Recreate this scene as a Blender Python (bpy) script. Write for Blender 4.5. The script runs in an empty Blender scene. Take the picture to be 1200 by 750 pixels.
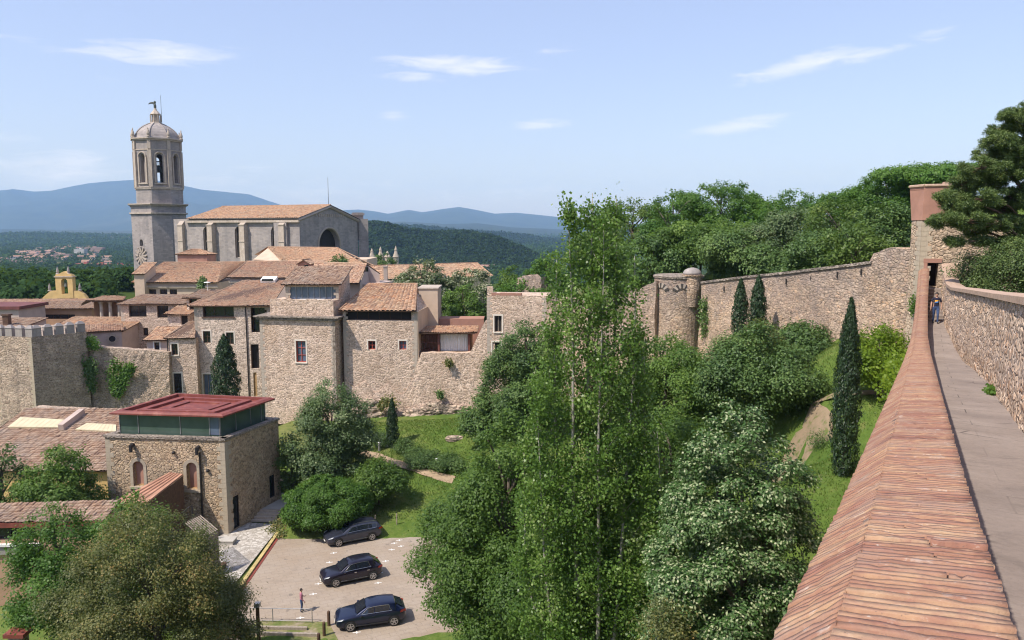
import bpy, bmesh, math, random
import numpy as np
from mathutils import Vector, Matrix
R = math.radians
S = bpy.context.scene
COL = S.collection
random.seed(7)
# ------------------------------------------------------------------ surveying
FPX, CXP, CYP = 900.0, 600.0, 375.0
PITCH = R(6.78)
CP, SP = math.cos(PITCH), math.sin(PITCH)
def ray(px, py):
    x = (px-CXP)/FPX; u = (CYP-py)/FPX
    d = CP+u*SP
    return x/d, (u*CP-SP)/d
def P(px, py, Y):
    a, b = ray(px, py)
    return np.array((a*Y, Y, b*Y))
def PZ(px, py, z):
    a, b = ray(px, py)
    Y = z/b
    return np.array((a*Y, Y, z))
def ZY(px, py, Y):
    return P(px, py, Y)[2]
def V(*a): return np.array(a, float)
def nrm(v):
    v = np.asarray(v, float); return v/max(np.linalg.norm(v), 1e-9)
def lerp(a, b, t): return a+(b-a)*t
def smooth(a, b, x):
    t = np.clip((x-a)/(b-a), 0, 1); return t*t*(3-2*t)
# ------------------------------------------------------------------ objects
ORIG = {}
def tag(o, label=None, cat=None, group=None, kind=None):
    if label: o['label'] = label
    if cat: o['category'] = cat
    if group: o['group'] = group
    if kind: o['kind'] = kind
    return o
def thing(name, label, cat, loc, group=None):
    o = bpy.data.objects.new(name, None); COL.objects.link(o)
    o.empty_display_size = .2
    o.location = Vector([float(c) for c in loc]); ORIG[o] = np.array(loc, float)
    return tag(o, label, cat, group)
def mesh_obj(name, me, parent=None, loc=None):
    o = bpy.data.objects.new(name, me); COL.objects.link(o)
    if parent: o.parent = parent
    if loc is not None: o.location = Vector([float(c) for c in loc])
    ORIG[o] = ORIG[parent] if parent else np.array(loc if loc is not None else (0, 0, 0), float)
    return o
def copy_thing(root, loc, rz=0, scale=1, label=None, group=None):
    r = root.copy(); COL.objects.link(r); r.location = Vector([float(c) for c in loc]); r.rotation_euler.z = rz
    r.scale = (scale,)*3 if not hasattr(scale, '__len__') else scale
    if label: r['label'] = label
    if group: r['group'] = group
    for ch in list(root.children):
        c = ch.copy(); COL.objects.link(c); c.parent = r
        for g in list(ch.children):
            d = g.copy(); COL.objects.link(d); d.parent = c
    return r
class MB:
    def __init__(s):
        s.v = []; s.f = []; s.m = []; s.uv = []; s.val = []
    def poly(s, pts, m=0, uv=None, val=0.5):
        i = len(s.v); n = len(pts)
        s.v.extend([tuple(map(float, p)) for p in pts]); s.f.append(tuple(range(i, i+n))); s.m.append(m)
        s.uv.append(uv if uv is not None else [(0, 0)]*n); s.val.append(val)
    def face(s, idx, m=0, uv=None, val=0.5):
        s.f.append(tuple(idx)); s.m.append(m); s.uv.append(uv if uv is not None else [(0, 0)]*len(idx)); s.val.append(val)
    def obox(s, c, ax, ay, az, m=0, val=0.5, skip=()):
        """box: centre and three half-axis vectors"""
        c, ax, ay, az = (np.asarray(q, float) for q in (c, ax, ay, az))
        q = {}
        for i in (-1, 1):
            for j in (-1, 1):
                for k in (-1, 1): q[i, j, k] = c+i*ax+j*ay+k*az
        lx, ly, lz = (2*np.linalg.norm(a) for a in (ax, ay, az))
        fs = [([(-1,-1,-1),(-1,-1,1),(-1,1,1),(-1,1,-1)], ly, lz, 'zy'), ([(1,-1,-1),(1,1,-1),(1,1,1),(1,-1,1)], ly, lz, 'yz'),
              ([(-1,-1,-1),(1,-1,-1),(1,-1,1),(-1,-1,1)], lx, lz, ''), ([(-1,1,-1),(-1,1,1),(1,1,1),(1,1,-1)], lx, lz, ''),
              ([(-1,-1,-1),(-1,1,-1),(1,1,-1),(1,-1,-1)], lx, ly, ''), ([(-1,-1,1),(1,-1,1),(1,1,1),(-1,1,1)], lx, ly, '')]
        for n, (ks, a, b, _) in enumerate(fs):
            if n in skip: continue
            pts = [q[k] for k in ks]
            o = pts[0]
            e1 = nrm(pts[1]-o); e2 = nrm(pts[3]-o)
            s.poly(pts, m, [(float(np.dot(p-o, e1)), float(np.dot(p-o, e2))) for p in pts], val)
    def box(s, lo, hi, m=0, val=.5):
        lo = np.asarray(lo, float); hi = np.asarray(hi, float); h = (hi-lo)/2
        s.obox((lo+hi)/2, (h[0], 0, 0), (0, h[1], 0), (0, 0, h[2]), m, val)
    def tube(s, pts, rad, n=6, m=0, cap=True, val=.5):
        pts = [np.asarray(p, float) for p in pts]
        if not hasattr(rad, '__len__'): rad = [rad]*len(pts)
        base = len(s.v); ref = None
        for i, p in enumerate(pts):
            t = nrm(pts[min(i+1, len(pts)-1)]-pts[max(i-1, 0)])
            if ref is None: ref = V(1, 0, 0) if abs(t[0]) < .8 else V(0, 1, 0)
            a = nrm(np.cross(t, ref)); b = np.cross(t, a)
            ref = -b if False else nrm(ref-t*np.dot(ref, t)) if np.linalg.norm(ref-t*np.dot(ref, t)) > 1e-3 else ref
            for k in range(n):
                an = 2*math.pi*k/n
                s.v.append(tuple(p+rad[i]*(math.cos(an)*a+math.sin(an)*b)))
        for i in range(len(pts)-1):
            for k in range(n):
                k2 = (k+1) % n
                s.face((base+i*n+k, base+i*n+k2, base+(i+1)*n+k2, base+(i+1)*n+k), m, val=val)
        if cap:
            s.face([base+k for k in range(n)][::-1], m, val=val); s.face([base+(len(pts)-1)*n+k for k in range(n)], m, val=val)
    def lathe(s, c, prof, n=16, m=0, a0=0, sx=1, sy=1):
        """prof: (radius, z) bottom to top, round c"""
        base = len(s.v)
        for r, z in prof:
            for k in range(n):
                an = a0+2*math.pi*k/n
                s.v.append((c[0]+r*sx*math.cos(an), c[1]+r*sy*math.sin(an), c[2]+z))
        acc = 0; w = 2*math.pi*max(r for r, z in prof)/n
        for i in range(len(prof)-1):
            h = math.hypot(prof[i+1][0]-prof[i][0], prof[i+1][1]-prof[i][1])
            for k in range(n):
                k2 = (k+1) % n
                s.face((base+i*n+k, base+i*n+k2, base+(i+1)*n+k2, base+(i+1)*n+k), m, [(k*w, acc), ((k+1)*w, acc), ((k+1)*w, acc+h), (k*w, acc+h)])
            acc += h
        s.face([base+k for k in range(n)][::-1], m); s.face([base+(len(prof)-1)*n+k for k in range(n)], m)
    def build(s, name, mats, parent=None, loc=None, smooth_=False, weld=False):
        me = bpy.data.meshes.new(name)
        o0 = ORIG[parent] if parent else (np.array(loc, float) if loc is not None else V(0, 0, 0))
        vv = np.array(s.v, float).reshape(-1, 3)-o0
        me.from_pydata(vv.tolist(), [], s.f)
        if not isinstance(mats, (list, tuple)): mats = [mats]
        for m in mats: me.materials.append(m)
        me.polygons.foreach_set('material_index', s.m)
        if smooth_: me.polygons.foreach_set('use_smooth', [True]*len(s.f))
        uvl = me.uv_layers.new(name='UVMap')
        flat = [c for u in s.uv for p in u for c in p]
        uvl.data.foreach_set('uv', flat)
        at = me.attributes.new('tone', 'FLOAT', 'FACE'); at.data.foreach_set('value', s.val)
        if weld:
            bm = bmesh.new(); bm.from_mesh(me); bmesh.ops.remove_doubles(bm, verts=bm.verts, dist=1e-4)
            bmesh.ops.recalc_face_normals(bm, faces=bm.faces); bm.to_mesh(me); bm.free()
        me.update()
        return mesh_obj(name, me, parent, None if parent else loc)
def np_mesh(name, verts, quads, tone, mats, parent=None, loc=None, smooth_=False, midx=None):
    """fast mesh of quads"""
    me = bpy.data.meshes.new(name)
    nv, nf = len(verts), len(quads)
    me.vertices.add(nv); me.vertices.foreach_set('co', np.ascontiguousarray(verts, np.float32).ravel())
    me.loops.add(nf*4); me.loops.foreach_set('vertex_index', np.ascontiguousarray(quads, np.int32).ravel())
    me.polygons.add(nf); me.polygons.foreach_set('loop_start', np.arange(0, nf*4, 4, dtype=np.int32))
    if smooth_: me.polygons.foreach_set('use_smooth', np.ones(nf, bool))
    for m in (mats if isinstance(mats, (list, tuple)) else [mats]): me.materials.append(m)
    if midx is not None: me.polygons.foreach_set('material_index', np.asarray(midx, np.int32))
    me.update(calc_edges=True)
    at = me.attributes.new('tone', 'FLOAT', 'FACE'); at.data.foreach_set('value', np.asarray(tone, np.float32))
    me.validate()
    return mesh_obj(name, me, parent, loc)
# ------------------------------------------------------------------ node materials
class NT:
    def __init__(s, tree): s.t = tree
    def n(s, typ, **kw):
        nd = s.t.nodes.new(typ)
        for k, v in kw.items():
            if k.startswith('_'): setattr(nd, k[1:], v)
            else:
                key = k.replace('__', ' ')
                s.set(nd.inputs[int(key[1:]) if key[0] == 'i' and key[1:].isdigit() else key], v)
        return nd
    def set(s, sock, v):
        if isinstance(v, bpy.types.NodeSocket): s.t.links.new(v, sock)
        elif isinstance(v, (tuple, list)) and len(v) == 3 and sock.type == 'RGBA': sock.default_value = (*v, 1)
        else: sock.default_value = v
    def math(s, op, a, b=0.0, c=0.0, clamp=False):
        nd = s.n('ShaderNodeMath', _operation=op); nd.use_clamp = clamp
        s.set(nd.inputs[0], a); s.set(nd.inputs[1], b); s.set(nd.inputs[2], c); return nd.outputs[0]
    def mix(s, f, a, b, bt='MIX'):
        nd = s.n('ShaderNodeMix', _data_type='RGBA', _blend_type=bt)
        s.set(nd.inputs[0], f); s.set(nd.inputs[6], a); s.set(nd.inputs[7], b); return nd.outputs[2]
    def ramp(s, f, stops, interp='LINEAR'):
        nd = s.n('ShaderNodeValToRGB'); cr = nd.color_ramp; cr.interpolation = interp
        while len(cr.elements) < len(stops): cr.elements.new(.5)
        for e, (p, c) in zip(cr.elements, stops):
            e.position = p; e.color = (*c, 1) if hasattr(c, '__len__') else (c, c, c, 1)
        s.set(nd.inputs[0], f); return nd.outputs[0]
    def noise(s, vec, scale, detail=4, rough=.55, dist=0):
        nd = s.n('ShaderNodeTexNoise', Scale=scale, Detail=detail, Roughness=rough, Distortion=dist)
        if vec is not None: s.set(nd.inputs['Vector'], vec)
        return nd.outputs['Fac']
    def mapping(s, vec, scale=(1, 1, 1), loc=(0, 0, 0), rot=(0, 0, 0)):
        nd = s.n('ShaderNodeMapping'); s.set(nd.inputs['Vector'], vec)
        nd.inputs['Scale'].default_value = scale; nd.inputs['Location'].default_value = loc; nd.inputs['Rotation'].default_value = rot
        return nd.outputs[0]
def new_mat(name):
    m = bpy.data.materials.new(name); m.use_nodes = True
    t = m.node_tree; t.nodes.clear()
    k = NT(t)
    k.out = k.n('ShaderNodeOutputMaterial')
    k.bsdf = k.n('ShaderNodeBsdfPrincipled', Roughness=.85)
    k.bsdf.inputs['Specular IOR Level'].default_value = .3
    t.links.new(k.bsdf.outputs[0], k.out.inputs[0])
    k.co = k.n('ShaderNodeTexCoord')
    return m, k
def bump(k, h, strength=.5, dist=.05):
    b = k.n('ShaderNodeBump', Strength=strength, Distance=dist, Height=h)
    k.set(k.bsdf.inputs['Normal'], b.outputs[0])
def tone(k): return k.n('ShaderNodeAttribute', _attribute_name='tone').outputs['Fac']
def m_plain(name, c, rough=.6, metal=0, var=.15, scale=3, spec=.4):
    m, k = new_mat(name)
    f = k.noise(k.co.outputs['Object'], scale)
    c2 = tuple(x*(1-var) for x in c); c1 = tuple(min(1, x*(1+var)) for x in c)
    k.set(k.bsdf.inputs['Base Color'], k.ramp(f, [(.3, c2), (.7, c1)]))
    k.bsdf.inputs['Roughness'].default_value = rough; k.bsdf.inputs['Metallic'].default_value = metal
    k.bsdf.inputs['Specular IOR Level'].default_value = spec
    return m
def m_rubble(name, cols, mortar, sc=2.6, flat=1.6, stain=(.16, .14, .125), stain_amt=.45, bstr=.8, warm=None, edge=.05, streak=True, crown=None):
    """rubble stone wall: irregular stones in mortar, blotchy weathering"""
    m, k = new_mat(name)
    co = k.co.outputs['Object']
    w = k.n('ShaderNodeTexNoise', Scale=1.7, Detail=2.0); k.set(w.inputs['Vector'], co)
    d = k.n('ShaderNodeVectorMath', _operation='MULTIPLY_ADD'); k.set(d.inputs[0], w.outputs['Color']); d.inputs[1].default_value = (.3, .3, .3); k.set(d.inputs[2], co)
    v = k.mapping(d.outputs[0], (sc, sc, sc*flat))
    vo = k.n('ShaderNodeTexVoronoi', _feature='F1', Scale=1.0); k.set(vo.inputs['Vector'], v)
    ve = k.n('ShaderNodeTexVoronoi', _feature='DISTANCE_TO_EDGE', Scale=1.0); k.set(ve.inputs['Vector'], v)
    sep = k.n('ShaderNodeSeparateColor'); k.set(sep.inputs[0], vo.outputs['Color'])
    n = len(cols)
    c = k.ramp(sep.outputs[0], [((i+.5)/n, q) for i, q in enumerate(cols)])
    c = k.mix(k.math('MULTIPLY', sep.outputs[1], .35), c, (.62, .55, .46), 'MIX')
    big = k.noise(co, .28, 5, .62)
    if warm: c = k.mix(k.ramp(k.noise(co, .13, 3), [(.42, 0), (.62, .7)]), c, k.mix(.5, c, warm), 'MIX')
    fine = k.noise(co, 9, 4, .7)
    c = k.mix(.5, c, k.ramp(fine, [(.25, .5), (.7, 1.08)]), 'MULTIPLY')
    c = k.mix(k.ramp(ve.outputs['Distance'], [(0, 1.0), (edge, 1.0), (edge*2.4, 0)]), c, mortar)
    c = k.mix(.55, c, k.ramp(sep.outputs[2], [(0, .55), (.35, .95), (1, 1.1)]), 'MULTIPLY')
    c = k.mix(k.ramp(k.noise(co, 3.2, 3, .6), [(.60, 0), (.68, .65)]), c, tuple(q*.28 for q in mortar))
    c = k.mix(.8, c, k.ramp(k.noise(co, 5.5, 3, .6), [(.36, .42), (.47, .95), (.6, 1.12)]), 'MULTIPLY')
    st = k.ramp(big, [(.46, 0.0), (.68, stain_amt)])
    c = k.mix(st, c, stain)
    if streak:
        sv = k.mapping(co, (.9, .9, .09))
        c = k.mix(k.ramp(k.noise(sv, 1.0, 4, .6), [(.5, 0), (.74, stain_amt*.9)]), c, stain)
    c = k.mix(1.0, c, (1.09, 1.02, .965), 'MULTIPLY')
    if crown:          # grey lichen creeping down from the wall top (wall UVs run 0 to 14 upwards)
        sy = k.n('ShaderNodeSeparateXYZ'); k.set(sy.inputs[0], k.co.outputs['UV'])
        e = k.math('ADD', k.math('MULTIPLY', sy.outputs[1], 1/14), k.math('MULTIPLY', k.noise(co, .5, 5, .65), .9))
        c = k.mix(k.ramp(e, [(1.08/1.9, 0), (1.42/1.9, .62)]) if False else k.ramp(k.math('MULTIPLY', e, .5), [(.60, 0), (.74, .55)]), c, crown)
    k.set(k.bsdf.inputs['Base Color'], c)
    k.bsdf.inputs['Roughness'].default_value = .92
    h = k.math('ADD', k.ramp(ve.outputs['Distance'], [(0, 0), (edge*3, 1)]), k.math('MULTIPLY', fine, .7))
    h = k.math('ADD', h, k.math('MULTIPLY', sep.outputs[2], .8))
    bump(k, h, bstr, .07)
    return m
def m_ashlar(name, cols, mortar, bw=.8, bh=.35, stain=(.13, .125, .12), stain_amt=.5, bstr=.35):
    """squared stone courses laid on the wall's own UV in metres"""
    m, k = new_mat(name)
    uv = k.co.outputs['UV']; co = k.co.outputs['Object']
    br = k.n('ShaderNodeTexBrick', Scale=1.0, Mortar__Size=.012, Mortar__Smooth=.3, Bias=0.0, Brick__Width=bw, Row__Height=bh)
    k.set(br.inputs['Vector'], uv); br.inputs['Color1'].default_value = (0, 0, 0, 1); br.inputs['Color2'].default_value = (1, 1, 1, 1)
    br.inputs['Mortar'].default_value = (.5, .5, .5, 1)
    n = len(cols)
    c = k.ramp(br.outputs['Color'], [((i+.5)/n, q) for i, q in enumerate(cols)])
    c = k.mix(k.math('MULTIPLY', br.outputs['Fac'], .8), c, mortar)
    fine = k.noise(co, 6, 5, .7)
    c = k.mix(.45, c, k.ramp(fine, [(.25, .4), (.75, 1.0)]), 'MULTIPLY')
    c = k.mix(k.ramp(k.noise(co, .16, 5, .65), [(.45, 0), (.7, stain_amt)]), c, stain)
    sv = k.mapping(co, (.7, .7, .06))
    c = k.mix(k.ramp(k.noise(sv, 1.0, 4, .6), [(.48, 0), (.75, stain_amt)]), c, stain)
    k.set(k.bsdf.inputs['Base Color'], c); k.bsdf.inputs['Roughness'].default_value = .9
    bump(k, k.math('ADD', k.math('MULTIPLY', br.outputs['Fac'], -1.0), fine), bstr, .03)
    return m
def m_tiles(name, cols, lichen=(.30, .26, .19), lich=.5, dark=(.12, .08, .06)):
    m, k = new_mat(name)
    uv = k.co.outputs['UV']; co = k.co.outputs['Object']
    fl = k.n('ShaderNodeVectorMath', _operation='FLOOR'); k.set(fl.inputs[0], uv)
    wn = k.n('ShaderNodeTexWhiteNoise', _noise_dimensions='3D'); k.set(wn.inputs['Vector'], fl.outputs[0])
    n = len(cols)
    c = k.ramp(wn.outputs['Value'], [((i+.5)/n, q) for i, q in enumerate(cols)])
    c = k.mix(k.ramp(k.noise(co, .45, 5, .65), [(.44, 0), (.66, lich)]), c, lichen)
    c = k.mix(k.ramp(k.noise(co, 1.6, 5, .7), [(.52, 0), (.72, lich)]), c, dark)
    sp = k.n('ShaderNodeSeparateColor'); k.set(sp.inputs[0], wn.outputs['Color'])
    c = k.mix(k.math('MULTIPLY', sp.outputs[1], .35), c, (.5, .36, .26))
    k.set(k.bsdf.inputs['Base Color'], c); k.bsdf.inputs['Roughness'].default_value = .88
    bump(k, k.noise(co, 12, 3), .3, .02)
    return m
def m_leaf(name, stops, trans=.3, rough=.5, hue=.0, spec=.35):
    """leaves: every leaf has its own tone"""
    m, k = new_mat(name)
    t = tone(k)
    c = k.ramp(t, stops)
    info = k.n('ShaderNodeObjectInfo')
    c = k.mix(k.math('MULTIPLY', info.outputs['Random'], .22), c, tuple(x*.6 for x in stops[0][1]))
    k.set(k.bsdf.inputs['Base Color'], c); k.bsdf.inputs['Roughness'].default_value = rough
    k.bsdf.inputs['Specular IOR Level'].default_value = spec
    tr = k.n('ShaderNodeBsdfTranslucent'); k.set(tr.inputs['Color'], k.mix(.5, c, (.16, .26, .03)))
    mx = k.n('ShaderNodeMixShader'); mx.inputs[0].default_value = min(.5, trans*1.3)
    k.t.links.new(k.bsdf.outputs[0], mx.inputs[1]); k.t.links.new(tr.outputs[0], mx.inputs[2]); k.t.links.new(mx.outputs[0], k.out.inputs[0])
    return m
def m_bark(name, c1, c2, sc=4):
    m, k = new_mat(name)
    v = k.mapping(k.co.outputs['Object'], (sc, sc, sc*.25))
    f = k.noise(v, 1.5, 6, .7)
    k.set(k.bsdf.inputs['Base Color'], k.ramp(f, [(.3, c1), (.7, c2)])); k.bsdf.inputs['Roughness'].default_value = .95
    bump(k, f, .6, .03)
    return m
# ================================================================== camera, light, air
cam = bpy.data.cameras.new('camera'); co_ = bpy.data.objects.new('camera', cam); COL.objects.link(co_)
cam.sensor_width = 36; cam.lens = 27.0; cam.clip_start = .05; cam.clip_end = 60000
co_.rotation_euler = (math.pi/2-PITCH, 0, 0); S.camera = co_
SUN_EL, SUN_AZ = R(54), R(236)       # azimuth clockwise from +Y: light comes from the left and slightly behind
sd = V(math.sin(SUN_AZ)*math.cos(SUN_EL), math.cos(SUN_AZ)*math.cos(SUN_EL), math.sin(SUN_EL))
sun = bpy.data.lights.new('sun', 'SUN'); sun.energy = 3.5; sun.angle = R(1.0); sun.color = (1, .935, .845)
so = bpy.data.objects.new('sun', sun); COL.objects.link(so)
so.rotation_euler = Vector((-sd).tolist()).to_track_quat('-Z', 'Y').to_euler()
W = bpy.data.worlds.new('World'); S.world = W; W.use_nodes = True
wt = W.node_tree; wt.nodes.clear(); k = NT(wt)
out = k.n('ShaderNodeOutputWorld'); bg = k.n('ShaderNodeBackground', Strength=.106)
sky = k.n('ShaderNodeTexSky', _sky_type='NISHITA', _sun_disc=False)
sky.sun_elevation = SUN_EL; sky.sun_rotation = SUN_AZ; sky.altitude = 100; sky.air_density = 1.25; sky.dust_density = 1.0; sky.ozone_density = 1.6
tc = k.n('ShaderNodeTexCoord'); dirv = tc.outputs['Generated']
sp = k.n('ShaderNodeSeparateXYZ'); k.set(sp.inputs[0], dirv)
az = k.math('ARCTAN2', sp.outputs[0], sp.outputs[1]); el = k.math('ARCSINE', sp.outputs[2])
ae = k.n('ShaderNodeCombineXYZ', X=az, Y=el)
def cloud(px, py, w, h, tilt, amt):
    a, b = ray(px, py); A = math.atan(a); E = math.atan(b*math.cos(A))
    mp = k.n('ShaderNodeMapping', _vector_type='TEXTURE'); k.set(mp.inputs[0], ae.outputs[0])
    mp.inputs['Location'].default_value = (A, E, 0); mp.inputs['Rotation'].default_value = (0, 0, tilt)
    mp.inputs['Scale'].default_value = (w/900*1.25, h/900*1.2, 1)
    q = k.n('ShaderNodeVectorMath', _operation='LENGTH'); k.set(q.inputs[0], mp.outputs[0])
    m = k.ramp(q.outputs['Value'], [(0, 1.0), (1, 0.0)], 'EASE')
    return k.math('MULTIPLY', m, amt)
wn = k.n('ShaderNodeTexNoise', Scale=38.0, Detail=9.0, Roughness=.66, Distortion=.9)
k.set(wn.inputs['Vector'], k.mapping(ae.outputs[0], (.42, 2.3, 1), rot=(0, 0, .12)))
acc = None
for c in [(175, 62, 105, 17, .06, .9), (20, 45, 45, 6, 0, .45), (535, 76, 105, 15, -.03, 1.0), (490, 90, 55, 9, 0, .7), (655, 58, 40, 6, .05, .5), (945, 75, 85, 14, .2, 1.0), (1010, 66, 60, 9, .12, .8), (890, 87, 40, 7, 0, .7), (1090, 40, 42, 10, 0, .55), (862, 148, 80, 11, .12, .95),
          (632, 146, 48, 9, .03, .85), (462, 136, 24, 8, 0, .7), (125, 93, 48, 8, 0, .3), (60, 203, 95, 32, 0, .75), (85, 188, 40, 16, 0, .8), (290, 197, 45, 7, 0, .6), (400, 225, 260, 38, 0, .38), (620, 225, 120, 25, 0, .35), (150, 215, 200, 30, 0, .5), (-150, 150, 160, 40, 0, .6), (1350, 120, 160, 30, .1, .7), (300, -120, 220, 40, .1, .7), (900, -200, 260, 40, .1, .7)]:
    m = cloud(*c); acc = m if acc is None else k.math('MAXIMUM', acc, m)
cl = k.math('MULTIPLY', k.math('SUBTRACT', k.math('ADD', k.math('MULTIPLY', acc, 1.55), k.math('MULTIPLY', wn.outputs['Fac'], 3.2)), 2.02), .62, clamp=True)
cl = k.math('MULTIPLY', cl, k.math('MINIMUM', k.math('MULTIPLY', acc, 3.0), 1.0), clamp=True)
skyc = k.mix(.30, k.mix(1.0, sky.outputs[0], (.83, .815, 1.0), 'MULTIPLY'), (4.7, 4.9, 6.1))
cc = k.mix(k.math('MULTIPLY', cl, .8), skyc, (6.6, 6.4, 6.7))
k.set(bg.inputs['Color'], cc); wt.links.new(bg.outputs[0], out.inputs[0])
S.view_settings.view_transform = 'Standard'; S.view_settings.look = 'None'; S.view_settings.exposure = 0.80; S.view_settings.gamma = 1
# haze
hb = MB(); hb.box((-20000, -3000, -82), (20000, 20800, 1120))
def m_haze():
    m = bpy.data.materials.new('summer_haze'); m.use_nodes = True; t = m.node_tree; t.nodes.clear(); k = NT(t)
    o = k.n('ShaderNodeOutputMaterial'); v = k.n('ShaderNodeVolumePrincipled', Density=6.2e-5, Anisotropy=0.0)
    v.inputs['Color'].default_value = (.36, .575, 1, 1); v.inputs['Absorption Color'].default_value = (.3, .4, .5, 1)
    t.links.new(v.outputs[0], o.inputs['Volume'])
    return m
hz = hb.build('haze', m_haze()); tag(hz, kind='stuff')
cy = S.cycles
cy.use_denoising = True; cy.filter_width = 1.15; cy.max_bounces = 8; cy.diffuse_bounces = 4; cy.glossy_bounces = 2; cy.transmission_bounces = 3; cy.volume_bounces = 1; cy.transparent_max_bounces = 4
cy.sample_clamp_indirect = 6; cy.caustics_reflective = False; cy.caustics_refractive = False
try: cy.denoiser = 'OPENIMAGEDENOISE'; cy.denoising_input_passes = 'RGB_ALBEDO_NORMAL'; cy.denoising_prefilter = 'ACCURATE'
except Exception: pass
# ================================================================== materials
M = {}
M['stone_house'] = m_rubble('pale_rubble', bstr=.5, cols= [(.60,.47,.38),(.50,.385,.305),(.66,.53,.44),(.42,.32,.26),(.56,.45,.39)], mortar=(.66,.54,.45), sc=2.0, flat=1.75, stain=(.34,.25,.185), stain_amt=.4, warm=(.62,.44,.28))
M['stone_render'] = m_rubble('limewashed_rubble', [(.66,.55,.47),(.58,.48,.40),(.70,.60,.52),(.52,.42,.35)], (.70,.60,.52), 2.1, 1.8, stain=(.36,.28,.22), stain_amt=.35, bstr=.5)
M['stone_wall'] = m_rubble('town_wall_stone', [(.54,.43,.345),(.44,.345,.28),(.60,.49,.40),(.34,.27,.22),(.50,.38,.29)], (.55,.455,.37), 2.0, 1.7, stain_amt=.5, bstr=1, warm=(.46,.30,.16))
M['stone_dark'] = m_rubble('weathered_wall_stone', [(.34,.30,.27),(.27,.24,.21),(.41,.36,.31),(.20,.18,.165)], (.31,.275,.24), 2.2, 1.7, stain=(.10,.09,.085), stain_amt=.65, bstr=.9)
M['stone_rampart'] = m_rubble('rampart_stone', [(.58,.44,.33),(.48,.355,.265),(.66,.52,.40),(.38,.275,.21),(.60,.42,.28)], (.50,.40,.31), 2.5, 2.0, stain=(.24,.195,.17), stain_amt=.5, bstr=.9, warm=(.66,.43,.25), crown=(.20,.175,.17))
M['stone_museum'] = m_rubble('museum_stone', [(.50,.38,.25),(.42,.31,.20),(.56,.45,.31),(.34,.25,.17),(.54,.40,.27)], (.48,.38,.27), 2.6, 1.6, stain=(.24,.18,.13), stain_amt=.35, bstr=.9, streak=False)
M['stone_near'] = m_rubble('walkway_wall_stone', [(.70,.53,.39),(.58,.42,.29),(.76,.61,.47),(.46,.29,.18),(.66,.41,.25)], (.58,.48,.40), 3.9, 1.3, stain=(.44,.33,.24), stain_amt=.4, bstr=1, edge=.06, streak=False)
M['rock'] = m_rubble('foundation_rock', [(.56,.45,.35),(.47,.38,.30),(.62,.51,.40),(.36,.30,.25)], (.26,.21,.17), .9, 1.9, stain=(.13,.12,.10), stain_amt=.6, bstr=1, edge=.06)
M['ashlar_church'] = m_ashlar('cathedral_ashlar', [(.43,.375,.345),(.38,.33,.305),(.47,.41,.375),(.34,.30,.28)], (.32,.285,.27), 1.0, .42, stain=(.16,.15,.15), stain_amt=.5)
M['ashlar_trim'] = m_ashlar('dressed_stone', [(.56,.465,.375),(.50,.41,.33),(.62,.52,.43)], (.47,.39,.32), .7, .4, stain=(.22,.20,.18), stain_amt=.3)
M['ashlar_quoin'] = m_ashlar('quoin_stone', [(.52,.43,.32),(.46,.38,.28),(.56,.47,.36)], (.42,.35,.27), .6, .34, stain=(.30,.25,.2), stain_amt=.25)
M['plaster_pink'] = m_plain('pink_lime_plaster', (.38,.20,.145), .9, 0, .18, .7)
M['plaster_cream'] = m_plain('cream_plaster', (.55,.42,.31), .9, 0, .1, .8)
M['plaster_grey'] = m_plain('old_pinkish_plaster', (.47,.37,.32), .9, 0, .14, .6)
M['plaster_brown'] = m_plain('ochre_brown_plaster', (.42,.26,.17), .9, 0, .2, .5)
M['plaster_yellow'] = m_plain('yellow_plaster', (.62,.42,.18), .9, 0, .14, .8)
M['tile_a'] = m_tiles('old_canal_tiles', [(.38,.21,.13),(.46,.28,.18),(.30,.16,.10),(.50,.33,.22),(.36,.22,.15),(.25,.14,.10)])
M['tile_b'] = m_tiles('orange_canal_tiles', [(.50,.29,.17),(.40,.21,.12),(.55,.36,.22),(.33,.18,.11),(.50,.33,.21),(.27,.15,.10)], lich=.45)
M['tile_c'] = m_tiles('brown_canal_tiles', [(.29,.18,.115),(.23,.135,.09),(.34,.22,.145),(.18,.11,.08),(.37,.26,.18)], lichen=(.30,.26,.22), lich=.6)
M['glass_dark'] = m_plain('dark_window_glass', (.02,.022,.026), .12, 0, .3, 2, spec=.7)
M['glass_blue'] = m_plain('bluish_window_glass', (.10,.13,.19), .1, 0, .3, .6, spec=.8)
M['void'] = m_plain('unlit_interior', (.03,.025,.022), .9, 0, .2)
M['wood_dark'] = m_plain('dark_brown_timber', (.10,.055,.035), .7, 0, .25, 5)
M['wood_red'] = m_plain('red_painted_timber', (.40,.085,.055), .6, 0, .2, 5)
M['wood_grey'] = m_plain('weathered_grey_timber', (.30,.25,.20), .85, 0, .25, 6)
M['wood_warm'] = m_plain('ochre_timber', (.42,.27,.13), .8, 0, .2, 5)
M['iron'] = m_plain('dark_iron', (.05,.045,.045), .55, .6, .2, 6)
M['zinc'] = m_plain('grey_metal', (.30,.30,.31), .45, .5, .15, 4)
M['wood_maroon'] = m_plain('maroon_timber', (.15,.055,.042), .65, 0, .2, 4)
M['surround'] = m_plain('pale_stone_surround', (.70,.62,.53), .85, 0, .08, 2)
M['bronze'] = m_plain('green_bronze', (.11,.12,.10), .6, .3, .25, 3)
M['white'] = m_plain('white_paint', (.72,.70,.67), .7, 0, .06, 2)
M['concrete'] = m_plain('pale_concrete', (.44,.41,.37), .9, 0, .12, 1.5)
M['bark'] = m_bark('grey_brown_bark', (.07,.055,.042), (.17,.14,.11))
M['bark_pale'] = m_bark('pale_poplar_bark', (.20,.185,.15), (.42,.39,.33))
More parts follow.
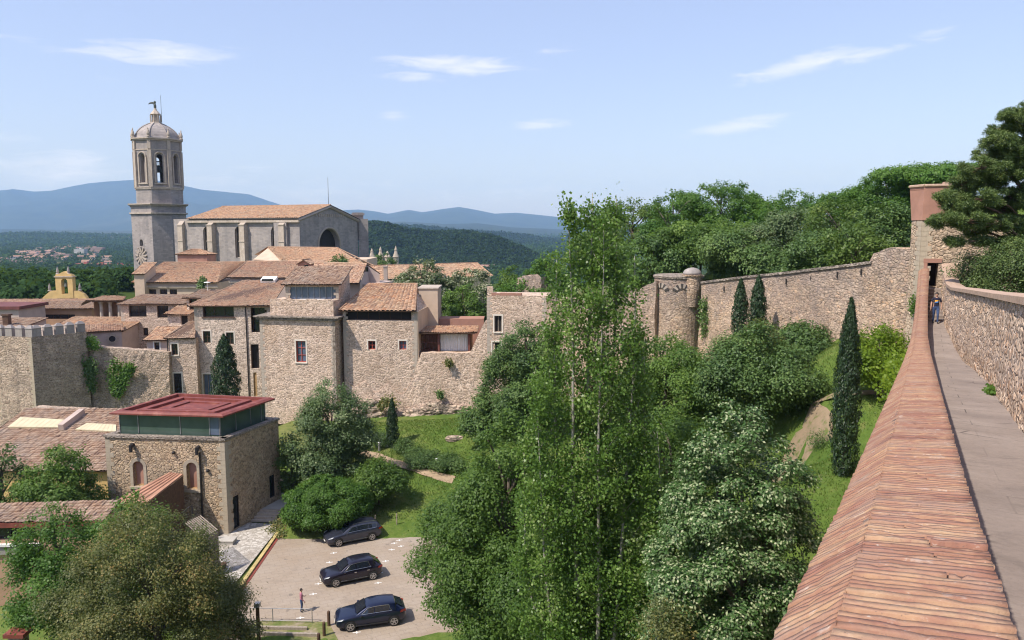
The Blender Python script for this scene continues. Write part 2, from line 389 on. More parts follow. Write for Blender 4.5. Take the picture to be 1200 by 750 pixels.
M['bark_red'] = m_bark('reddish_pine_bark', (.09,.06,.045), (.20,.13,.09))

def m_steel():
    m, k = new_mat('rusty_red_steel')
    f = k.noise(k.mapping(k.co.outputs['Object'], (1, 1, .5)), 1.1, 6, .7)
    k.set(k.bsdf.inputs['Base Color'], k.ramp(f, [(.3, (.13,.03,.022)), (.55, (.21,.05,.036)), (.75, (.30,.12,.085))]))
    k.bsdf.inputs['Roughness'].default_value = .6; k.bsdf.inputs['Specular IOR Level'].default_value = .5
    return m
M['steel_red'] = m_steel()
def m_glassbox():
    m, k = new_mat('green_tinted_glass')
    f = k.noise(k.co.outputs['Object'], .5, 3)
    k.set(k.bsdf.inputs['Base Color'], k.ramp(f, [(.3, (.045,.075,.06)), (.7, (.08,.12,.10))]))
    k.bsdf.inputs['Roughness'].default_value = .12; k.bsdf.inputs['Specular IOR Level'].default_value = .6
    return m
M['glass_green'] = m_glassbox()
def m_ground():
    m, k = new_mat('grassy_ground')
    co = k.co.outputs['Object']
    a = k.noise(co, .09, 5, .6); b = k.noise(co, 1.3, 5, .7); c = k.noise(co, 9, 4, .7)
    g = k.ramp(a, [(.35, (.09,.15,.028)), (.5, (.135,.19,.04)), (.64, (.21,.215,.075))])
    g = k.mix(k.ramp(b, [(.45, 0), (.72, .8)]), g, (.055,.11,.018))
    g = k.mix(k.ramp(b, [(.28, .6), (.42, 0)]), g, (.22,.20,.08))
    g = k.mix(.6, g, k.ramp(c, [(.25, .4), (.75, 1.0)]), 'MULTIPLY')
    k.set(k.bsdf.inputs['Base Color'], g); k.bsdf.inputs['Roughness'].default_value = .95
    k.bsdf.inputs['Specular IOR Level'].default_value = .1
    bump(k, c, .6, .06)
    return m
M['ground'] = m_ground()
def m_plainfields():
    m, k = new_mat('farmland_and_woods')
    co = k.co.outputs['Object']
    vo = k.n('ShaderNodeTexVoronoi', _feature='F1', Scale=.0035); k.set(vo.inputs['Vector'], co)
    sp = k.n('ShaderNodeSeparateColor'); k.set(sp.inputs[0], vo.outputs['Color'])
    c = k.ramp(sp.outputs[0], [(.15, (.05,.075,.022)), (.45, (.07,.10,.03)), (.7, (.14,.15,.06)), (.9, (.24,.20,.10))])
    f = k.ramp(k.noise(co, .0011, 6, .65), [(.42, 0), (.5, 1)])
    c = k.mix(f, c, k.ramp(k.noise(co, .03, 4, .7), [(.3, (.018,.035,.012)), (.7, (.05,.075,.025))]))
    k.set(k.bsdf.inputs['Base Color'], c); k.bsdf.inputs['Roughness'].default_value = 1; k.bsdf.inputs['Specular IOR Level'].default_value = 0
    return m
M['fields'] = m_plainfields()
def m_woodhill(name, s, c1, c2, c3):
    m, k = new_mat(name)
    co = k.co.outputs['Object']
    a = k.noise(co, s, 5, .75); b = k.noise(co, s*.08, 5, .6)
    c = k.ramp(a, [(.3, c1), (.7, c2)])
    c = k.mix(k.ramp(b, [(.55, 0), (.72, .6)]), c, c3)
    k.set(k.bsdf.inputs['Base Color'], c); k.bsdf.inputs['Roughness'].default_value = 1; k.bsdf.inputs['Specular IOR Level'].default_value = 0
    return m
M['hill'] = m_woodhill('wooded_hillside', .02, (.015,.028,.012), (.04,.06,.022), (.07,.085,.035))
M['mountain'] = m_woodhill('mountain_woods', .004, (.02,.032,.018), (.05,.065,.03), (.09,.09,.05))
def m_pave():
    m, k = new_mat('walkway_flagstones')
    uv = k.co.outputs['UV']; co = k.co.outputs['Object']
    br = k.n('ShaderNodeTexBrick', Scale=1.0, Mortar__Size=.011, Mortar__Smooth=.2, Brick__Width=1.35, Row__Height=.95)
    br.offset = .37; br.squash = 1.0
    k.set(br.inputs['Vector'], uv); br.inputs['Color1'].default_value = (0, 0, 0, 1); br.inputs['Color2'].default_value = (1, 1, 1, 1)
    n1 = k.noise(co, .8, 6, .65); n2 = k.noise(co, 14, 5, .75)
    c = k.ramp(n1, [(.3, (.245,.197,.17)), (.5, (.305,.248,.216)), (.72, (.365,.302,.265))])
    c = k.mix(k.math('MULTIPLY', k.n('ShaderNodeSeparateColor', i0=br.outputs['Color']).outputs[0], .25), c, (.33,.27,.23))
    c = k.mix(.5, c, k.ramp(n2, [(.25, .5), (.75, 1.0)]), 'MULTIPLY')
    # some joints are open and dark, most are filled
    op = k.ramp(k.noise(co, .55, 3), [(.5, .10), (.6, .95)])
    c = k.mix(k.math('MULTIPLY', br.outputs['Fac'], op), c, (.06,.05,.045))
    c = k.mix(k.ramp(k.noise(co, .33, 4, .6), [(.52, 0), (.7, .5)]), c, (.17,.14,.13))
    cr = k.n('ShaderNodeTexVoronoi', _feature='DISTANCE_TO_EDGE', Scale=.75); k.set(cr.inputs['Vector'], k.mapping(co, (1, 1, 1)))
    cm = k.math('MULTIPLY', k.ramp(cr.outputs['Distance'], [(0, 1.0), (.008, .8), (.016, 0)]), k.ramp(k.noise(co, .9, 3), [(.52, 0), (.6, .8)]))
    c = k.mix(cm, c, (.07,.055,.05))
    c = k.mix(k.ramp(k.noise(co, 2.6, 5, .7), [(.55, 0), (.72, .55)]), c, (.15,.125,.11))
    c = k.mix(k.ramp(k.noise(co, 45, 3, .6), [(.62, 0), (.7, .6)]), c, (.12,.10,.09))
    k.set(k.bsdf.inputs['Base Color'], c); k.bsdf.inputs['Roughness'].default_value = .85
    bump(k, k.math('SUBTRACT', n2, k.math('MULTIPLY', br.outputs['Fac'], 1.5)), .35, .015)
    return m
M['pave'] = m_pave()
def m_carpark():
    m, k = new_mat('car_park_setts')
    uv = k.co.outputs['UV']; co = k.co.outputs['Object']
    br = k.n('ShaderNodeTexBrick', Scale=1.0, Mortar__Size=.03, Mortar__Smooth=.5, Brick__Width=.95, Row__Height=.5)
    k.set(br.inputs['Vector'], uv); br.inputs['Color1'].default_value = (0, 0, 0, 1); br.inputs['Color2'].default_value = (1, 1, 1, 1)
    n1 = k.noise(co, .22, 5, .6); n2 = k.noise(co, 5, 5, .75)
    c = k.ramp(n1, [(.3, (.33,.25,.18)), (.55, (.36,.29,.225)), (.75, (.42,.35,.29))])
    c = k.mix(k.math('MULTIPLY', k.n('ShaderNodeSeparateColor', i0=br.outputs['Color']).outputs[0], .3), c, (.40,.33,.27))
    c = k.mix(k.math('MULTIPLY', br.outputs['Fac'], .4), c, (.24,.19,.15))
    c = k.mix(.4, c, k.ramp(n2, [(.25, .5), (.75, 1.0)]), 'MULTIPLY')
    c = k.mix(k.ramp(k.noise(co, .5, 4, .65), [(.56, 0), (.72, .4)]), c, (.2,.16,.13))
    c = k.mix(k.ramp(k.noise(co, 1.1, 4, .6), [(.64, 0), (.70, .55)]), c, (.13,.11,.095))
    c = k.mix(k.ramp(k.noise(k.mapping(co, (.25, 1.6, 1), rot=(0, 0, .35)), 1.0, 4, .6), [(.52, 0), (.68, .3)]), c, (.22,.18,.15))
    k.set(k.bsdf.inputs['Base Color'], c); k.bsdf.inputs['Roughness'].default_value = .9
    bump(k, br.outputs['Fac'], -.4 if False else .3, .02)
    return m
M['carpark'] = m_carpark()
def m_cobble():
    m, k = new_mat('pale_cobbles')
    co = k.co.outputs['Object']
    vo = k.n('ShaderNodeTexVoronoi', _feature='F1', Scale=3.2); k.set(vo.inputs['Vector'], co)
    ve = k.n('ShaderNodeTexVoronoi', _feature='DISTANCE_TO_EDGE', Scale=3.2); k.set(ve.inputs['Vector'], co)
    sp = k.n('ShaderNodeSeparateColor'); k.set(sp.inputs[0], vo.outputs['Color'])
    c = k.ramp(sp.outputs[0], [(.2, (.34,.31,.27)), (.5, (.46,.42,.37)), (.8, (.55,.51,.46))])
    c = k.mix(k.ramp(ve.outputs['Distance'], [(0, .8), (.09, 0)]), c, (.2,.17,.14))
    c = k.mix(k.ramp(k.noise(co, .5, 4), [(.5, 0), (.7, .4)]), c, (.27,.22,.17))
    k.set(k.bsdf.inputs['Base Color'], c); bump(k, ve.outputs['Distance'], .6, .03)
    return m
M['cobble'] = m_cobble()
M['dirt'] = m_plain('trodden_earth', (.34,.25,.165), .95, 0, .25, 1.2, spec=.1)
M['yellow'] = m_plain('worn_yellow_paint', (.45,.35,.15), .8, 0, .25, 3)

# ================================================================== terrain
CTRL = []
def cpt(x, y, z): CTRL.append((x, y, z))
for q in [(-20,50,-27),(-8,48,-27),(-24,64,-27),(-8,64,-27),(-32,58,-27.3),(-30,46,-27.5),(-14,42,-27.2),(-16,56,-27),(-3,56,-26.6),
          (-24.6,69,-26.6),(-20,72,-25.9),(-15,70,-26),(-27,62,-27),(-38,60,-29.0),(-40,50,-29.5),(-55,55,-30),(-40,75,-27.5),(-52,84,-27),(-70,80,-28),
          (-33,95,-25),(-45,97,-25),(-58,97,-25.5),(-24,93,-23.5),(-16,89,-22.9),(-10,89,-22.6),(-3,88,-22.2),(4,86,-20.5),
          (-18,80,-24.4),(-9,78,-24.2),(-3,70,-25.4),(3,62,-25),
          (-10,110,-21),(-35,112,-21),(-60,115,-23),(-85,118,-26),(-20,135,-17),(-50,140,-17),(-80,150,-20),(-60,200,-16),(-100,200,-22),(-20,180,-17),(-10,150,-18),(10,130,-16),(-30,240,-18),
          (0,30,-27),(6,36,-26),(-6,36,-27),(8,46,-23.5),(4,52,-25),(9,60,-20.5),(2,74,-21.5),(13,74,-17.5),(13,30,-23.5),(10,22,-24),(3,12,-26),(-2,4,-26),(-10,20,-28),(-25,30,-28.5),
          (13,48,-18.5),(20,62,-12.4),(22,68,-12.5),(17,79,-15),(26.5,56.5,-8.6),(23.5,48,-10.4),(17.7,40,-13.1),(16,36,-14.0),(22,40,-12.2),(12,20,-19),(7,12,-21),
          (22.5,87,-9),(30,70,-6.5),(32,62,-5),(24,92,-6),(40,76,-3),(45,95,1),(60,100,4),(36,110,-3),(22,115,-8),(12,110,-13),(8,96,-15),(0,100,-18),
          (38,52,-4),(42,40,-4),(30,25,-4.5),(20,10,-4),(60,60,0),(90,90,6),(60,20,-3),(30,-5,-3),(5,-8,-5),
          (9,4,-4),(25,30,-5.6),(19,20,-5)]: cpt(*q)
CT = np.array(CTRL)
def hgt(x, y):
    x = np.asarray(x, float); y = np.asarray(y, float)
    d2 = (x[..., None]-CT[:, 0])**2+(y[..., None]-CT[:, 1])**2+4.0
    w = d2**-1.9
    z = (w*CT[:, 2]).sum(-1)/w.sum(-1)
    far = np.maximum(smooth(245, 460, y), np.maximum(smooth(140, 420, -x), smooth(150, 500, x)*.4))
    far = np.maximum(far, smooth(60, 600, -y))
    z = z*(1-far)+(-75)*far
    # a flat pan for the car park
    pan = smooth(0, 2.0, np.minimum.reduce([y-47, 66.3-y, x+26.3, -1.5-x]))
    z = z*(1-pan)+(-27.06)*pan
    yard = smooth(0, 1.6, np.minimum.reduce([y-57.5, 75-y, x+39, -19.3-.12*(y-60)-x]))
    return np.where(z > -27.12, z*(1-yard)+(-27.12)*yard, z)
def H(x, y): return float(hgt(np.array([x]), np.array([y]))[0])
def axis(lo, hi, step, far, g=1.22):
    a = list(np.arange(lo, hi+.1, step)); s = step; p = hi
    while p < far: s *= g; p += s; a.append(min(p, far))
    s = step; p = lo
    while p > -far: s *= g; p -= s; a.insert(0, max(p, -far))
    return np.array(a)
def build_terrain():
    xs = axis(-110, 70, 1.5, 19800); ys = axis(-12, 130, 1.5, 19800)
    X, Y = np.meshgrid(xs, ys)
    ys = np.maximum(ys, -2900); X, Y = np.meshgrid(xs, ys); Z = hgt(X, Y)
    rg = np.random.default_rng(3)
    Z += rg.normal(0, .03, Z.shape)*(np.abs(Z+27.06) > .02)
    nx, ny = len(xs), len(ys)
    v = np.stack([X, Y, Z], -1).reshape(-1, 3)
    i = np.arange(nx*ny).reshape(ny, nx)
    q = np.stack([i[:-1, :-1], i[:-1, 1:], i[1:, 1:], i[1:, :-1]], -1).reshape(-1, 4)
    cx = v[q].mean(1)
    mi = ((cx[:, 1] > 190) | (np.abs(cx[:, 0]) > 330) | (cx[:, 1] < -200)).astype(int)
    o = np_mesh('ground', v, q, np.full(len(q), .5), [M['ground'], M['fields']], smooth_=True, midx=mi)
    tag(o, kind='structure')
build_terrain()
def drape(name, poly_mb_fn, mat): pass
def ribbon(name, pts, width, mat, lift=.05, kind='structure', step=.7):
    """a path laid on the terrain"""
    pts = [np.asarray(p, float) for p in pts]
    w = width if hasattr(width, '__len__') else [width]*len(pts)
    dense = []
    for i in range(len(pts)-1):
        n = max(1, int(np.linalg.norm(pts[i+1]-pts[i])/step))
        for k in range(n): dense.append((lerp(pts[i], pts[i+1], k/n), lerp(w[i], w[i+1], k/n)))
    dense.append((pts[-1], w[-1]))
    rg = np.random.default_rng(len(name))
    rows = []
    for i, (p, ww) in enumerate(dense):
        t = nrm(dense[min(i+1, len(dense)-1)][0]-dense[max(i-1, 0)][0]); nn = V(-t[1], t[0])
        row = []
        for s in np.linspace(-1, 1, 5):
            q = p+nn*s*ww/2*(1+rg.uniform(-.12, .12))
            row.append((q[0], q[1], H(q[0], q[1])+lift-(.08 if abs(s) == 1 else 0)))
        rows.append(row)
    mb = MB(); acc = 0
    for i in range(len(rows)-1):
        for k in range(4):
            mb.poly([rows[i][k], rows[i][k+1], rows[i+1][k+1], rows[i+1][k]])
    o = mb.build(name, mat, smooth_=True)
    return tag(o, kind=kind)

# ------------------------------------------------------------------ far relief
def ridge_obj(name, Y, prof, depth, mat, zbase=-78, seed=1, rough=1.0, nx=260, ny=26):
    """hills: prof is a list of (pixel x, pixel y) of the skyline seen at distance Y"""
    rg = np.random.default_rng(seed)
    px = np.linspace(prof[0][0], prof[-1][0], nx)
    py = np.interp(px, [p[0] for p in prof], [p[1] for p in prof])
    crest = np.array([P(a, b, Y) for a, b in zip(px, py)])
    def fbm(x, y):
        z = 0
        for o in range(5):
            f = 2**o; ph = rg2[o]
            z = z+np.sin(x*f+ph[0]+1.7*np.sin(y*f*.8+ph[1]))*np.cos(y*f*1.1+ph[2]+x*.6*f)/f
        return z
    rg2 = rg.uniform(0, 6.28, (5, 3))
    ts = np.linspace(-1, 1, ny)
    v = []
    for t in ts:
        yy = Y+t*depth
        sh = (1-abs(t))**1.15 if t < 0 else (1-abs(t))
        xs_ = crest[:, 0]*(yy/Y if t < 0 else 1)
        n = fbm(xs_/depth*6, np.full(nx, yy/depth*6))
        z = zbase+(crest[:, 2]-zbase)*np.clip(sh*(1+.28*rough*n*(1-sh)*1.6), 0, 1.0)
        v.append(np.stack([xs_, np.full(nx, yy), z], -1))
    v = np.array(v).reshape(-1, 3)
    i = np.arange(nx*ny).reshape(ny, nx)
    q = np.stack([i[:-1, :-1], i[:-1, 1:], i[1:, 1:], i[1:, :-1]], -1).reshape(-1, 4)
    o = np_mesh(name, v, q, np.full(len(q), .5), mat, smooth_=True)
    tag(o, kind='structure')
    return v.reshape(ny, nx, 3)
ridge_obj('mountains', 15000, [(-260,262),(-120,240),(0,222),(15,220.5),(40,223),(62,221),(85,216),(105,212.5),(130,211),(150,209.5),(170,208),(200,213),(235,221),(262,223),(290,226),(312,234),(335,242),(370,248),(400,246),(420,245),(438,247),(455,250),(478,245),(495,248),(520,244),(538,242),(560,246),(580,250),(605,249),(635,252),(670,256),(720,262),(800,266),(950,268),(1200,270)], 5200, M['mountain'], seed=5, nx=420, ny=40)
ridge_obj('foothills', 9000, [(-200,272),(0,268),(60,269),(130,270),(220,271),(300,270),(400,262),(470,259),(520,262),(560,261),(600,266),(650,268),(720,272),(800,274)], 2800, M['mountain'], seed=9)
HILL_B = ridge_obj('distant_wooded_hill', 4200, [(380,274),(430,268),(460,265),(500,267),(540,272),(580,274),(610,277),(640,282),(680,288)], 900, M['hill'], seed=11)
HILL_C = ridge_obj('low_wooded_rise', 4300, [(-150,280),(-40,277),(30,275),(90,276),(150,278),(230,279),(330,281),(430,284)], 1100, M['hill'], seed=15)
HILL_A = ridge_obj('wooded_hill', 1650, [(330,276),(380,268),(430,263),(452,264),(470,270),(505,274),(545,274),(575,279),(600,288),(625,300),(650,312)], 420, M['hill'], seed=21)
# ================================================================== building kit
class Face:
    """a vertical wall plane from A to B in plan, left to right as seen from outside"""
    def __init__(s, A, B):
        s.A = np.asarray(A, float)[:2]; s.B = np.asarray(B, float)[:2]
        s.L = np.linalg.norm(s.B-s.A); s.t = (s.B-s.A)/s.L; s.n = V(s.t[1], -s.t[0])
    def pt(s, u, z, out=0.0):
        q = s.A+s.t*u+s.n*out
        return V(q[0], q[1], z)
    def pix(s, px, py):
        a, b = ray(px, py)
        # (a*Y, Y) on line A + t*u
        d = V(a, 1.0)
        mat = np.array([[d[0], -s.t[0]], [d[1], -s.t[1]]])
        Y, u = np.linalg.solve(mat, s.A)
        return u, b*Y
    def rect(s, x0, y0, x1, y1):
        ym = (y0+y1)/2
        u0, _ = s.pix(x0, ym); u1, _ = s.pix(x1, ym)
        xm = (x0+x1)/2
        _, zt = s.pix(xm, y0); _, zb = s.pix(xm, y1)
        return [min(u0, u1), max(u0, u1), zb, zt]
def wall_face(mb, F, z0, z1, ops=(), m=0, depth=.28, mrev=0):
    us = sorted({0.0, F.L, *[o[0] for o in ops], *[o[1] for o in ops]})
    zs = sorted({z0, z1, *[o[2] for o in ops], *[o[3] for o in ops]})
    us = [u for u in us if 0 <= u <= F.L]; zs = [z for z in zs if z0 <= z <= z1]
    for i in range(len(us)-1):
        for j in range(len(zs)-1):
            uc = (us[i]+us[i+1])/2; zc = (zs[j]+zs[j+1])/2
            if any(o[0] < uc < o[1] and o[2] < zc < o[3] for o in ops): continue
            a, b, c, d = us[i], us[i+1], zs[j], zs[j+1]
            mb.poly([F.pt(a, c), F.pt(b, c), F.pt(b, d), F.pt(a, d)], m, [(a, c), (b, c), (b, d), (a, d)])
    for o in ops:
        u0, u1, a, b = o[:4]; arch = len(o) > 4 and o[4]
        if arch:
            r = (u1-u0)/2; um = (u0+u1)/2; k = 1.0 if arch == 1 else 1.35
            zs_ = b-r*k; n = 6
            L = [(um-r*math.cos(t), zs_+r*k*math.sin(t)**(1 if arch == 1 else .8)) for t in np.linspace(0, math.pi/2, n)]
            Rr = [(2*um-u, z) for u, z in L]
            mb.poly([F.pt(u0, b)]+[F.pt(u, z) for u, z in L], m, [(u0, b)]+L)
            mb.poly([F.pt(u1, b)]+[F.pt(u, z) for u, z in Rr[::-1]][::1], m, [(u1, b)]+Rr[::-1])
            ring = [(u0, a)]+L+Rr[::-1][1:]+[(u1, a)]
        else: ring = [(u0, a), (u0, b), (u1, b), (u1, a)]
        for i in range(len(ring)):
            p, q = ring[i], ring[(i+1) % len(ring)]
            mb.poly([F.pt(*p), F.pt(*p, -depth), F.pt(*q, -depth), F.pt(*q)], mrev, [(0, 0), (depth, 0), (depth, 1), (0, 1)])
def bar(mb, F, u0, u1, z0, z1, o0, o1, m=0):
    """a bar on a face, from out offset o0 to o1"""
    c = F.pt((u0+u1)/2, (z0+z1)/2, (o0+o1)/2)
    t3 = V(F.t[0], F.t[1], 0); n3 = V(F.n[0], F.n[1], 0)
    mb.obox(c, t3*(u1-u0)/2, n3*(o1-o0)/2, V(0, 0, (z1-z0)/2), m)
def window(root, F, op, frame='wood_dark', pane='glass_dark', nx=2, nz=2, depth=.28, fw=.07, name='window', surround=None, sill=None, label=None):
    u0, u1, z0, z1 = op[:4]; arch = len(op) > 4 and op[4]
    mb = MB(); e = .003
    a, b = -depth+.02, -depth+.10
    bar(mb, F, u0+e, u0+fw, z0+e, z1-e, a, b); bar(mb, F, u1-fw, u1-e, z0+e, z1-e, a, b)
    bar(mb, F, u0+fw, u1-fw, z0+e, z0+fw, a, b); bar(mb, F, u0+fw, u1-fw, z1-fw, z1-e, a, b)
    for i in range(1, nx):
        u = lerp(u0, u1, i/nx); bar(mb, F, u-fw*.4, u+fw*.4, z0+fw, z1-fw, a+.01, b-.01)
    for i in range(1, nz):
        z = lerp(z0, z1, i/nz)
        for k in range(nx):
            bar(mb, F, lerp(u0, u1, k/nx)+fw*.5, lerp(u0, u1, (k+1)/nx)-fw*.5, z-fw*.3, z+fw*.3, a+.015, b-.015)
    w = mb.build(name, M[frame], root)
    if label: w['label'] = label
    pb = MB(); bar(pb, F, u0+.01, u1-.01, z0+.01, z1-.01, -depth-.03, -depth+.012)
    pb.build('pane', M[pane], w)
    if surround or sill:
        sb = MB(); sw = .16
        if surround:
            bar(sb, F, u0-sw, u0-.002, z0-.0, z1, .002, .035); bar(sb, F, u1+.002, u1+sw, z0, z1, .002, .035)
            if not arch: bar(sb, F, u0-sw, u1+sw, z1+.002, z1+sw*1.2, .002, .04)
            sb.build('surround', M[surround], w)
        if sill:
            s2 = MB(); bar(s2, F, u0-.14, u1+.14, z0-.13, z0-.002, .003, .12); s2.build('sill', M[sill], w)
    return w
def roof_quad(mb, e0, e1, r1, r0, pitch=.30, row=.45, amp=.055, seed=0, thick=.12, rag=.02, m=0, mund=1):
    """canal-tiled slope: eave e0->e1 (left to right from outside), ridge r0->r1; real rows of half-round tiles"""
    e0, e1, r0, r1 = (np.asarray(q, float) for q in (e0, e1, r0, r1))
    rg = np.random.default_rng(seed)
    W = max(np.linalg.norm(e1-e0), np.linalg.norm(r1-r0)); Ls = max(np.linalg.norm(r0-e0), np.linalg.norm(r1-e1))
    nc = max(2, int(W/pitch)); nr = max(2, int(Ls/row))
    nrm3 = nrm(np.cross(e1-e0, r0-e0)); nrm3 = nrm3 if nrm3[2] > 0 else -nrm3
    prof = [(0, -.35), (.25, .6), (.5, 1.0), (.75, .6)]
    us = []; hs = []
    for c in range(nc):
        for f, h in prof: us.append((c+f)/nc); hs.append(h)
    us.append(1.0); hs.append(-.35); us = np.array(us); hs = np.array(hs)
    cj = rg.normal(0, rag, (nr+1, nc+1))
    ph = rg.uniform(0, 6, 4)
    base = len(mb.v)
    k = 0
    for r in range(nr):
        for e in (0, 1):
            v = (r+e)/nr
            A = lerp(e0, r0, v); B = lerp(e1, r1, v)
            lift = .045*(1-e)
            sag = .05*np.sin(us*5+ph[0])*math.sin(v*4+ph[1])-.06*math.sin(math.pi*v)
            jit = cj[r, (us*nc).astype(int).clip(0, nc)]
            off = hs*amp*(1.0-.25*e)+lift+sag+jit
            if r == 0 and e == 0: ex = rg.normal(0, .04, nc+1)[(us*nc).astype(int).clip(0, nc)]
            else: ex = 0*us
            pts = A[None]+(B-A)[None]*us[:, None]+nrm3[None]*off[:, None]+(nrm(e0-r0))[None]*np.asarray(ex)[:, None]
            mb.v.extend(map(tuple, pts))
    n = len(us)
    for r in range(nr):
        b0 = base+(2*r)*n; b1 = b0+n
        for i in range(n-1):
            c = i//4
            mb.face((b0+i, b0+i+1, b1+i+1, b1+i), m, [(c+.5, r+.5)]*4)
        if r < nr-1:
            b2 = b1+n
            for i in range(n-1):
                mb.face((b1+i, b1+i+1, b2+i+1, b2+i), m, [(i//4+.5, r+1.5)]*4)
    # underside and edges
    d = -nrm3*(thick)
    mb.poly([e0+d, r0+d, r1+d, e1+d], mund)
    mb.poly([e0+d, e1+d, e1, e0], mund); mb.poly([e0+d, e0, r0, r0+d], mund); mb.poly([e1+d, r1+d, r1, e1], mund)
    mb.poly([r0+d, r0, r1, r1+d], mund)
def ridge_cap(mb, a, b, r=.14, m=0):
    a = np.asarray(a, float); b = np.asarray(b, float); n = max(1, int(np.linalg.norm(b-a)/.45))
    for i in range(n):
        p, q = lerp(a, b, i/n), lerp(a, b, (i+1)/n)
        mb.tube([p+V(0, 0, .02), q], [r*1.06, r*.94], 8, m, False)
def roof_obj(root, quads, mat, ridges=(), seed=1, pitch=.30, amp=.055, name='roof', und='wood_dark', mono=None):
    mb = MB()
    for i, q in enumerate(quads): roof_quad(mb, *q, seed=seed*7+i, pitch=pitch, amp=amp)
    for a, b in ridges: ridge_cap(mb, a, b)
    return mb.build(name, [M[mat], M[und]], root)
def quoins(mb, p, t, n, z0, z1, m=0, h=.34, w=(.55, .3), out=.02):
    z = z0; i = 0
    while z < z1-.1:
        hh = min(h, z1-z); L = w[i % 2]
        c = V(p[0], p[1], z+hh/2)+V(t[0], t[1], 0)*(L/2)+V(n[0], n[1], 0)*(out/2-.05)
        mb.obox(c, V(t[0], t[1], 0)*L/2, V(n[0], n[1], 0)*(out/2+.05), V(0, 0, hh/2-.008), m)
        z += hh; i += 1
def perp(A, B, d):
    t = nrm(np.asarray(B, float)[:2]-np.asarray(A, float)[:2]); return V(-t[1], t[0])*d
class House:
    """a box house: front plane from pixel column/distance to pixel column/distance"""
    def __init__(s, name, label, cat, a, b, depth, z0, z1, wall, ops=(), side_ops=(), group=None, left_ops=(), A=None, B=None):
        s.A = P(a[0], 400, a[1])[:2] if A is None else np.asarray(A, float); s.B = P(b[0], 400, b[1])[:2] if B is None else np.asarray(B, float)
        n = perp(s.A, s.B, depth); s.C = s.B+n; s.D = s.A+n
        s.F = Face(s.A, s.B); s.R = Face(s.B, s.C); s.K = Face(s.C, s.D); s.Lf = Face(s.D, s.A)
        mid = (s.A+s.C)/2
        s.root = thing(name, label, cat, (mid[0], mid[1], z0), group)
        s.z0, s.z1 = z0, z1
        s.mb = MB(); s.wall = wall
        s.wins = []
        def conv(F, lst):
            out = []
            for o in lst:
                r = F.rect(*o[:4]); r[2] = max(r[2], z0+.02); r[3] = min(r[3], z1-.02); r[0] = max(r[0], .02); r[1] = min(r[1], F.L-.02)
                kw = dict(o[4]) if len(o) > 4 else {}
                r.append(kw.pop('arch', 0)); out.append(r); s.wins.append((F, r, kw))
            return out
        wall_face(s.mb, s.F, z0, z1, conv(s.F, ops)); wall_face(s.mb, s.R, z0, z1, conv(s.R, side_ops))
        wall_face(s.mb, s.K, z0, z1); wall_face(s.mb, s.Lf, z0, z1, conv(s.Lf, left_ops))
    def gable(s, F, rise, peak=.5, z=None):
        z = s.z1 if z is None else z
        a, b, c = F.pt(0, z), F.pt(F.L, z), F.pt(F.L*peak, z+rise)
        s.mb.poly([a, b, c], 0, [(0, z), (F.L, z), (F.L*peak, z+rise)])
    def done(s, cap=True):
        if cap:
            s.mb.poly([V(*s.A, s.z1), V(*s.B, s.z1), V(*s.C, s.z1), V(*s.D, s.z1)], 0)
        s.wallo = s.mb.build('wall', M[s.wall], s.root)
        if s.wall in ('stone_house', 'stone_render') and s.F.L > 4:
            for p_, t_ in ((s.A, s.F.t), (s.B, -s.F.t)):
                q_ = MB(); quoins(q_, p_+t_*.004, t_, s.F.n, s.z0, s.z1-.25, w=(.62, .36), h=.36); q_.build('quoin', M['ashlar_trim'], s.root)
        for F, r, kw in s.wins:
            if kw.get('none'): continue
            window(s.root, F, r, **kw)
        return s.root
    def p(s, q, z, ov=(0, 0)):
        """corner q in 'ABCD' pushed out along u and n"""
        base = {'A': s.A, 'B': s.B, 'C': s.C, 'D': s.D}[q]
        return V(base[0], base[1], z)+V(s.F.t[0], s.F.t[1], 0)*ov[0]+V(s.F.n[0], s.F.n[1], 0)*ov[1]
    def roof_gable(s, rise, mat, ov=.4, seed=1, pitch=.3, peak=.5, amp=.055):
        """ridge parallel to the front"""
        d = np.linalg.norm(s.C-s.B); z = s.z1; k1 = rise/(d*peak); k2 = rise/(d*(1-peak))
        nb = -V(s.F.n[0], s.F.n[1], 0)
        rA = s.p('A', z+rise, (-ov, 0))+nb*d*peak; rB = s.p('B', z+rise, (ov, 0))+nb*d*peak
        up = V(0, 0, .14)
        q = [(s.p('A', z-ov*k1, (-ov, ov))+up, s.p('B', z-ov*k1, (ov, ov))+up, rB+up, rA+up),
             (s.p('C', z-ov*k2, (ov, -ov))+up, s.p('D', z-ov*k2, (-ov, -ov))+up, rA+up, rB+up)]
        s.gable(s.R, rise, peak); s.gable(s.Lf, rise, 1-peak)
        return roof_obj(s.root, q, mat, [(rA+up, rB+up)], seed, pitch, amp)
    def roof_gable_front(s, rise, mat, ov=.35, seed=1, pitch=.3):
        """ridge runs back from the front"""
        z = s.z1; w = s.F.L; k = rise/(w/2); up = V(0, 0, .14)
        t = V(s.F.t[0], s.F.t[1], 0)
        f = lerp(s.p('A', z+rise, (0, ov)), s.p('B', z+rise, (0, ov)), .5)+up; b = lerp(s.p('D', z+rise, (0, -ov)), s.p('C', z+rise, (0, -ov)), .5)+up
        q = [(s.p('D', z-ov*k, (-ov, -ov))+up, s.p('A', z-ov*k, (-ov, ov))+up, f, b),
             (s.p('B', z-ov*k, (ov, ov))+up, s.p('C', z-ov*k, (ov, -ov))+up, b, f)]
        s.gable(s.F, rise); s.gable(s.K, rise)
        return roof_obj(s.root, q, mat, [(f, b)], seed, pitch)
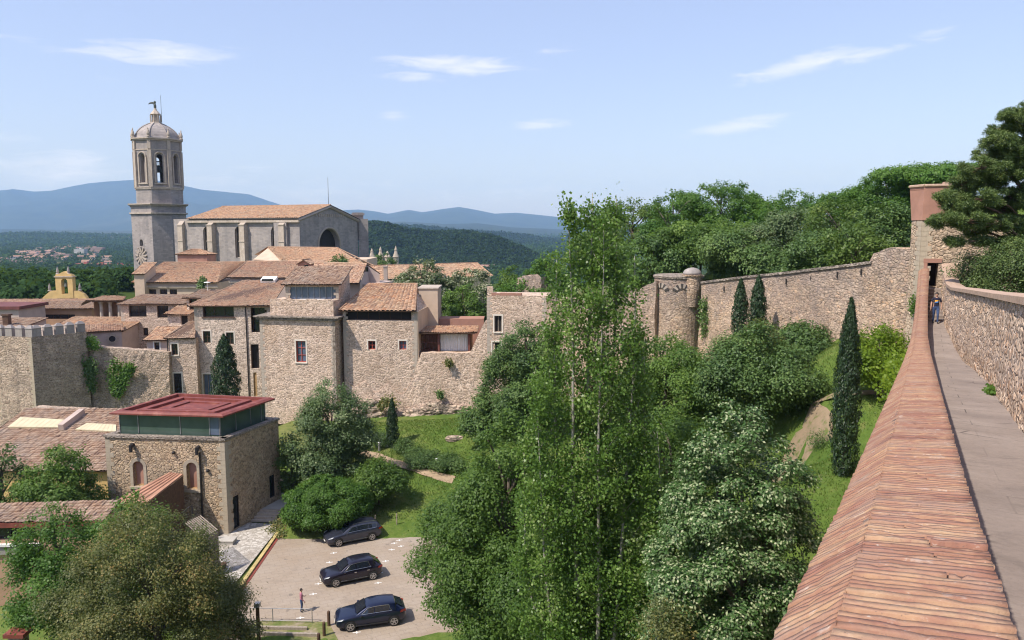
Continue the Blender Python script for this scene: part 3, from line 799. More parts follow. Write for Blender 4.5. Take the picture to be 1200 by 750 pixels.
    def roof_mono(s, rise, mat, ov=.4, seed=1, pitch=.3, ovs=None, amp=.055):
        d = np.linalg.norm(s.C-s.B); k = rise/d; z = s.z1; up = V(0, 0, .14); so = ov if ovs is None else ovs
        q = [(s.p('A', z-ov*k, (-so, ov))+up, s.p('B', z-ov*k, (so, ov))+up, s.p('C', z+rise+.1*k, (so, -.1))+up, s.p('D', z+rise+.1*k, (-so, -.1))+up)]
        for F, pk in ((s.R, 1.0), (s.Lf, 0.0)): s.gable(F, rise, pk)
        a, b = s.K.pt(0, z), s.K.pt(s.K.L, z); s.mb.poly([a, b, b+V(0, 0, rise), a+V(0, 0, rise)], 0)
        return roof_obj(s.root, q, mat, [], seed, pitch, amp)
    def roof_hip(s, rise, mat, ov=.4, inset=None, seed=1, pitch=.3):
        d = np.linalg.norm(s.C-s.B); i = d/2 if inset is None else inset; z = s.z1; k = rise/(d/2); up = V(0, 0, .14)
        nb = -V(s.F.n[0], s.F.n[1], 0)
        rA = s.p('A', z+rise, (i, 0))+nb*d/2+up; rB = s.p('B', z+rise, (-i, 0))+nb*d/2+up
        c = {q: s.p(q, z-ov*k, o)+up for q, o in (('A', (-ov, ov)), ('B', (ov, ov)), ('C', (ov, -ov)), ('D', (-ov, -ov)))}
        return roof_obj(s.root, [(c['A'], c['B'], rB, rA), (c['C'], c['D'], rA, rB), (c['B'], c['C'], rB+V(0, 0, .001), rB), (c['D'], c['A'], rA+V(0, 0, .001), rA)], mat,
                        [(rA, rB), (c['A'], rA), (c['B'], rB)], seed, pitch)
# ================================================================== the upper town wall and its houses
def zpx(px, py, Y): return P(px, py, Y)[2]
ST = dict(surround='surround')
# --- tall bastion house with the red window
Ab = P(305, 400, 94.0)[:2]; Bb = P(393, 400, 92.3)[:2]
def bastion():
    zl = zpx(350, 373, 92.5); zt = zpx(350, 352.5, 92.8)
    h = House('bastion_house', 'square stone bastion with a single red framed window and stone ledge round its top', 'house', (0, 0), (0, 0), 4.4, -24.2, zl, 'stone_house',
              [(347.0, 399.5, 358.5, 424.5, dict(frame='wood_red', pane='glass_blue', nx=2, nz=3, surround='surround', sill='surround', fw=.1))], A=Ab, B=Bb)
    r = h.done()
    # ledge
    mb = MB(); c = (h.A+h.C)/2; t = h.F.t; n = h.F.n
    w, d = h.F.L/2, 2.2
    mb.obox(V(c[0], c[1], zl+.10), V(*t, 0)*(w+.6), V(*n, 0)*(d+.5), V(0, 0, .08))
    mb.obox(V(c[0], c[1], zl-.14), V(*t, 0)*(w+.35), V(*n, 0)*(d+.25), V(0, 0, .14))
    mb.build('ledge', M['stone_dark'], r)
    # low terrace wall of rubble above it
    a = P(316.5, 362, 94.1)[:2]; b = P(390.7, 362, 92.8)[:2]; F = Face(a, b); nb = -F.n*3.8
    pb = MB(); z0 = zl+.2
    for p, q, zz in ((a, b, zt), (b, b+nb, zt), (b+nb, a+nb, zt), (a+nb, a, zt)):
        wall_face(pb, Face(p, q), z0, zz)
    rg = random.Random(4)
    pb.poly([V(*a, zt), V(*b, zt), V(*(b+nb), zt), V(*(a+nb), zt)])
    for i in range(26):
        u = (i+.5)/26*F.L; hh = rg.uniform(.04, .16)
        pb.obox(F.pt(u, zt+hh/2, -.2), V(*F.t, 0)*(F.L/54), V(*F.n, 0)*.2, V(0, 0, hh/2))
    pb.build('terrace_wall', M['stone_house'], r)
    mb = MB(); quoins(mb, h.B, -t, n, -24, zl-.3, w=(.5, .3)); mb.build('quoin', M['ashlar_trim'], r)
    # narrow slit grooves down the front
    return h
bast = bastion()
def penthouse():
    za = zpx(365, 351, 95)
    h = House('penthouse', 'rooftop room with a band of bluish panes and brown tiles, on the square bastion', 'house', (336.5, 94.6), (398.5, 94.6), 6.5, za-1.6, zpx(365, 333.3, 94.6), 'stone_house',
              [(339.5, 336, 395.5, 351, dict(frame='zinc', pane='glass_blue', nx=8, nz=1, fw=.06, depth=.2))])
    h.roof_mono(1.75, 'tile_c', .45, seed=31)
    h.done(False)
    mb = MB(); u0, u1, z0, z1 = h.F.rect(352, 349.2, 381, 351.6)
    bar(mb, h.F, u0, u1, z0-.25, z1-.1, .05, .5); o = mb.build('roof_bench', M['white'], h.root)
penthouse()
# --- tall pale house west of the bastion
def tall_house():
    Y = 103.5
    h = House('tall_stone_house', 'tall pale stone house of four floors with a drainpipe, behind the broad dark cypress', 'house', (229, Y), (317, Y), 10, -24.6, zpx(270, 357.5, Y), 'stone_render',
        [(237.5, 358.6, 274, 371.5, dict(nx=3, nz=1, depth=.6, sill='wood_dark')), (294, 360.5, 316, 389.5, dict(frame='wood_dark', pane='glass_dark', nx=3, nz=2, depth=.9)),
         (238, 388, 246.7, 402, dict(nx=2, nz=2, surround='surround')), (265, 389.5, 274, 403.5, dict(nx=2, nz=2, surround='surround')),
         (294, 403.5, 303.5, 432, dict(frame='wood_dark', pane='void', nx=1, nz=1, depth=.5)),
         (238.5, 438.5, 248.5, 464.5, dict(arch=0, nx=2, nz=1, frame='wood_grey', pane='glass_blue', name='door', surround='surround')),
         (297.2, 436.5, 301.2, 464.5, dict(nx=1, nz=1, frame='wood_warm', pane='wood_warm', name='door', depth=.15))])
    up = V(0, 0, .14)
    z = h.z1
    e0 = h.p('A', z-.2, (-.6, .6))+up; e1 = h.p('B', z-.2, (.5, .6))+up
    r1 = P(338, 328, 116); r0 = P(285, 329, 117.5)
    roof_obj(h.root, [(e0, e1, r1, r0), (h.p('D', z-.2, (-.6, -3)), e0+V(0, 0, .002), r0, r0+V(.2, 3, 0))], 'tile_a', [(e0, r0)], seed=5)
    h.done()
    mb = MB(); u, _ = h.F.pix(289.5, 400)
    mb.tube([h.F.pt(u, z-.2, .1), h.F.pt(u, -23, .1)], .07, 8); mb.build('drainpipe', M['iron'], h.root)
    mb = MB(); q = lerp(lerp(e0, e1, .62), lerp(r0, r1, .62), .93)
    mb.obox(q+V(0, 0, .35), V(1.1, 0, 0), V(0, .7, .25), V(0, -.06, .2)); s = mb.build('skylight', M['white'], h.root)
    mb = MB(); mb.obox(q+V(0, -.72, .33), V(.85, 0, 0), V(0, .04, .02), V(0, 0, .14)); mb.build('pane', M['glass_dark'], s)
    return h
tall_house()
# --- house with the ribbed terracotta roof
def red_roof_house():
    Y = 92.8
    h = House('ribbed_roof_house', 'stone house with a bright ribbed terracotta roof over one long strip of dark glazing', 'house', (402.5, Y+.8), (489, Y), 9, -24.0, zpx(445, 364.6, Y), 'stone_house',
        [(404.8, 365.2, 482, 375.3, dict(nx=6, nz=1, frame='wood_dark', pane='void', depth=.5)), (431.5, 399.5, 440, 409.7, dict(frame='wood_red', nx=2, nz=2, fw=.09, surround='surround')),
         (467.8, 399.5, 476.3, 409.7, dict(frame='wood_red', pane='glass_blue', nx=2, nz=2, fw=.09, surround='surround'))])
    z = h.z1; up = V(0, 0, .14)
    e0 = h.p('A', z-.1, (-.3, .55))+up; e1 = h.p('B', z-.1, (-.1, .55))+up
    r0 = P(432, 332.8, 101.5); r1 = P(488.5, 332.8, 101.5)
    roof_obj(h.root, [(e0, e1, r1, r0), (r1+V(0, 9, -3), r0+V(-3, 9, -3), r0, r1)], 'tile_b', [(r0, r1), (e0, r0), (e1, r1)], seed=8, pitch=.52, amp=.11)
    h.mb.poly([V(*h.B, z), V(*h.C, z), r1-V(0, 0, .2)], 0)
    h.done()
    mb = MB(); bar(mb, h.R, .02, 8.8, -16, z-.05, .0, .12); mb.build('side_render', M['plaster_cream'], h.root)
red_roof_house()
def cream_block():
    h = House('plaster_block', 'plain cream plastered block without windows behind the terrace, east of the ribbed roof house', 'house', (491.5, 99), (513.5, 99), 5, -20, zpx(500, 338.5, 99), 'plaster_cream')
    r = h.done(); mb = MB(); c = (h.A+h.C)/2
    mb.obox(V(c[0], c[1], h.z1+.08), V(*h.F.t, 0)*(h.F.L/2+.12), V(*h.F.n, 0)*2.62, V(0, 0, .08)); mb.build('coping', M['ashlar_trim'], r)
    mb = MB(); u, z = h.F.pix(493, 373); mb.obox(h.F.pt(u+.2, z, .2), V(.22, 0, 0), V(0, .18, 0), V(0, 0, .3)); mb.build('boiler_box', M['zinc'], r)
    mb = MB(); u, z = h.F.pix(492.5, 345); mb.tube([h.F.pt(u, z, .06), h.F.pt(u, z-5, .06)], .05, 6); mb.build('drainpipe', M['zinc'], r)
cream_block()
def veranda():
    Y = 93.6
    zb = zpx(520, 413, Y); ze = zpx(520, 391.5, Y); zr = zpx(530, 384, 97.5)
    A = P(490.5, 400, Y)[:2]; B = P(551, 400, Y)[:2]; F = Face(A, B)
    r = thing('roof_veranda', 'open veranda with white curtain and red posts under a low tiled roof', 'veranda', F.pt(F.L/2, zb, -2))
    mb = MB(); nb = -V(*F.n, 0)
    a, b = F.pt(0, zb), F.pt(F.L, zb); d = 4.0
    for p, q in ((a+nb*d, b+nb*d),): mb.obox((p+q)/2+V(0, 0, (ze-zb)/2), V(*F.t, 0)*F.L/2, nb*.1, V(0, 0, (ze-zb)/2))
    mb.obox((a+nb*d/2)+V(0, 0, (ze-zb)/2), V(*F.t, 0)*.1, nb*(d/2-.12), V(0, 0, (ze-zb)/2)); mb.obox(b+nb*(d/2+1)+V(0, 0, (ze-zb)/2), V(*F.t, 0)*.1, nb*(d/2-1.2), V(0, 0, (ze-zb)/2))
    mb.obox((a+b)/2+nb*d/2+V(0, 0, -.1), V(*F.t, 0)*F.L/2, nb*d/2, V(0, 0, .1))
    mb.build('wall', M['plaster_brown'], r)
    for px in (490.9, 514, 549.6):
        u, _ = F.pix(px, 400); m2 = MB(); bar(m2, F, u-.11, u+.11, zb, ze-.02, -.3, -.1); m2.build('post', M['wood_maroon'], r)
    m2 = MB(); bar(m2, F, -.2, F.L+.6, ze-.02, ze+.22, -.32, -.02); bar(m2, F, 0, F.L, zb, zb+.12, -.3, -.06); m2.build('beam', M['wood_dark'], r)
    # curtain, gathered
    u0, _ = F.pix(515.5, 400); u1, _ = F.pix(547.5, 400); cb = MB(); n = 64
    prev = None
    for i in range(n+1):
        u = lerp(u0, u1, i/n); o = -.75+.05*math.sin(i*1.5)+.02*math.sin(i*.7)
        cur = (F.pt(u, zb+.1, o), F.pt(u, ze-.1, o))
        if prev: cb.poly([prev[0], cur[0], cur[1], prev[1]])
        prev = cur
    cb.build('curtain', M['white'], r, smooth_=True)
    dm = MB(); u0, _ = F.pix(493, 400); u1, _ = F.pix(512, 400)
    for i in range(7): 
        u = lerp(u0, u1, i/6); bar(dm, F, u-.04, u+.04, zb+.1, ze-.2, -1.0, -.9)
    for z in (zb+.15, (zb+ze)/2, ze-.25): bar(dm, F, u0, u1, z-.05, z+.05, -.9, -.86)
    dm.build('timber_screen', M['wood_maroon'], r)
    e0 = F.pt(-.4, ze+.25, .5); e1 = F.pt(F.L+.9, ze+.25, .5); q0 = F.pt(-.4, zr+.2, -4.2); q1 = F.pt(F.L+.9, zr+.2, -4.2)
    roof_obj(r, [(e0, e1, q1, q0)], 'tile_b', [], seed=14)
    # pinkish terrace wall behind
    A2 = P(513.5, 380, 100)[:2]; B2 = P(567, 380, 100)[:2]
    h = House('terrace_house', 'low salmon coloured flat wall with tiled top behind the veranda', 'house', (0, 0), (0, 0), 3, -22, zpx(540, 373.5, 100), 'plaster_pink', A=A2, B=B2)
    h.done(); 
veranda()
# --- long town wall under the houses
WALLPTS = [(-60, 98.5), (102, 101.5), (140, 101), (172, 101), (230, 102.8)]
def rock_wall(name, label, F, z0, top, mat, seed=1, step=.5, amp=.12, thick=1.2, cat='wall', loc=None, rough=.15, batter=.4):
    """thick masonry wall, its face slightly uneven; top is a list of (u, z)"""
    rg = np.random.default_rng(seed)
    n = max(2, int(F.L/step)); m_ = 14
    us = np.linspace(0, F.L, n+1); tz = np.interp(us, [t[0] for t in top], [t[1] for t in top])
    tz = tz+rg.normal(0, rough*.25, n+1)
    mb = MB(); g = {}
    for i, u in enumerate(us):
        for j in range(m_+1):
            z = lerp(z0, tz[i], j/m_); o = rg.normal(0, amp*.35)+amp*math.sin(u*.7+z*.9+seed) if 0 < j < m_ else 0
            o += (1-j/m_)*batter
            g[i, j] = len(mb.v); mb.v.append(tuple(F.pt(u, z, o)))
        g[i, 'b'] = len(mb.v); mb.v.append(tuple(F.pt(u, tz[i], -thick)))
        g[i, 'c'] = len(mb.v); mb.v.append(tuple(F.pt(u, z0, -thick)))
    for i in range(n):
        for j in range(m_):
            mb.face((g[i, j], g[i+1, j], g[i+1, j+1], g[i, j+1]), 0, [(us[i], j), (us[i+1], j), (us[i+1], j+1), (us[i], j+1)])
        mb.face((g[i, m_], g[i+1, m_], g[i+1, 'b'], g[i, 'b'])); mb.face((g[i, 'b'], g[i+1, 'b'], g[i+1, 'c'], g[i, 'c']))
    for i in (0, n): mb.face([g[i, j] for j in range(m_+1)]+[g[i, 'b'], g[i, 'c']])
    r = thing(name, label, cat, F.pt(F.L/2, z0, -thick/2))
    mb.build('masonry', M[mat], r)
    return r
def front_wall():
    # from the ribbed roof house to the ruined house
    Y = 92.6
    A = P(403, 400, 93.45)[:2]; B = P(580, 400, 92.0)[:2]; F = Face(A, B)
    def tp(px, py): u, z = F.pix(px, py); return (u, z)
    zt = F.pix(489, 413.5)[1]
    h0 = F.pix(404, 440)[1]
    r = rock_wall('town_wall', 'long rubble town wall on boulders, below the veranda and the ribbed roof house', F, -24, [(0, h0), tp(415, 455), tp(428, 446), tp(440, 462), tp(455, 450), tp(470, 464), tp(480, 452), tp(487, 440), (F.pix(489.5, 413)[0], zt), tp(551, 414), tp(556, 402), tp(564, 385), tp(571, 372), tp(580, 372)], 'stone_house', 3, step=.6, amp=.035, batter=.25)
    # rock outcrop at the foot
    rg = np.random.default_rng(8); mb = MB()
    for i in range(230):
        u = rg.uniform(1.5, F.L-.5); zz = rg.uniform(0, 1)**1.2; env = (3.3*(.62+.38*math.sin(u*.55+1)) if u > 2.5 else 1.5)*(1-.5*(u/F.L)**2)
        z = -23.4+zz*env; s = rg.uniform(.3, .85)
        c = F.pt(u, z, .35+.6*(1-zz)*rg.uniform(.2, 1.2))
        vs = []
        pr = [(s*.35, -s*.5), (s*.9, -s*.3), (s, .05), (s*.75, s*.32), (s*.3, s*.45)]
        mb.lathe(c, [(a*rg.uniform(.85, 1.15), b) for a, b in pr], 7, a0=rg.uniform(0, 6), sx=1.25, sy=.75)
    vv = np.array(mb.v); vv += rg.normal(0, .06, vv.shape); mb.v = list(map(tuple, vv))
    mb.build('foundation_rock', M['rock'], r)
front_wall()
def ruined_house():
    Y = 92.0
    A = P(570.5, 380, Y)[:2]; B = P(641, 380, 91)[:2]
    zt = zpx(600, 346, Y)
    h = House('roofless_house', 'roofless stone house front with two dark tall windows, east end of the town wall', 'house', (0, 0), (0, 0), 5, -24.2, zt, 'stone_house',
      [(579.3, 370, 588, 389, dict(nx=2, nz=1, frame='wood_grey', pane='void', surround='surround', sill='surround')), (577, 401, 587, 414, dict(nx=1, nz=1, frame='wood_grey', pane='glass_dark', surround='surround'))], A=A, B=B)
    r = h.done()
    mb = MB(); rg = random.Random(2)
    u0, _ = h.F.pix(576, 346); u1, _ = h.F.pix(611, 346)
    n = 14
    for i in range(n):
        u = lerp(u0, u1, (i+.5)/n); mb.obox(h.F.pt(u, zt+.14, -.35), V(*h.F.t, 0)*((u1-u0)/n*.48), V(*h.F.n, 0)*.36, V(0, 0, .14+rg.uniform(-.03, .04)))
    mb.build('brick_coping', M['tile_b'] if False else M['plaster_pink'], r)
    mb = MB(); u, _ = h.F.pix(572.5, 346); mb.obox(h.F.pt(.35, zt+.5, -.4), V(.35, 0, 0), V(0, .4, 0), V(0, 0, .5)); mb.build('chimney_stub', M['stone_house'], r)
ruined_house()
# --- wall joining the roofless house to the half-round tower, behind the poplar
F = Face(P(640, 380, 91)[:2], P(768, 380, 82.5)[:2])
rock_wall('linking_wall', 'rubble wall behind the tall poplar, from the roofless house to the half round tower', F, -22, [(0, zpx(640, 347, 91)), (F.L*.5, zpx(700, 354, 87)), (F.L, zpx(768, 330, 82.5))], 'stone_rampart', 6)

# --- battlemented tower, left edge
def battlement_tower():
    c = P(37, 400, 95)[:2]
    Bp = P(102, 400, 100.3)[:2]; Ap = c+V(-16, 3.2)
    r = thing('battlemented_tower', 'square town wall tower with a row of pale merlons along its top', 'tower', (c[0], c[1]+4, -26))
    zt = zpx(37, 395, 95)
    mb = MB(); F1 = Face(Ap, c); F2 = Face(c, Bp)
    wall_face(mb, F1, -27, zt); wall_face(mb, F2, -27, zt); wall_face(mb, Face(Bp, Bp+V(-8, 9)), -27, zt)
    mb.poly([V(*Ap, zt-.2), V(*c, zt-.2), V(*Bp, zt-.2), V(*(Bp+V(-8, 9)), zt-.2), V(*(Ap+V(2, 9)), zt-.2)])
    mb.build('wall', M['stone_wall'], r)
    q = MB(); quoins(q, c, -F1.t, F1.n, -26, zt-.1, w=(.6, .35)); q.build('quoin', M['ashlar_quoin'], r)
    for F, n, off in ((F1, 11, .25), (F2, 5, .55)):
        for i in range(n):
            w = .98; gap = F.L/n; u = F.L-(i+off)*gap if F is F1 else (i+off)*gap
            if u-w/2 < 0 or u+w/2 > F.L+.3: continue
            m2 = MB(); bar(m2, F, u-w/2, u+w/2, zt-.05, zt+1.05, -.6, -.02)
            a = [F.pt(u-w/2-.06, zt+1.05, .05), F.pt(u+w/2+.06, zt+1.05, .05), F.pt(u+w/2+.06, zt+1.05, -.68), F.pt(u-w/2-.06, zt+1.05, -.68)]
            top = [F.pt(u-w*.2, zt+1.42, -.25), F.pt(u+w*.2, zt+1.42, -.25), F.pt(u+w*.2, zt+1.42, -.4), F.pt(u-w*.2, zt+1.42, -.4)]
            for k in range(4): m2.poly([a[k], a[(k+1) % 4], top[(k+1) % 4], top[k]])
            m2.poly(top); m2.poly(a[::-1])
            m2.build('merlon', M['ashlar_church'] , r)
battlement_tower()
F = Face(P(98, 400, 101)[:2], P(197, 400, 101.2)[:2])
rock_wall('ivy_wall', 'stained rubble wall with hanging ivy, between the battlemented tower and the small houses', F, -27, [(0, zpx(100, 406, 101)), (F.L*.35, zpx(130, 408, 101)), (F.L, zpx(197, 413, 101))], 'stone_wall', 12, amp=.1)
# --- small houses between the ivy wall and the tall house
def small_houses():
    h = House('narrow_stone_house', 'narrow rubble house with small window above tall dark door, joined to the ivy wall', 'house', (196, 102), (229.5, 102.3), 6, -25, zpx(212, 397, 102), 'stone_house',
        [(201, 403, 208.3, 416, dict(nx=2, nz=1, surround='surround', sill='surround')), (203.8, 437.5, 213, 460.5, dict(nx=2, nz=3, frame='iron', surround='surround', name='door'))])
    up = V(0, 0, .14); z = h.z1
    e0 = h.p('A', z-.05, (-.3, .3))+up; e1 = h.p('B', z-.05, (0, .3))+up; r1 = P(230, 376, 105); r0 = P(222.5, 377, 106)
    roof_obj(h.root, [(e0, e1, r1, r0), (h.p('D', z, (-.3, 0)), e0+V(0, 0, .001), r0, r0+V(0, 1.5, 0))], 'tile_c', [(e0, r0)], seed=22)
    h.mb.poly([V(*h.A, z), V(*h.B, z), r1-up, r0-up]); h.done()
    mb = MB(); mb.tube([h.F.pt(.05, z, .12), h.F.pt(.05, -24, .12)], .07, 7); mb.build('drainpipe', M['iron'], h.root)
    h = House('white_lean_to', 'little whitewashed lean-to with an orange tiled roof and one small window, on the ivy wall', 'house', (172, 103.5), (196, 103.5), 4, -20, zpx(184, 398.5, 103.5), 'plaster_grey',
        [(181, 401.2, 187, 412.3, dict(nx=1, nz=1, surround='white'))])
    h.roof_mono(1.15, 'tile_b', .45, seed=23); h.done(False)
    h = House('middle_lean_to', 'short roofed wall stub with dull tiles behind the whitewashed lean-to', 'house', (188, 108), (212, 108), 4, -20, zpx(200, 388, 108), 'stone_render')
    h.roof_mono(.3, 'tile_c', .35, seed=24); h.done(False)
    Y = 117
    h = House('wide_window_house', 'stone house with two wide dark windows under brown eaves and two tiny openings', 'house', (143.5, Y), (214, Y), 8, -22, zpx(180, 357, Y), 'stone_house',
        [(150.8, 358, 171.6, 371.4, dict(nx=2, nz=1, depth=.5)), (184, 358.3, 197.4, 372.5, dict(nx=2, nz=1, depth=.5)), (167.8, 384.3, 173.6, 393.2, dict(nx=1, nz=1)), (151.6, 395, 154, 399.5, dict(nx=1, nz=1, fw=.03))])
    h.roof_mono(.75, 'tile_c', .5, seed=25); h.done(False)
    h = House('orange_roof_annex', 'small annex with bright orange tiles and one shaded window, beside the dark attic', 'house', (198, 111), (221.5, 111), 4.5, -21, zpx(210, 368.5, 111), 'stone_render',
        [(212.2, 370, 220, 380.6, dict(nx=1, nz=1, pane='void'))])
    h.roof_mono(.75, 'tile_b', .5, seed=26); h.done(False)
    h = House('attic_tower_house', 'slim house with an open dark attic under brown eaves, behind the orange roof annex', 'house', (221, 113), (240, 113), 7, -21, zpx(230, 349, 113), 'stone_render',
        [(221.6, 350.3, 231, 364.6, dict(nx=2, nz=1, depth=.6)), ])
    up = V(0, 0, .14); z = h.z1
    e0 = h.p('A', z-.15, (-.5, .5))+up; e1 = h.p('B', z-.15, (2.0, .5))+up
    roof_obj(h.root, [(e0, e1, P(262, 339.5, 120), P(236, 338.5, 120))], 'tile_c', [], seed=27); h.done()
    mb = MB(); q = P(243, 331, 119); mb.tube([q+V(0, 0, -1.4), q], .05, 6); 
    mb.lathe((q[0], q[1]-.1, q[2]-.05), [(.02, 0), (.5, .02), (.42, .12), (.05, .18)], 14); mb.v = mb.v
    o = mb.build('satellite_dish', M['white'], loc=tuple(q+V(0, 0, -1.4))); tag(o, 'white satellite dish on a short mast above the brown attic eaves', 'satellite dish')
small_houses()
# --- roofs further up the hill
def upper_houses():
    Y = 150
    h = House('four_window_house', 'broad cream house with four small windows in a row under a wide orange roof', 'house', (163, Y), (257, Y), 17, -22, zpx(210, 331.5, Y), 'plaster_cream',
        [(162.8+i, 339, 171.5+i, 346.5, dict(arch=0, nx=2, nz=1, frame='wood_dark')) for i in (.6, 11.6, 24.6, 36)])
    z = h.z1; up = V(0, 0, .14)
    e0 = h.p('A', z, (-.5, .7))+up; e1 = h.p('B', z, (.4, .7))+up; e2 = P(273, 321.5, 158)
    r0 = P(192, 307.5, 160); r1 = P(288, 307, 164)
    roof_obj(h.root, [(e0, e1, lerp(r0, r1, .72), r0), (e1, e2, r1, lerp(r0, r1, .72)), (h.p('D', z, (-.5, -.5)), e0+V(0, 0, .002), r0, r0+V(0, 1, 0))], 'tile_b', [(e0, r0), (r0, r1)], seed=41, pitch=.4, amp=.07)
    h.done()
    mb = MB(); bar(mb, h.F, -.3, h.F.L+.3, z-.9, z-.55, .002, .35); mb.build('cornice', M['ashlar_trim'], h.root)
    h = House('side_dormer_house', 'small cream dormer block with pale tiles at the west end of the wide orange roof', 'house', (161.5, 148.5), (173, 148.5), 5, -16, zpx(168, 321, 148.5), 'plaster_cream')
    h.roof_mono(1.9, 'tile_b', .4, seed=42); h.done(False)
    h = House('roof_terrace_box', 'small pink rooftop box with a flat orange tiled top, in front of the cathedral nave', 'house', (213, 167), (247, 167), 5, -14, zpx(230, 298.2, 167), 'plaster_pink')
    h.roof_hip(.9, 'tile_b', .35, seed=43, inset=2.2); h.done()
    Y = 134
    h = House('long_roof_house', 'long house whose wide brown roof carries the little gabled dormer, behind the rooftop room', 'house', (273, Y), (395, Y), 16, -20, zpx(300, 326, Y), 'plaster_grey')
    z = h.z1
    e0 = h.p('A', z, (-.3, .6))+up; e1 = h.p('B', z, (0, .6))+up; r0 = P(289, 306.5, 145); r1 = P(380, 305.5, 145)
    roof_obj(h.root, [(e0, e1, r1, r0), (h.p('D', z, (0, 0)), e0+V(0, 0, .002), r0, r0+V(0, 1, 0))], 'tile_a', [(r0, r1), (e0, r0)], seed=44, pitch=.34, amp=.06)
    h.done()
    mb = MB(); bar(mb, h.F, -.2, h.F.L*.6, z-.75, z-.45, .002, .3); mb.build('cornice', M['ashlar_trim'], h.root)
    d = House('roof_dormer', 'little gabled dormer with one dark window on the long brown roof', 'dormer', (351.8, 137), (365.5, 137), 4, zpx(358, 320, 137)-.6, zpx(358, 309.5, 137), 'plaster_pink', [(355.5, 310.2, 361.5, 316.5, dict(nx=1, nz=1))])
    d.roof_gable_front(.6, 'tile_a', .25, seed=45); d.done(False)
    Y = 124
    h = House('pink_gable_house', 'house with a plain pink gable end and mottled roof, behind the rooftop room', 'house', (372, Y), (437, Y-2.5), 9, -20, zpx(400, 332, Y), 'plaster_grey')
    z = h.z1
    e0 = h.p('A', z-.2, (-.3, .4))+up; e1 = P(420.5, 331.5, 119.5); r1 = P(430, 309.3, 126); r0 = P(368, 307.5, 128)
    roof_obj(h.root, [(e0, e1, r1, r0), (P(446, 320.5, 127), P(400, 318, 140), r0, r1)], 'tile_a', [(r0, r1)], seed=46)
    A = P(421.5, 330, 120.2); B = P(445, 330, 126)
    h.mb.poly([V(A[0], A[1], -20), V(B[0], B[1], -20), V(B[0], B[1], P(445, 321, 126)[2]), r1-V(0, 0, .25), V(A[0], A[1], e1[2]-.2)])
    h.done()
    F2 = Face(A, B); w = F2.rect(427.3, 312.8, 430.6, 318.5); w.append(0); window(h.root, F2, w, depth=-.05, nx=1, nz=1, fw=.04)
    Y = 168
    h = House('big_gable_house', 'large pale house with broad orange roof and pale gable end, directly below the cathedral arch', 'house', (300, Y), (432, Y), 13, -18, zpx(360, 304, Y), 'plaster_cream')
    z = h.z1
    r0 = P(314, 289.3, 173); r1 = P(395, 290.3, 173)
    roof_obj(h.root, [(P(330, 304.5, Y-1), P(434, 312.5, Y-4), r1, r0), (P(298, 298.5, 180), P(330, 304.5, Y-1)+V(0, 0, .002), r0+V(0, .1, 0), r0+V(-.1, .2, 0)), (P(440, 312.2, Y-3), P(436, 309, Y+16), r1+V(0, .2, 0), r1)], 'tile_b', [(r0, r1)], seed=47, pitch=.4, amp=.07)
    h.mb.poly([V(*h.A, z-.1), P(330, 304.5, Y-.9)-V(0, 0, .3), r0-V(0, 0, .25), V(*h.D, z)])
    h.done()
    Y = 150
    h = House('long_orange_roof_house', 'long low house with a plain orange roof and one pale chimney, behind the flowering trees', 'house', (440, 150), (575, 165), 12, -20, zpx(500, 326, 155), 'plaster_cream')
    h.roof_gable(2.3, 'tile_b', .5, seed=48, pitch=.4, amp=.06); h.done()
    mb = MB(); q = P(452, 326, 150.5); mb.obox(q+V(0, 0, .3), V(.35, 0, 0), V(0, .35, 0), V(0, 0, 1.9)); mb.obox(q+V(0, 0, 2.3), V(.45, 0, 0), V(0, .45, 0), V(0, 0, .12)); mb.build('chimney', M['plaster_grey'], h.root)
    # small ruin top right
    F = Face(P(606, 330, 104)[:2], P(634, 330, 102)[:2])
    rock_wall('broken_wall', 'stub of broken wall topped with crumbling orange tiles, among bushes left of the poplar', F, -18, [(0, zpx(606, 326, 104)), (F.L*.25, zpx(612, 323.5, 103)), (F.L*.7, zpx(628, 323.5, 103)), (F.L, zpx(634, 326, 102))], 'stone_rampart', 33, step=.3, rough=.5)
upper_houses()
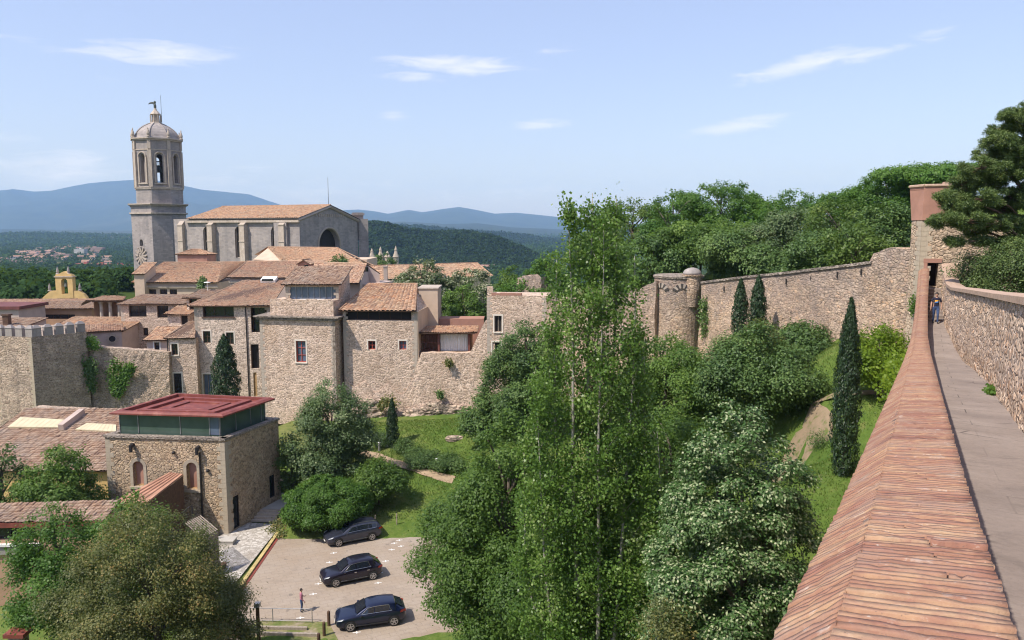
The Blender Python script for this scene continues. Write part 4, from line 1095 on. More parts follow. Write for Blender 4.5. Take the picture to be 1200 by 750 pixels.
def left_houses():
    # loggia
    Y = 125
    A = P(110, 360, Y)[:2]; B = P(143.5, 360, Y)[:2]; F = Face(A, B); zt = zpx(130, 354, Y); zb = zpx(130, 373, Y)
    r = thing('open_loggia', 'open loggia with three pale columns under a brown tiled roof', 'loggia', F.pt(F.L/2, -22, -3))
    mb = MB(); wall_face(mb, F, -22, zb); nb = -V(*F.n, 0)*5
    wall_face(mb, Face(A-F.n*5, A), -22, zt); mb.obox((F.pt(0, 0)+F.pt(F.L, 0))/2*V(1, 1, 0)+nb+V(0, 0, (zt-22)/2), V(*F.t, 0)*F.L/2, V(*F.n, 0)*.15, V(0, 0, (zt+22)/2))
    mb.poly([F.pt(0, zb), F.pt(F.L, zb), F.pt(F.L, zb)+nb, F.pt(0, zb)+nb])
    mb.build('wall', M['plaster_brown'], r)
    for px in (117.5, 128, 138.5):
        u, _ = F.pix(px, 360); m2 = MB(); q = F.pt(u, zb, -.3)
        m2.lathe(q, [(.34, 0), (.34, .15), (.26, .2), (.24, zt-zb-.35), (.34, zt-zb-.2), (.36, zt-zb-.02)], 12); m2.build('column', M['ashlar_trim'], r)
    m2 = MB(); bar(m2, F, -.3, F.L+.2, zt-.02, zt+.3, -.5, -.05); m2.build('beam', M['wood_dark'], r)
    up = V(0, 0, .32)
    roof_obj(r, [(F.pt(-.9, zt, .7)+up, F.pt(F.L+.5, zt, .7)+up, P(148, 347.2, 131), P(122, 346.5, 131)), (P(95, 357.5, 130), F.pt(-.9, zt, .7)+up+V(0, 0, .002), P(122, 346.5, 131), P(121, 346.5, 131.5))], 'tile_a', [], seed=51)
    h = House('orange_shed', 'low building with a long bright orange tiled roof behind the merlons of the battlemented tower', 'house', (53, 112), (143, 112), 8, -24, zpx(100, 388.5, 112), 'plaster_grey')
    h.roof_mono(1.1, 'tile_b', .4, seed=52); h.done(False)
    h = House('ochre_house', 'ochre brown house with one recessed window strip, behind the orange roofed shed', 'house', (24, 132), (110, 132), 9, -25, zpx(70, 362, 132), 'plaster_brown',
        [(52, 368.5, 88, 374, dict(nx=4, nz=1, depth=.4))])
    h.roof_mono(.4, 'tile_c', .5, seed=53); h.done(False)
    h = House('wide_brown_roof_house', 'long house under a wide dull brown roof in front of the yellow bell gable', 'house', (-30, 150), (118, 150), 8, -26, zpx(50, 357.5, 150), 'plaster_grey')
    h.roof_mono(.35, 'tile_a', .5, seed=54, pitch=.4); h.done(False)
    h = House('flat_white_house', 'pale house with a dark red flat roof edge at the left border, above the merlons', 'house', (-40, 122), (24.5, 122), 7, -25, zpx(5, 362.5, 122), 'plaster_grey', [(4, 371, 11, 377, dict(nx=1, nz=1, pane='void'))])
    h.done(); mb = MB(); c = (h.A+h.C)/2
    mb.obox(V(c[0], c[1], h.z1+.25), V(*h.F.t, 0)*(h.F.L/2+.4), V(*h.F.n, 0)*3.9, V(0, 0, .25)); M['dull_red'] = m_plain('dull_red_sheet', (.15,.05,.042), .7, 0, .2, 1); mb.build('roof', M['dull_red'], h.root)
    h = House('dark_roof_shed', 'small brown tiled house with a dark chimney, just behind the merlons', 'house', (-40, 110), (26, 110), 6, -25, zpx(5, 384.5, 110), 'plaster_grey')
    h.roof_mono(.7, 'tile_c', .35, seed=55); h.done(False)
    mb = MB(); q = P(8.5, 380, 111.5); mb.obox(q+V(0, 0, .4), V(.4, 0, 0), V(0, .4, 0), V(0, 0, .9)); mb.obox(q+V(0, 0, 1.4), V(.55, 0, 0), V(0, .5, 0), V(0, 0, .12)); mb.build('chimney', M['void'] if False else M['wood_dark'], h.root)
    h = House('round_window_house', 'pink-grey plastered gable wall with one small round window, beside the ivy wall top', 'house', (103, 107), (143, 109), 5, -24, zpx(125, 389, 108), 'plaster_grey')
    h.roof_mono(.4, 'tile_a', .3, seed=56)
    h.done(False)
    u, z = h.F.pix(131.5, 397); mb = MB()
    for k in range(12):
        a = 2*math.pi*k/12; c = h.F.pt(u+.62*math.cos(a), z+.62*math.sin(a), .05)
        rr = V(*h.F.t, 0)*math.cos(a)+V(0, 0, math.sin(a)); tt = -V(*h.F.t, 0)*math.sin(a)+V(0, 0, math.cos(a))
        mb.obox(c, rr*.2, tt*.11, V(*h.F.n, 0)*.06)
    w = mb.build('rose_window', M['ashlar_trim'], h.root)
    mb = MB(); mb.tube([h.F.pt(u, z, .004), h.F.pt(u, z, .05)], .46, 16); mb.build('pane', M['glass_dark'], w)
    # chapel bell gable
    Y = 168; k = Y/900.0
    A = P(49.5, 350, Y)[:2]; B = P(101, 350, Y)[:2]; F = Face(A, B)
    r = thing('yellow_bell_gable', 'small yellow bell gable with one open arch and three stone finials above the brown roofs', 'bell gable', F.pt(F.L/2, -20, -1))
    z = lambda py: F.pix(75, py)[1]
    uu = lambda px: F.pix(px, 340)[0]
    mb = MB(); F2 = Face(F.pt(uu(65.5), 0)[:2], F.pt(uu(85.5), 0)[:2])
    op = F2.rect(71.8, 326.5, 79.3, 344.5)+[1]
    wall_face(mb, F2, z(349.5), z(323.5), [op], depth=1.2)
    for FF, p in ((Face(F2.B, F2.B-F2.n*1.2), 0), (Face(F2.A-F2.n*1.2, F2.A), 0)): wall_face(mb, FF, z(349.5), z(323.5))
    wall_face(mb, Face(F2.B-F2.n*1.2, F2.A-F2.n*1.2), z(349.5), z(323.5), [[F2.L-op[1], F2.L-op[0], op[2], op[3], 1]], depth=.01)
    # curved gable top
    pts = [(0, z(323.5)), (F2.L, z(323.5)), (F2.L*.93, z(321.5)), (F2.L*.75, z(320.8)), (F2.L*.5, z(318.2)), (F2.L*.25, z(320.8)), (F2.L*.07, z(321.5))]
    for o in (0, -1.2): mb.poly([F2.pt(u, q, o) for u, q in pts])
    for i in range(len(pts)):
        a, b = pts[i], pts[(i+1) % len(pts)]; mb.poly([F2.pt(*a), F2.pt(*b), F2.pt(*b, -1.2), F2.pt(*a, -1.2)])
    # shoulders
    L = F.L
    sh = [(0, z(353)), (L, z(353)), (L, z(349)), (uu(97), z(344.5)), (uu(92), z(341)), (uu(85.5), z(341)), (uu(85.5), z(349.4)), (uu(65.5), z(349.4)), (uu(65.5), z(341)), (uu(58.5), z(341)), (uu(54), z(344.5)), (0, z(349))]
    for o in (-.1, -1.1): mb.poly([F.pt(u, q, o) for u, q in sh])
    for i in range(len(sh)):
        a, b = sh[i], sh[(i+1) % len(sh)]; mb.poly([F.pt(*a, -.1), F.pt(*b, -.1), F.pt(*b, -1.1), F.pt(*a, -1.1)])
    mb.obox(F.pt(L/2, (z(353)-20)/2-.0, -.6), V(*F.t, 0)*L/2, V(*F.n, 0)*.5, V(0, 0, (z(353)+20)/2))
    mb.build('wall', M['plaster_yellow'], r)
    mb = MB(); u0, u1 = F2.rect(65, 330, 86, 331)[:2]
    bar(mb, F2, -.2, F2.L+.2, z(324.3)-.12, z(324.3)+.12, -1.35, .15)
    mb.build('cornice', M['ashlar_trim'], r)
    for px, py in ((56.3, 341.5), (67, 322), (79.8, 321.5), (92, 341)):
        m2 = MB(); q = F.pt(uu(px), z(py), -.6)
        m2.lathe(q, [(.4, 0), (.45, .15), (.22, .35), (.32, .6), (.3, .8), (.08, 1.6), (.02, 1.75)], 8); m2.build('finial', M['ashlar_church'], r)
    m2 = MB(); q = F2.pt((op[0]+op[1])/2, op[2]+1.6, -.6); m2.lathe(q, [(.5, 0), (.48, .1), (.33, .5), (.27, .8), (.12, .95)], 12); m2.tube([q+V(0, 0, .9), q+V(0, 0, 1.5)], .05, 6)
    m2.build('bell', M['bronze'], r)
left_houses()
# ================================================================== cathedral
def cathedral():
    C0 = P(352, 300, 195)[:2]
    gd = nrm(V(.40, .917)); sd = nrm(V(-.917, .40))
    # gable right corner by pixel 419, side far corner by pixel 213
    def along(o, d, px):
        a = ray(px, 290)[0]; s = (a*o[1]-o[0])/(d[0]-a*d[1]); return o+d*s
    G1 = along(C0, gd, 419.5); N1 = along(C0, sd, 205)
    FG = Face(C0, G1); FS = Face(N1, C0)
    ze = zpx(352, 255.8, 195); zr = zpx(385, 241.4, 203)
    z0 = -17
    r = thing('cathedral', 'great grey stone cathedral with an octagonal bell tower, long buttressed nave and tiled roof', 'cathedral', (C0[0]-14, C0[1]+20, z0))
    mb = MB()
    wops = []
    for x0, x1, yt, yb in ((238.5, 247.0, 265.5, 301), (275.5, 284.3, 265.5, 302), (317.5, 330, 264, 290)):
        o = FS.rect(x0, yt, x1, yb); o.append(2); wops.append(o)
    wall_face(mb, FS, z0, ze, wops, depth=.6)
    go = FG.rect(373.5, 268, 397.5, 291); go.append(1)
    wall_face(mb, FG, z0, ze, [go], depth=1.4)
    a, b, c = FG.pt(0, ze), FG.pt(FG.L, ze), FG.pt(FG.L/2, zr)
    mb.poly([a, b, c], 0, [(0, ze), (FG.L, ze), (FG.L/2, zr)])
    wall_face(mb, Face(G1, G1+sd*FS.L), z0, ze)
    nave = mb.build('nave_wall', M['ashlar_church'], r)
    for o in wops:
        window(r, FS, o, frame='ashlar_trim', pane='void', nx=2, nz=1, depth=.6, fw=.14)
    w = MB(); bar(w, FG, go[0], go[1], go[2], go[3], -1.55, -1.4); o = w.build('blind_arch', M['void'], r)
    # arch moulding
    mo = MB(); rr = (go[1]-go[0])/2; uc = (go[0]+go[1])/2; zc = go[3]-rr
    pts = [(go[0]-.3, go[2])]+[(uc-(rr+.3)*math.cos(t), zc+(rr+.3)*math.sin(t)) for t in np.linspace(0, math.pi, 15)]+[(go[1]+.3, go[2])]
    mo.tube([FG.pt(u, z, .05) for u, z in pts], .28, 6); mo.build('arch_moulding', M['ashlar_trim'], r)
    # roof
    ov = 1.0; ridge0 = FG.pt(FG.L/2, zr, .4); ridge1 = ridge0+V(*sd, 0)*(FS.L-5)
    e1 = FG.pt(-ov, ze-.4, .4)+V(0, 0, .5); e0 = e1+V(*sd, 0)*(FS.L-5)
    f0 = FG.pt(FG.L+ov, ze-.4, .4)+V(0, 0, .5); f1 = f0+V(*sd, 0)*(FS.L-5)
    up = V(0, 0, .45)
    roof_obj(r, [(e0, e1, ridge0+up, ridge1+up), (f0, f1, ridge1+up, ridge0+up)], 'tile_b', [(ridge0+up, ridge1+up)], seed=61, pitch=.6, amp=.08, und='ashlar_church')
    # cornice under the eaves and up the gable
    cb = MB(); bar(cb, FS, 5, FS.L+.3, ze-1.0, ze-.35, .002, .7)
    for p, q in ((FG.pt(-.6, ze-.45, .2), FG.pt(FG.L/2, zr-.1, .2)), (FG.pt(FG.L+.6, ze-.45, .2), FG.pt(FG.L/2, zr-.1, .2))): cb.tube([p, q], .38, 4)
    for i in range(13):
        u = FG.L*(.27+.46*i/12); cb.obox(FG.pt(u, ze+.9, .1), V(*FG.t, 0)*.12, V(*FG.n, 0)*.12, V(0, 0, .35))
    cb.build('cornice', M['ashlar_trim'], r)
    # buttresses
    for x0, x1, yt, yb, w in ((249.0, 252, 257, 307, 1.5), (286.4, 289.5, 257, 307, 1.5), (332, 335, 257, 307, 1.3), (213, 216, 257, 307, 1.0)):
        u = FS.pix((x0+x1)/2, 280)[0]; m2 = MB(); hw = .85
        bar(m2, FS, u-hw, u+hw, z0, ze-1.6, .0, w)
        m2.poly([FS.pt(u-hw, ze-1.6, w), FS.pt(u+hw, ze-1.6, w), FS.pt(u+hw, ze-.5, .0), FS.pt(u-hw, ze-.5, .0)])
        for s in (-1, 1): m2.poly([FS.pt(u+s*hw, ze-1.6, w), FS.pt(u+s*hw, ze-.5, 0), FS.pt(u+s*hw, ze-1.6, 0)])
        bar(m2, FS, u-hw-.12, u+hw+.12, ze-1.75, ze-1.5, w-.3, w+.15)
        for zz in (z0+8, ze-6): bar(m2, FS, u-hw-.1, u+hw+.1, zz, zz+.25, w-.2, w+.12)
        m2.build('buttress', M['ashlar_trim'], r)
    m2 = MB(); bar(m2, FS, FS.L-7.5, FS.L-3.5, z0, ze-1.1, .01, .8); m2.build('pier', M['ashlar_church'], r)
    # small turret on the far gable corner
    q = along(G1, nrm(V(11, 4)), 432); F3 = Face(G1+V(.2, .4), q); m2 = MB()
    wall_face(m2, F3, z0, zpx(428, 256.5, F3.B[1])); Fb = Face(q, q+V(-2, 7)); wall_face(m2, Fb, z0, zpx(428, 256.5, q[1]))
    zt = zpx(428, 256.5, q[1]); m2.poly([V(*F3.A, zt), V(*F3.B, zt), V(*(q+V(-2, 7)), zt), V(*(F3.A+V(-2, 7)), zt)])
    F4 = Face(lerp(F3.A, F3.B, -.55)-F3.n*1.5, lerp(F3.A, F3.B, .55)-F3.n*1.5); zt2 = zpx(421, 248.5, 214)
    wall_face(m2, F4, zt-6, zt2); wall_face(m2, Face(F4.B, F4.B-F4.n*4), zt-6, zt2); m2.poly([F4.pt(0, zt2), F4.pt(F4.L, zt2), F4.pt(F4.L, zt2, -4), F4.pt(0, zt2, -4)])
    bar(m2, F4, -.3, F4.L+.3, zt2-.8, zt2-.2, .01, .35)
    m2.build('stair_turret', M['ashlar_church'], r)
    # lightning rod on the gable
    m2 = MB(); m2.tube([FG.pt(FG.L/2, zr, -.3), FG.pt(FG.L/2, zr+7.6, -.3)], [.07, .04], 6); m2.build('lightning_rod', M['iron'], r)
    # apse pinnacles
    for px, yt in ((436, 291), (446, 289), (454, 294), (464, 288)):
        q = P(px, 300, 214); m2 = MB(); h = zpx(px, yt, 214)-q[2]
        m2.lathe(q+V(0, 0, -12), [(.75, 0), (.75, 12-.5), (.95, 12-.3), (.8, 12), (.35, 12+h*.5), (.42, 12+h*.6), (.05, 12+h)], 8); m2.build('pinnacle', M['ashlar_trim'], r)
    # ------------------------------------------------------------- bell tower
    Yt = 236.0; c = P(188.3, 250, Yt)[:2]; s = Yt/900*1.0
    Zp = lambda py: zpx(188, py, Yt-7)
    # lower stage: irregular octagon in plan
    rl = 9.1
    a0 = R(-90-22.5+13)
    base8 = [P(a_, 250, b_)[:2] for a_, b_ in ((153.5, 233), (177.5, 228.5), (201, 231), (218, 237.5), (217, 246), (195, 250), (165, 248), (154, 241))]
    cb_ = sum(base8)/8
    def octo(rad, rot=a0):
        if rot is a0: return [cb_+(q_-cb_)*rad/9.9 for q_ in base8]
        return [c+rad*V(math.cos(rot+k*math.pi/4), math.sin(rot+k*math.pi/4)) for k in range(8)]
    m2 = MB(); pts = octo(9.9)
    for k in range(8):
        Fk = Face(pts[k], pts[(k+1) % 8])
        ops = []
        if k == 0:
            o = Fk.rect(163.6, 280.5, 167.5, 288.5); o.append(1); ops = [o]
        wall_face(m2, Fk, z0, Zp(241), ops, depth=.8)
        if ops:
            window(r, Fk, ops[0], frame='ashlar_trim', pane='void', nx=1, nz=1, depth=.8, fw=.12)
            FK = Fk
    m2.build('tower_base', M['ashlar_church'], r)
    cb = MB()
    def band(rad, za, zb, mat=0, rot=a0):
        cb = MB(); p = octo(rad, rot)
        for k in range(8):
            q, q2 = p[k], p[(k+1) % 8]; cb.poly([V(*q, za), V(*q2, za), V(*q2, zb), V(*q, zb)], 0, [(0, za), (6, za), (6, zb), (0, zb)])
        cb.poly([V(*q, zb) for q in p]); cb.poly([V(*q, za) for q in p][::-1]); cb.build('cornice', M['ashlar_trim'], r)
    band(10.5, Zp(250.5), Zp(248.8)); band(10.25, Zp(241.2), Zp(239.6)); band(10.9, Zp(239.5), Zp(238.2))
    # middle plinth and belfry
    rot2 = R(-65.4-22.5+4)
    band(7.1, Zp(221.5), Zp(219.8), rot=rot2); band(7.25, Zp(219.7), Zp(218.6), rot=rot2); band(7.02, Zp(175.3), Zp(174.0), rot=rot2)
    band(7.25, Zp(163.8), Zp(162.2), rot=rot2); band(7.6, Zp(162.1), Zp(160.6), rot=rot2)
    m2 = MB(); p2 = octo(6.85, rot2); zb0, zb1 = Zp(238.2), Zp(162)
    for k in range(8):
        Fk = Face(p2[k], p2[(k+1) % 8]); w = Fk.L; hw = w*.155
        o = [w/2-hw, w/2+hw, Zp(213.5), Zp(180), 1]
        wall_face(m2, Fk, zb0, zb1, [o], depth=1.5)
    # floor and roof of the belfry keep it a room one can see through
    m2.poly([V(*q, Zp(214)) for q in p2]); m2.poly([V(*q, zb1) for q in p2])
    m2.build('belfry', M['ashlar_church'], r)
    for k in range(8):
        Fk = Face(p2[k], p2[(k+1) % 8]); w = Fk.L; hw = w*.155; q = MB()
        za, zt = Zp(213.5), Zp(180)
        bar(q, Fk, w/2-hw-.75, w/2-hw-.3, za, zt-.8, .002, .28); bar(q, Fk, w/2+hw+.3, w/2+hw+.75, za, zt-.8, .002, .28)
        q.tube([Fk.pt(w/2-(hw+.5)*math.cos(t), zt-hw+(hw+.55)*math.sin(t), .12) for t in np.linspace(0, math.pi, 11)], .24, 6)
        bar(q, Fk, w/2-hw-.9, w/2+hw+.9, za-.5, za-.1, .002, .35)
        q.build('window_surround', M['ashlar_trim'], r)
        # corner pilaster
        q = MB(); d = nrm(p2[k]-c); tt = V(-d[1], d[0])
        q.obox(V(*(p2[k]+d*.05), (Zp(218.5)+Zp(175.4))/2), V(*tt, 0)*.55, V(*d, 0)*.22, V(0, 0, (Zp(175.4)-Zp(218.5))/2)); q.obox(V(*(p2[k]+d*.05), (Zp(173.9)+Zp(163.9))/2), V(*tt, 0)*.45, V(*d, 0)*.18, V(0, 0, (Zp(163.9)-Zp(173.9))/2))
        q.build('pilaster', M['ashlar_trim'], r)
        q = MB(); qq = c+d*7.1; q.lathe(V(*qq, Zp(160.6)), [(.5, 0), (.55, .3), (.35, .45), (.5, 1.0), (.42, 1.5), (.14, 2.3), (.2, 2.5), (.03, 2.9)], 8); q.build('pinnacle', M['ashlar_trim'], r)
    b = MB(); b.lathe(V(*c, Zp(200)), [(1.25, 0), (1.2, .15), (.85, 1.0), (.7, 1.7), (.35, 2.1)], 14); b.tube([V(*c, Zp(200)+2), V(*c, Zp(200)+3.2)], .1, 6)
    b.tube([V(*(c+V(-3, 0)), Zp(200)+3.2), V(*(c+V(3, 0)), Zp(200)+3.2)], .16, 6); b.build('bell', M['bronze'], r)
    # dome: eight ribbed panels
    d = MB(); prof = [(6.8, 160.6), (6.5, 158.8), (6.2, 156.0), (5.7, 152.6), (4.95, 149.2), (3.8, 145.6), (2.5, 142.8), (1.6, 141.2)]
    d.lathe(V(c[0], c[1], 0), [(q, Zp(y)) for q, y in prof], 8, a0=rot2)
    for k in range(8):
        an = rot2+k*math.pi/4
        d.tube([V(c[0]+(q+.02)*math.cos(an), c[1]+(q+.02)*math.sin(an), Zp(y)) for q, y in prof], .22, 5)
    d.build('dome', M['ashlar_church'], r)
    l = MB(); l.lathe(V(c[0], c[1], 0), [(1.8, Zp(141.6)), (1.7, Zp(140)), (1.2, Zp(139.5)), (1.1, Zp(131)), (1.6, Zp(130.3)), (1.5, Zp(129.4)), (1.1, Zp(127.5)), (.55, Zp(125)), (.3, Zp(122))], 8, a0=rot2)
    for k in range(8):
        an = rot2+k*math.pi/4; l.tube([V(c[0]+1.5*math.cos(an), c[1]+1.5*math.sin(an), Zp(y)) for y in (139.5, 131)], .17, 5)
    l.build('lantern', M['ashlar_trim'], r)
    # weather-vane angel: figure with one wing swept to the left
    st = MB(); st.tube([V(*c, Zp(124.2)), V(*c, Zp(122)), V(*c, Zp(119)), V(*c, Zp(116.6))], [.2, .38, .42, .22], 8)
    st.lathe(V(c[0], c[1], Zp(116.6)), [(.1, -.05), (.34, .2), (.34, .5), (.1, .75)], 8)
    t1 = c+V(-.2, 0); st.tube([V(*(c+V(.1, 0)), Zp(117.6)), V(*(c+V(-.7, 0)), Zp(115.9)), V(*(c+V(-1.4, 0)), Zp(116.2)), V(*(c+V(-2.0, 0)), Zp(117.6))], [.32, .3, .24, .06], 6)
    st.build('weather_vane', M['bronze'], r)
    rod = MB(); q = c+V(1.6, .5); rod.tube([V(*q, Zp(141)), V(*q, Zp(106.5))], [.07, .04], 6); rod.build('lightning_rod', M['iron'], r)
    # clock on the sunlit face: ring of stone rays round a dial
    u, z = FK.pix(165.8, 299.5); cl = MB(); t3 = V(*FK.t, 0); n3 = V(*FK.n, 0)
    cl.tube([FK.pt(u, z, .003), FK.pt(u, z, .18)], 1.0, 20)
    for k in range(12):
        a = 2*math.pi*k/12; rr = t3*math.cos(a)+V(0, 0, math.sin(a)); tt = -t3*math.sin(a)+V(0, 0, math.cos(a))
        cl.obox(FK.pt(u, z, .15)+rr*1.75, rr*.62, tt*.24, n3*.14); cl.lathe(FK.pt(u, z, .15)+rr*2.45, [(.05, -.3), (.3, -.1), (.3, .1), (.05, .3)], 8)
    k_ = cl.build('clock', M['ashlar_trim'], r)
    h = MB()
    for a, L in ((R(65), .8), (R(140), .6)):
        rr = t3*math.cos(a)+V(0, 0, math.sin(a)); tt = -t3*math.sin(a)+V(0, 0, math.cos(a)); h.obox(FK.pt(u, z, .22)+rr*L/2, rr*L/2, tt*.06, n3*.02)
    h.build('clock_hands', M['iron'], k_)
cathedral()
# ================================================================== museum block and its yard
def museum():
    A = V(-36.3, 66.75); B = V(-25.2, 65.6); C = V(-22.7, 72.9); D = V(-33.6, 75.2)
    F = Face(A, B); Rr = Face(B, C)
    z0, zt = -29.5, -18.45
    r = thing('museum_block', 'square stone block topped by a green glass storey and a stepped rusty red metal roof', 'museum', (-29.5, 70, z0))
    mb = MB()
    o1 = F.rect(156.2, 540.5, 168.5, 569.5)+[1]; o2 = F.rect(219, 542, 231, 573.5)+[1]
    wall_face(mb, F, z0, zt, [o1, o2], depth=.35)
    d1 = Rr.rect(273.3, 580.5, 281, 619); d2 = Rr.rect(316, 556.5, 322.5, 583)
    wall_face(mb, Rr, z0, zt, [d1, d2], depth=.3)
    wall_face(mb, Face(C, D), z0, zt); wall_face(mb, Face(D, A), z0, zt)
    mb.poly([V(*A, zt), V(*B, zt), V(*C, zt), V(*D, zt)])
    mb.build('wall', M['stone_museum'], r)
    for o in (o1, o2):
        w = window(r, F, o, frame='wood_warm', pane='plaster_pink', nx=1, nz=1, depth=.35, fw=.1)
        s = MB(); u0, u1, a, b = o[:4]; rr = (u1-u0)/2; um = (u0+u1)/2
        bar(s, F, u0-.28, u0-.002, a-.02, b-rr, .002, .05); bar(s, F, u1+.002, u1+.28, a-.02, b-rr, .002, .05)
        n = 10
        for i in range(n):
            t0, t1 = math.pi*i/n, math.pi*(i+1)/n; q = [(um-R_*math.cos(t), b-rr+R_*math.sin(t)) for R_, t in ((rr+.01, t0), (rr+.3, t0), (rr+.3, t1), (rr+.01, t1))]
            s.poly([F.pt(*p, .05) for p in q]); s.poly([F.pt(*q[1], .05), F.pt(*q[1], 0), F.pt(*q[2], 0), F.pt(*q[2], .05)])
        bar(s, F, u0-.35, u1+.35, a-.25, a-.02, .002, .14); s.build('surround', M['ashlar_quoin'], w)
    for o in (d1, d2): window(r, Rr, o, frame='iron', pane='glass_dark', nx=1, nz=1, depth=.2, fw=.08, name='door')
    q = MB(); quoins(q, B, -F.t, F.n, z0, zt-.2, w=(.75, .45), h=.42); quoins(q, B, Rr.t, Rr.n, z0, zt-.2, w=(.45, .75), h=.42); q.build('quoin', M['ashlar_quoin'], r); q = MB(); quoins(q, A, F.t, F.n, z0, zt-.2, w=(.75, .45), h=.42); q.build('quoin', M['ashlar_quoin'], r)
    c = MB()
    for f in (F, Rr): bar(c, f, -.1, f.L+.1, zt+.002, zt+.22, -.5, .12)
    for f in (Face(C, D), Face(D, A)): bar(c, f, 0.1, f.L-.1, zt+.003, zt+.215, -.5, .1)
    c.build('coping', M['stone_dark'], r)
    # glass storey
    ga, gb, gc, gd = V(-35.3, 67.5), V(-25.9, 66.5), V(-23.8, 72.4), V(-33.2, 74.3)
    zg = -16.45; g = MB()
    gf, gr = Face(ga, gb), Face(gb, gc)
    for f in (gf, gr, Face(gc, gd), Face(gd, ga)): wall_face(g, f, zt, zg)
    g.build('glass_storey', M['glass_green'], r)
    fr = MB()
    for f, us in ((gf, (.03, gf.L*.19, gf.L*.61, gf.L-.95, gf.L-.03)), (gr, (.03, gr.L*.33, gr.L*.66, gr.L-.6, gr.L-.03))):
        for u in us: bar(fr, f, u-.03, u+.03, zt+.23, zg-.02, .002, .05)
    fr.build('glazing_bar', M['zinc'], r)
    p = MB(); bar(p, gf, gf.L-.88, gf.L-.1, zt+.26, zg-.08, .004, .03); p.build('glass_door', M['glass_blue'], r)
    # roof: sloping eave frame with stepped recesses
    ra, rb, rc, rd = V(-35.9, 67.0), V(-25.35, 65.85), V(-22.95, 72.95), V(-33.5, 75.0)
    m = (ra+rb+rc+rd)/4
    rm = MB()
    def ring(s, z): return [V(*(m+(q-m)*s), z) for q in (ra, rb, rc, rd)]
    levels = [(1.0, zg-.0), (1.0, zg+.13), (.95, zg+.26), (.86, zg+.28), (.855, zg-.1), (.70, zg-.1), (.69, zg+.2), (.58, zg+.22), (.575, zg-.2), (.44, zg-.2), (.43, zg+.1), (.31, zg+.12), (.305, zg-.35), (.02, zg-.35)]
    for (s0, a), (s1, b) in zip(levels, levels[1:]):
        p0, p1 = ring(s0, a), ring(s1, b)
        for i in range(4): rm.poly([p0[i], p0[(i+1) % 4], p1[(i+1) % 4], p1[i]])
    rm.poly(ring(1.0, zg)[::-1])
    # seams
    rm.build('roof', M['steel_red'], r)
    # spouts and pipe
    for px, py in ((156, 522), (233, 525)):
        u, z = F.pix(px, py); s = MB(); s.tube([F.pt(u, z+.1, 0), F.pt(u, z+.05, .35), F.pt(u, z-.5, .42)], [.16, .2, .12], 8); s.build('water_spout', M['iron'], r)
    u, z = F.pix(234.5, 530); s = MB(); s.tube([F.pt(u, z, .12), F.pt(u, -27, .12)], .09, 8); s.build('drainpipe', M['iron'], r)
    for px, py in ((204, 530), (244, 551)):
        u, z = F.pix(px, py); s = MB(); s.lathe(F.pt(u, z, .1), [(.14, -.1), (.16, 0), (.1, .12)], 8); s.build('wall_bracket', M['iron'], r)
    # sloping covered passage with rusty roof
    t3 = V(*F.t, 0); n3 = V(*F.n, 0)
    r2 = thing('covered_passage', 'sloping passage with a rusty red metal roof leaning on the stone block front', 'passage', F.pt(5, -28, 2))
    a = P(198.5, 553.5, 65.6); b = P(214, 555.5, 64.8); e = P(133, 588, 61.5); f = P(170, 590, 59.8)
    rm = MB(); n = nrm(np.cross(b-a, e-a)); n = n if n[2] > 0 else -n
    rm.poly([e, f, b, a]); rm.poly([q-n*.14 for q in (e, a, b, f)])
    for p, q in ((e, f), (f, b), (b, a), (a, e)): rm.poly([p, q, q-n*.14, p-n*.14])
    M['rust_sheet'] = m_plain('rusted_sheet_roof', (.36,.19,.125), .75, 0, .3, .8)
    for i in range(1, 5):
        p, q = lerp(e, f, i/5), lerp(a, b, i/5); rm.tube([p+n*.03, q+n*.03], .05, 4)
    rm.build('roof', M['rust_sheet'], r2)
    w = MB(); g0 = -28.6
    for p, q in ((f, b), (e, f), (e, a)):
        w.poly([V(p[0], p[1], g0), V(q[0], q[1], g0), q-n*.16, p-n*.16])
    w.build('wall', M['void'] if False else M['wood_dark'], r2)
    # handrail of the yard stairs
    s = MB(); q = P(222, 594, 62.5)
    s.tube([P(212, 602, 62.5), q, P(225, 592.5, 62.6), P(225.5, 606, 62.5)], .06, 6); o = s.build('handrail', M['iron']); tag(o, 'bent dark metal handrail end beside the covered passage', 'handrail')
    # slatted pergola / fence
    r3 = thing('slatted_enclosure', 'enclosure of upright grey timber boards with slats across its top', 'fence', P(240, 650, 57.5))
    a = P(238.5, 655, 56.8); b = P(257, 652, 58.3); zt_ = zpx(248, 624, 58.0)
    F5 = Face(a[:2], b[:2]); bd = MB(); nb = 13
    for i in range(nb):
        u = F5.L*(i+.5)/nb; bar(bd, F5, u-F5.L/nb*.42, u+F5.L/nb*.42, -28, zt_-.05-.02*(i % 3), -.04, .02)
    bd.build('board', M['wood_grey'], r3)
    c_ = P(214, 616, 60.5); sl = MB(); n = 9
    for i in range(n):
        p = lerp(F5.pt(0, zt_), F5.pt(F5.L, zt_), i/(n-1)); q = p+(V(c_[0], c_[1], zt_)-F5.pt(0, zt_))*V(1, 1, 0)*.85
        sl.tube([p+V(0, 0, .05), q+V(0, 0, .05)], .045, 4)
    sl.build('slat', M['wood_grey'], r3)
museum()
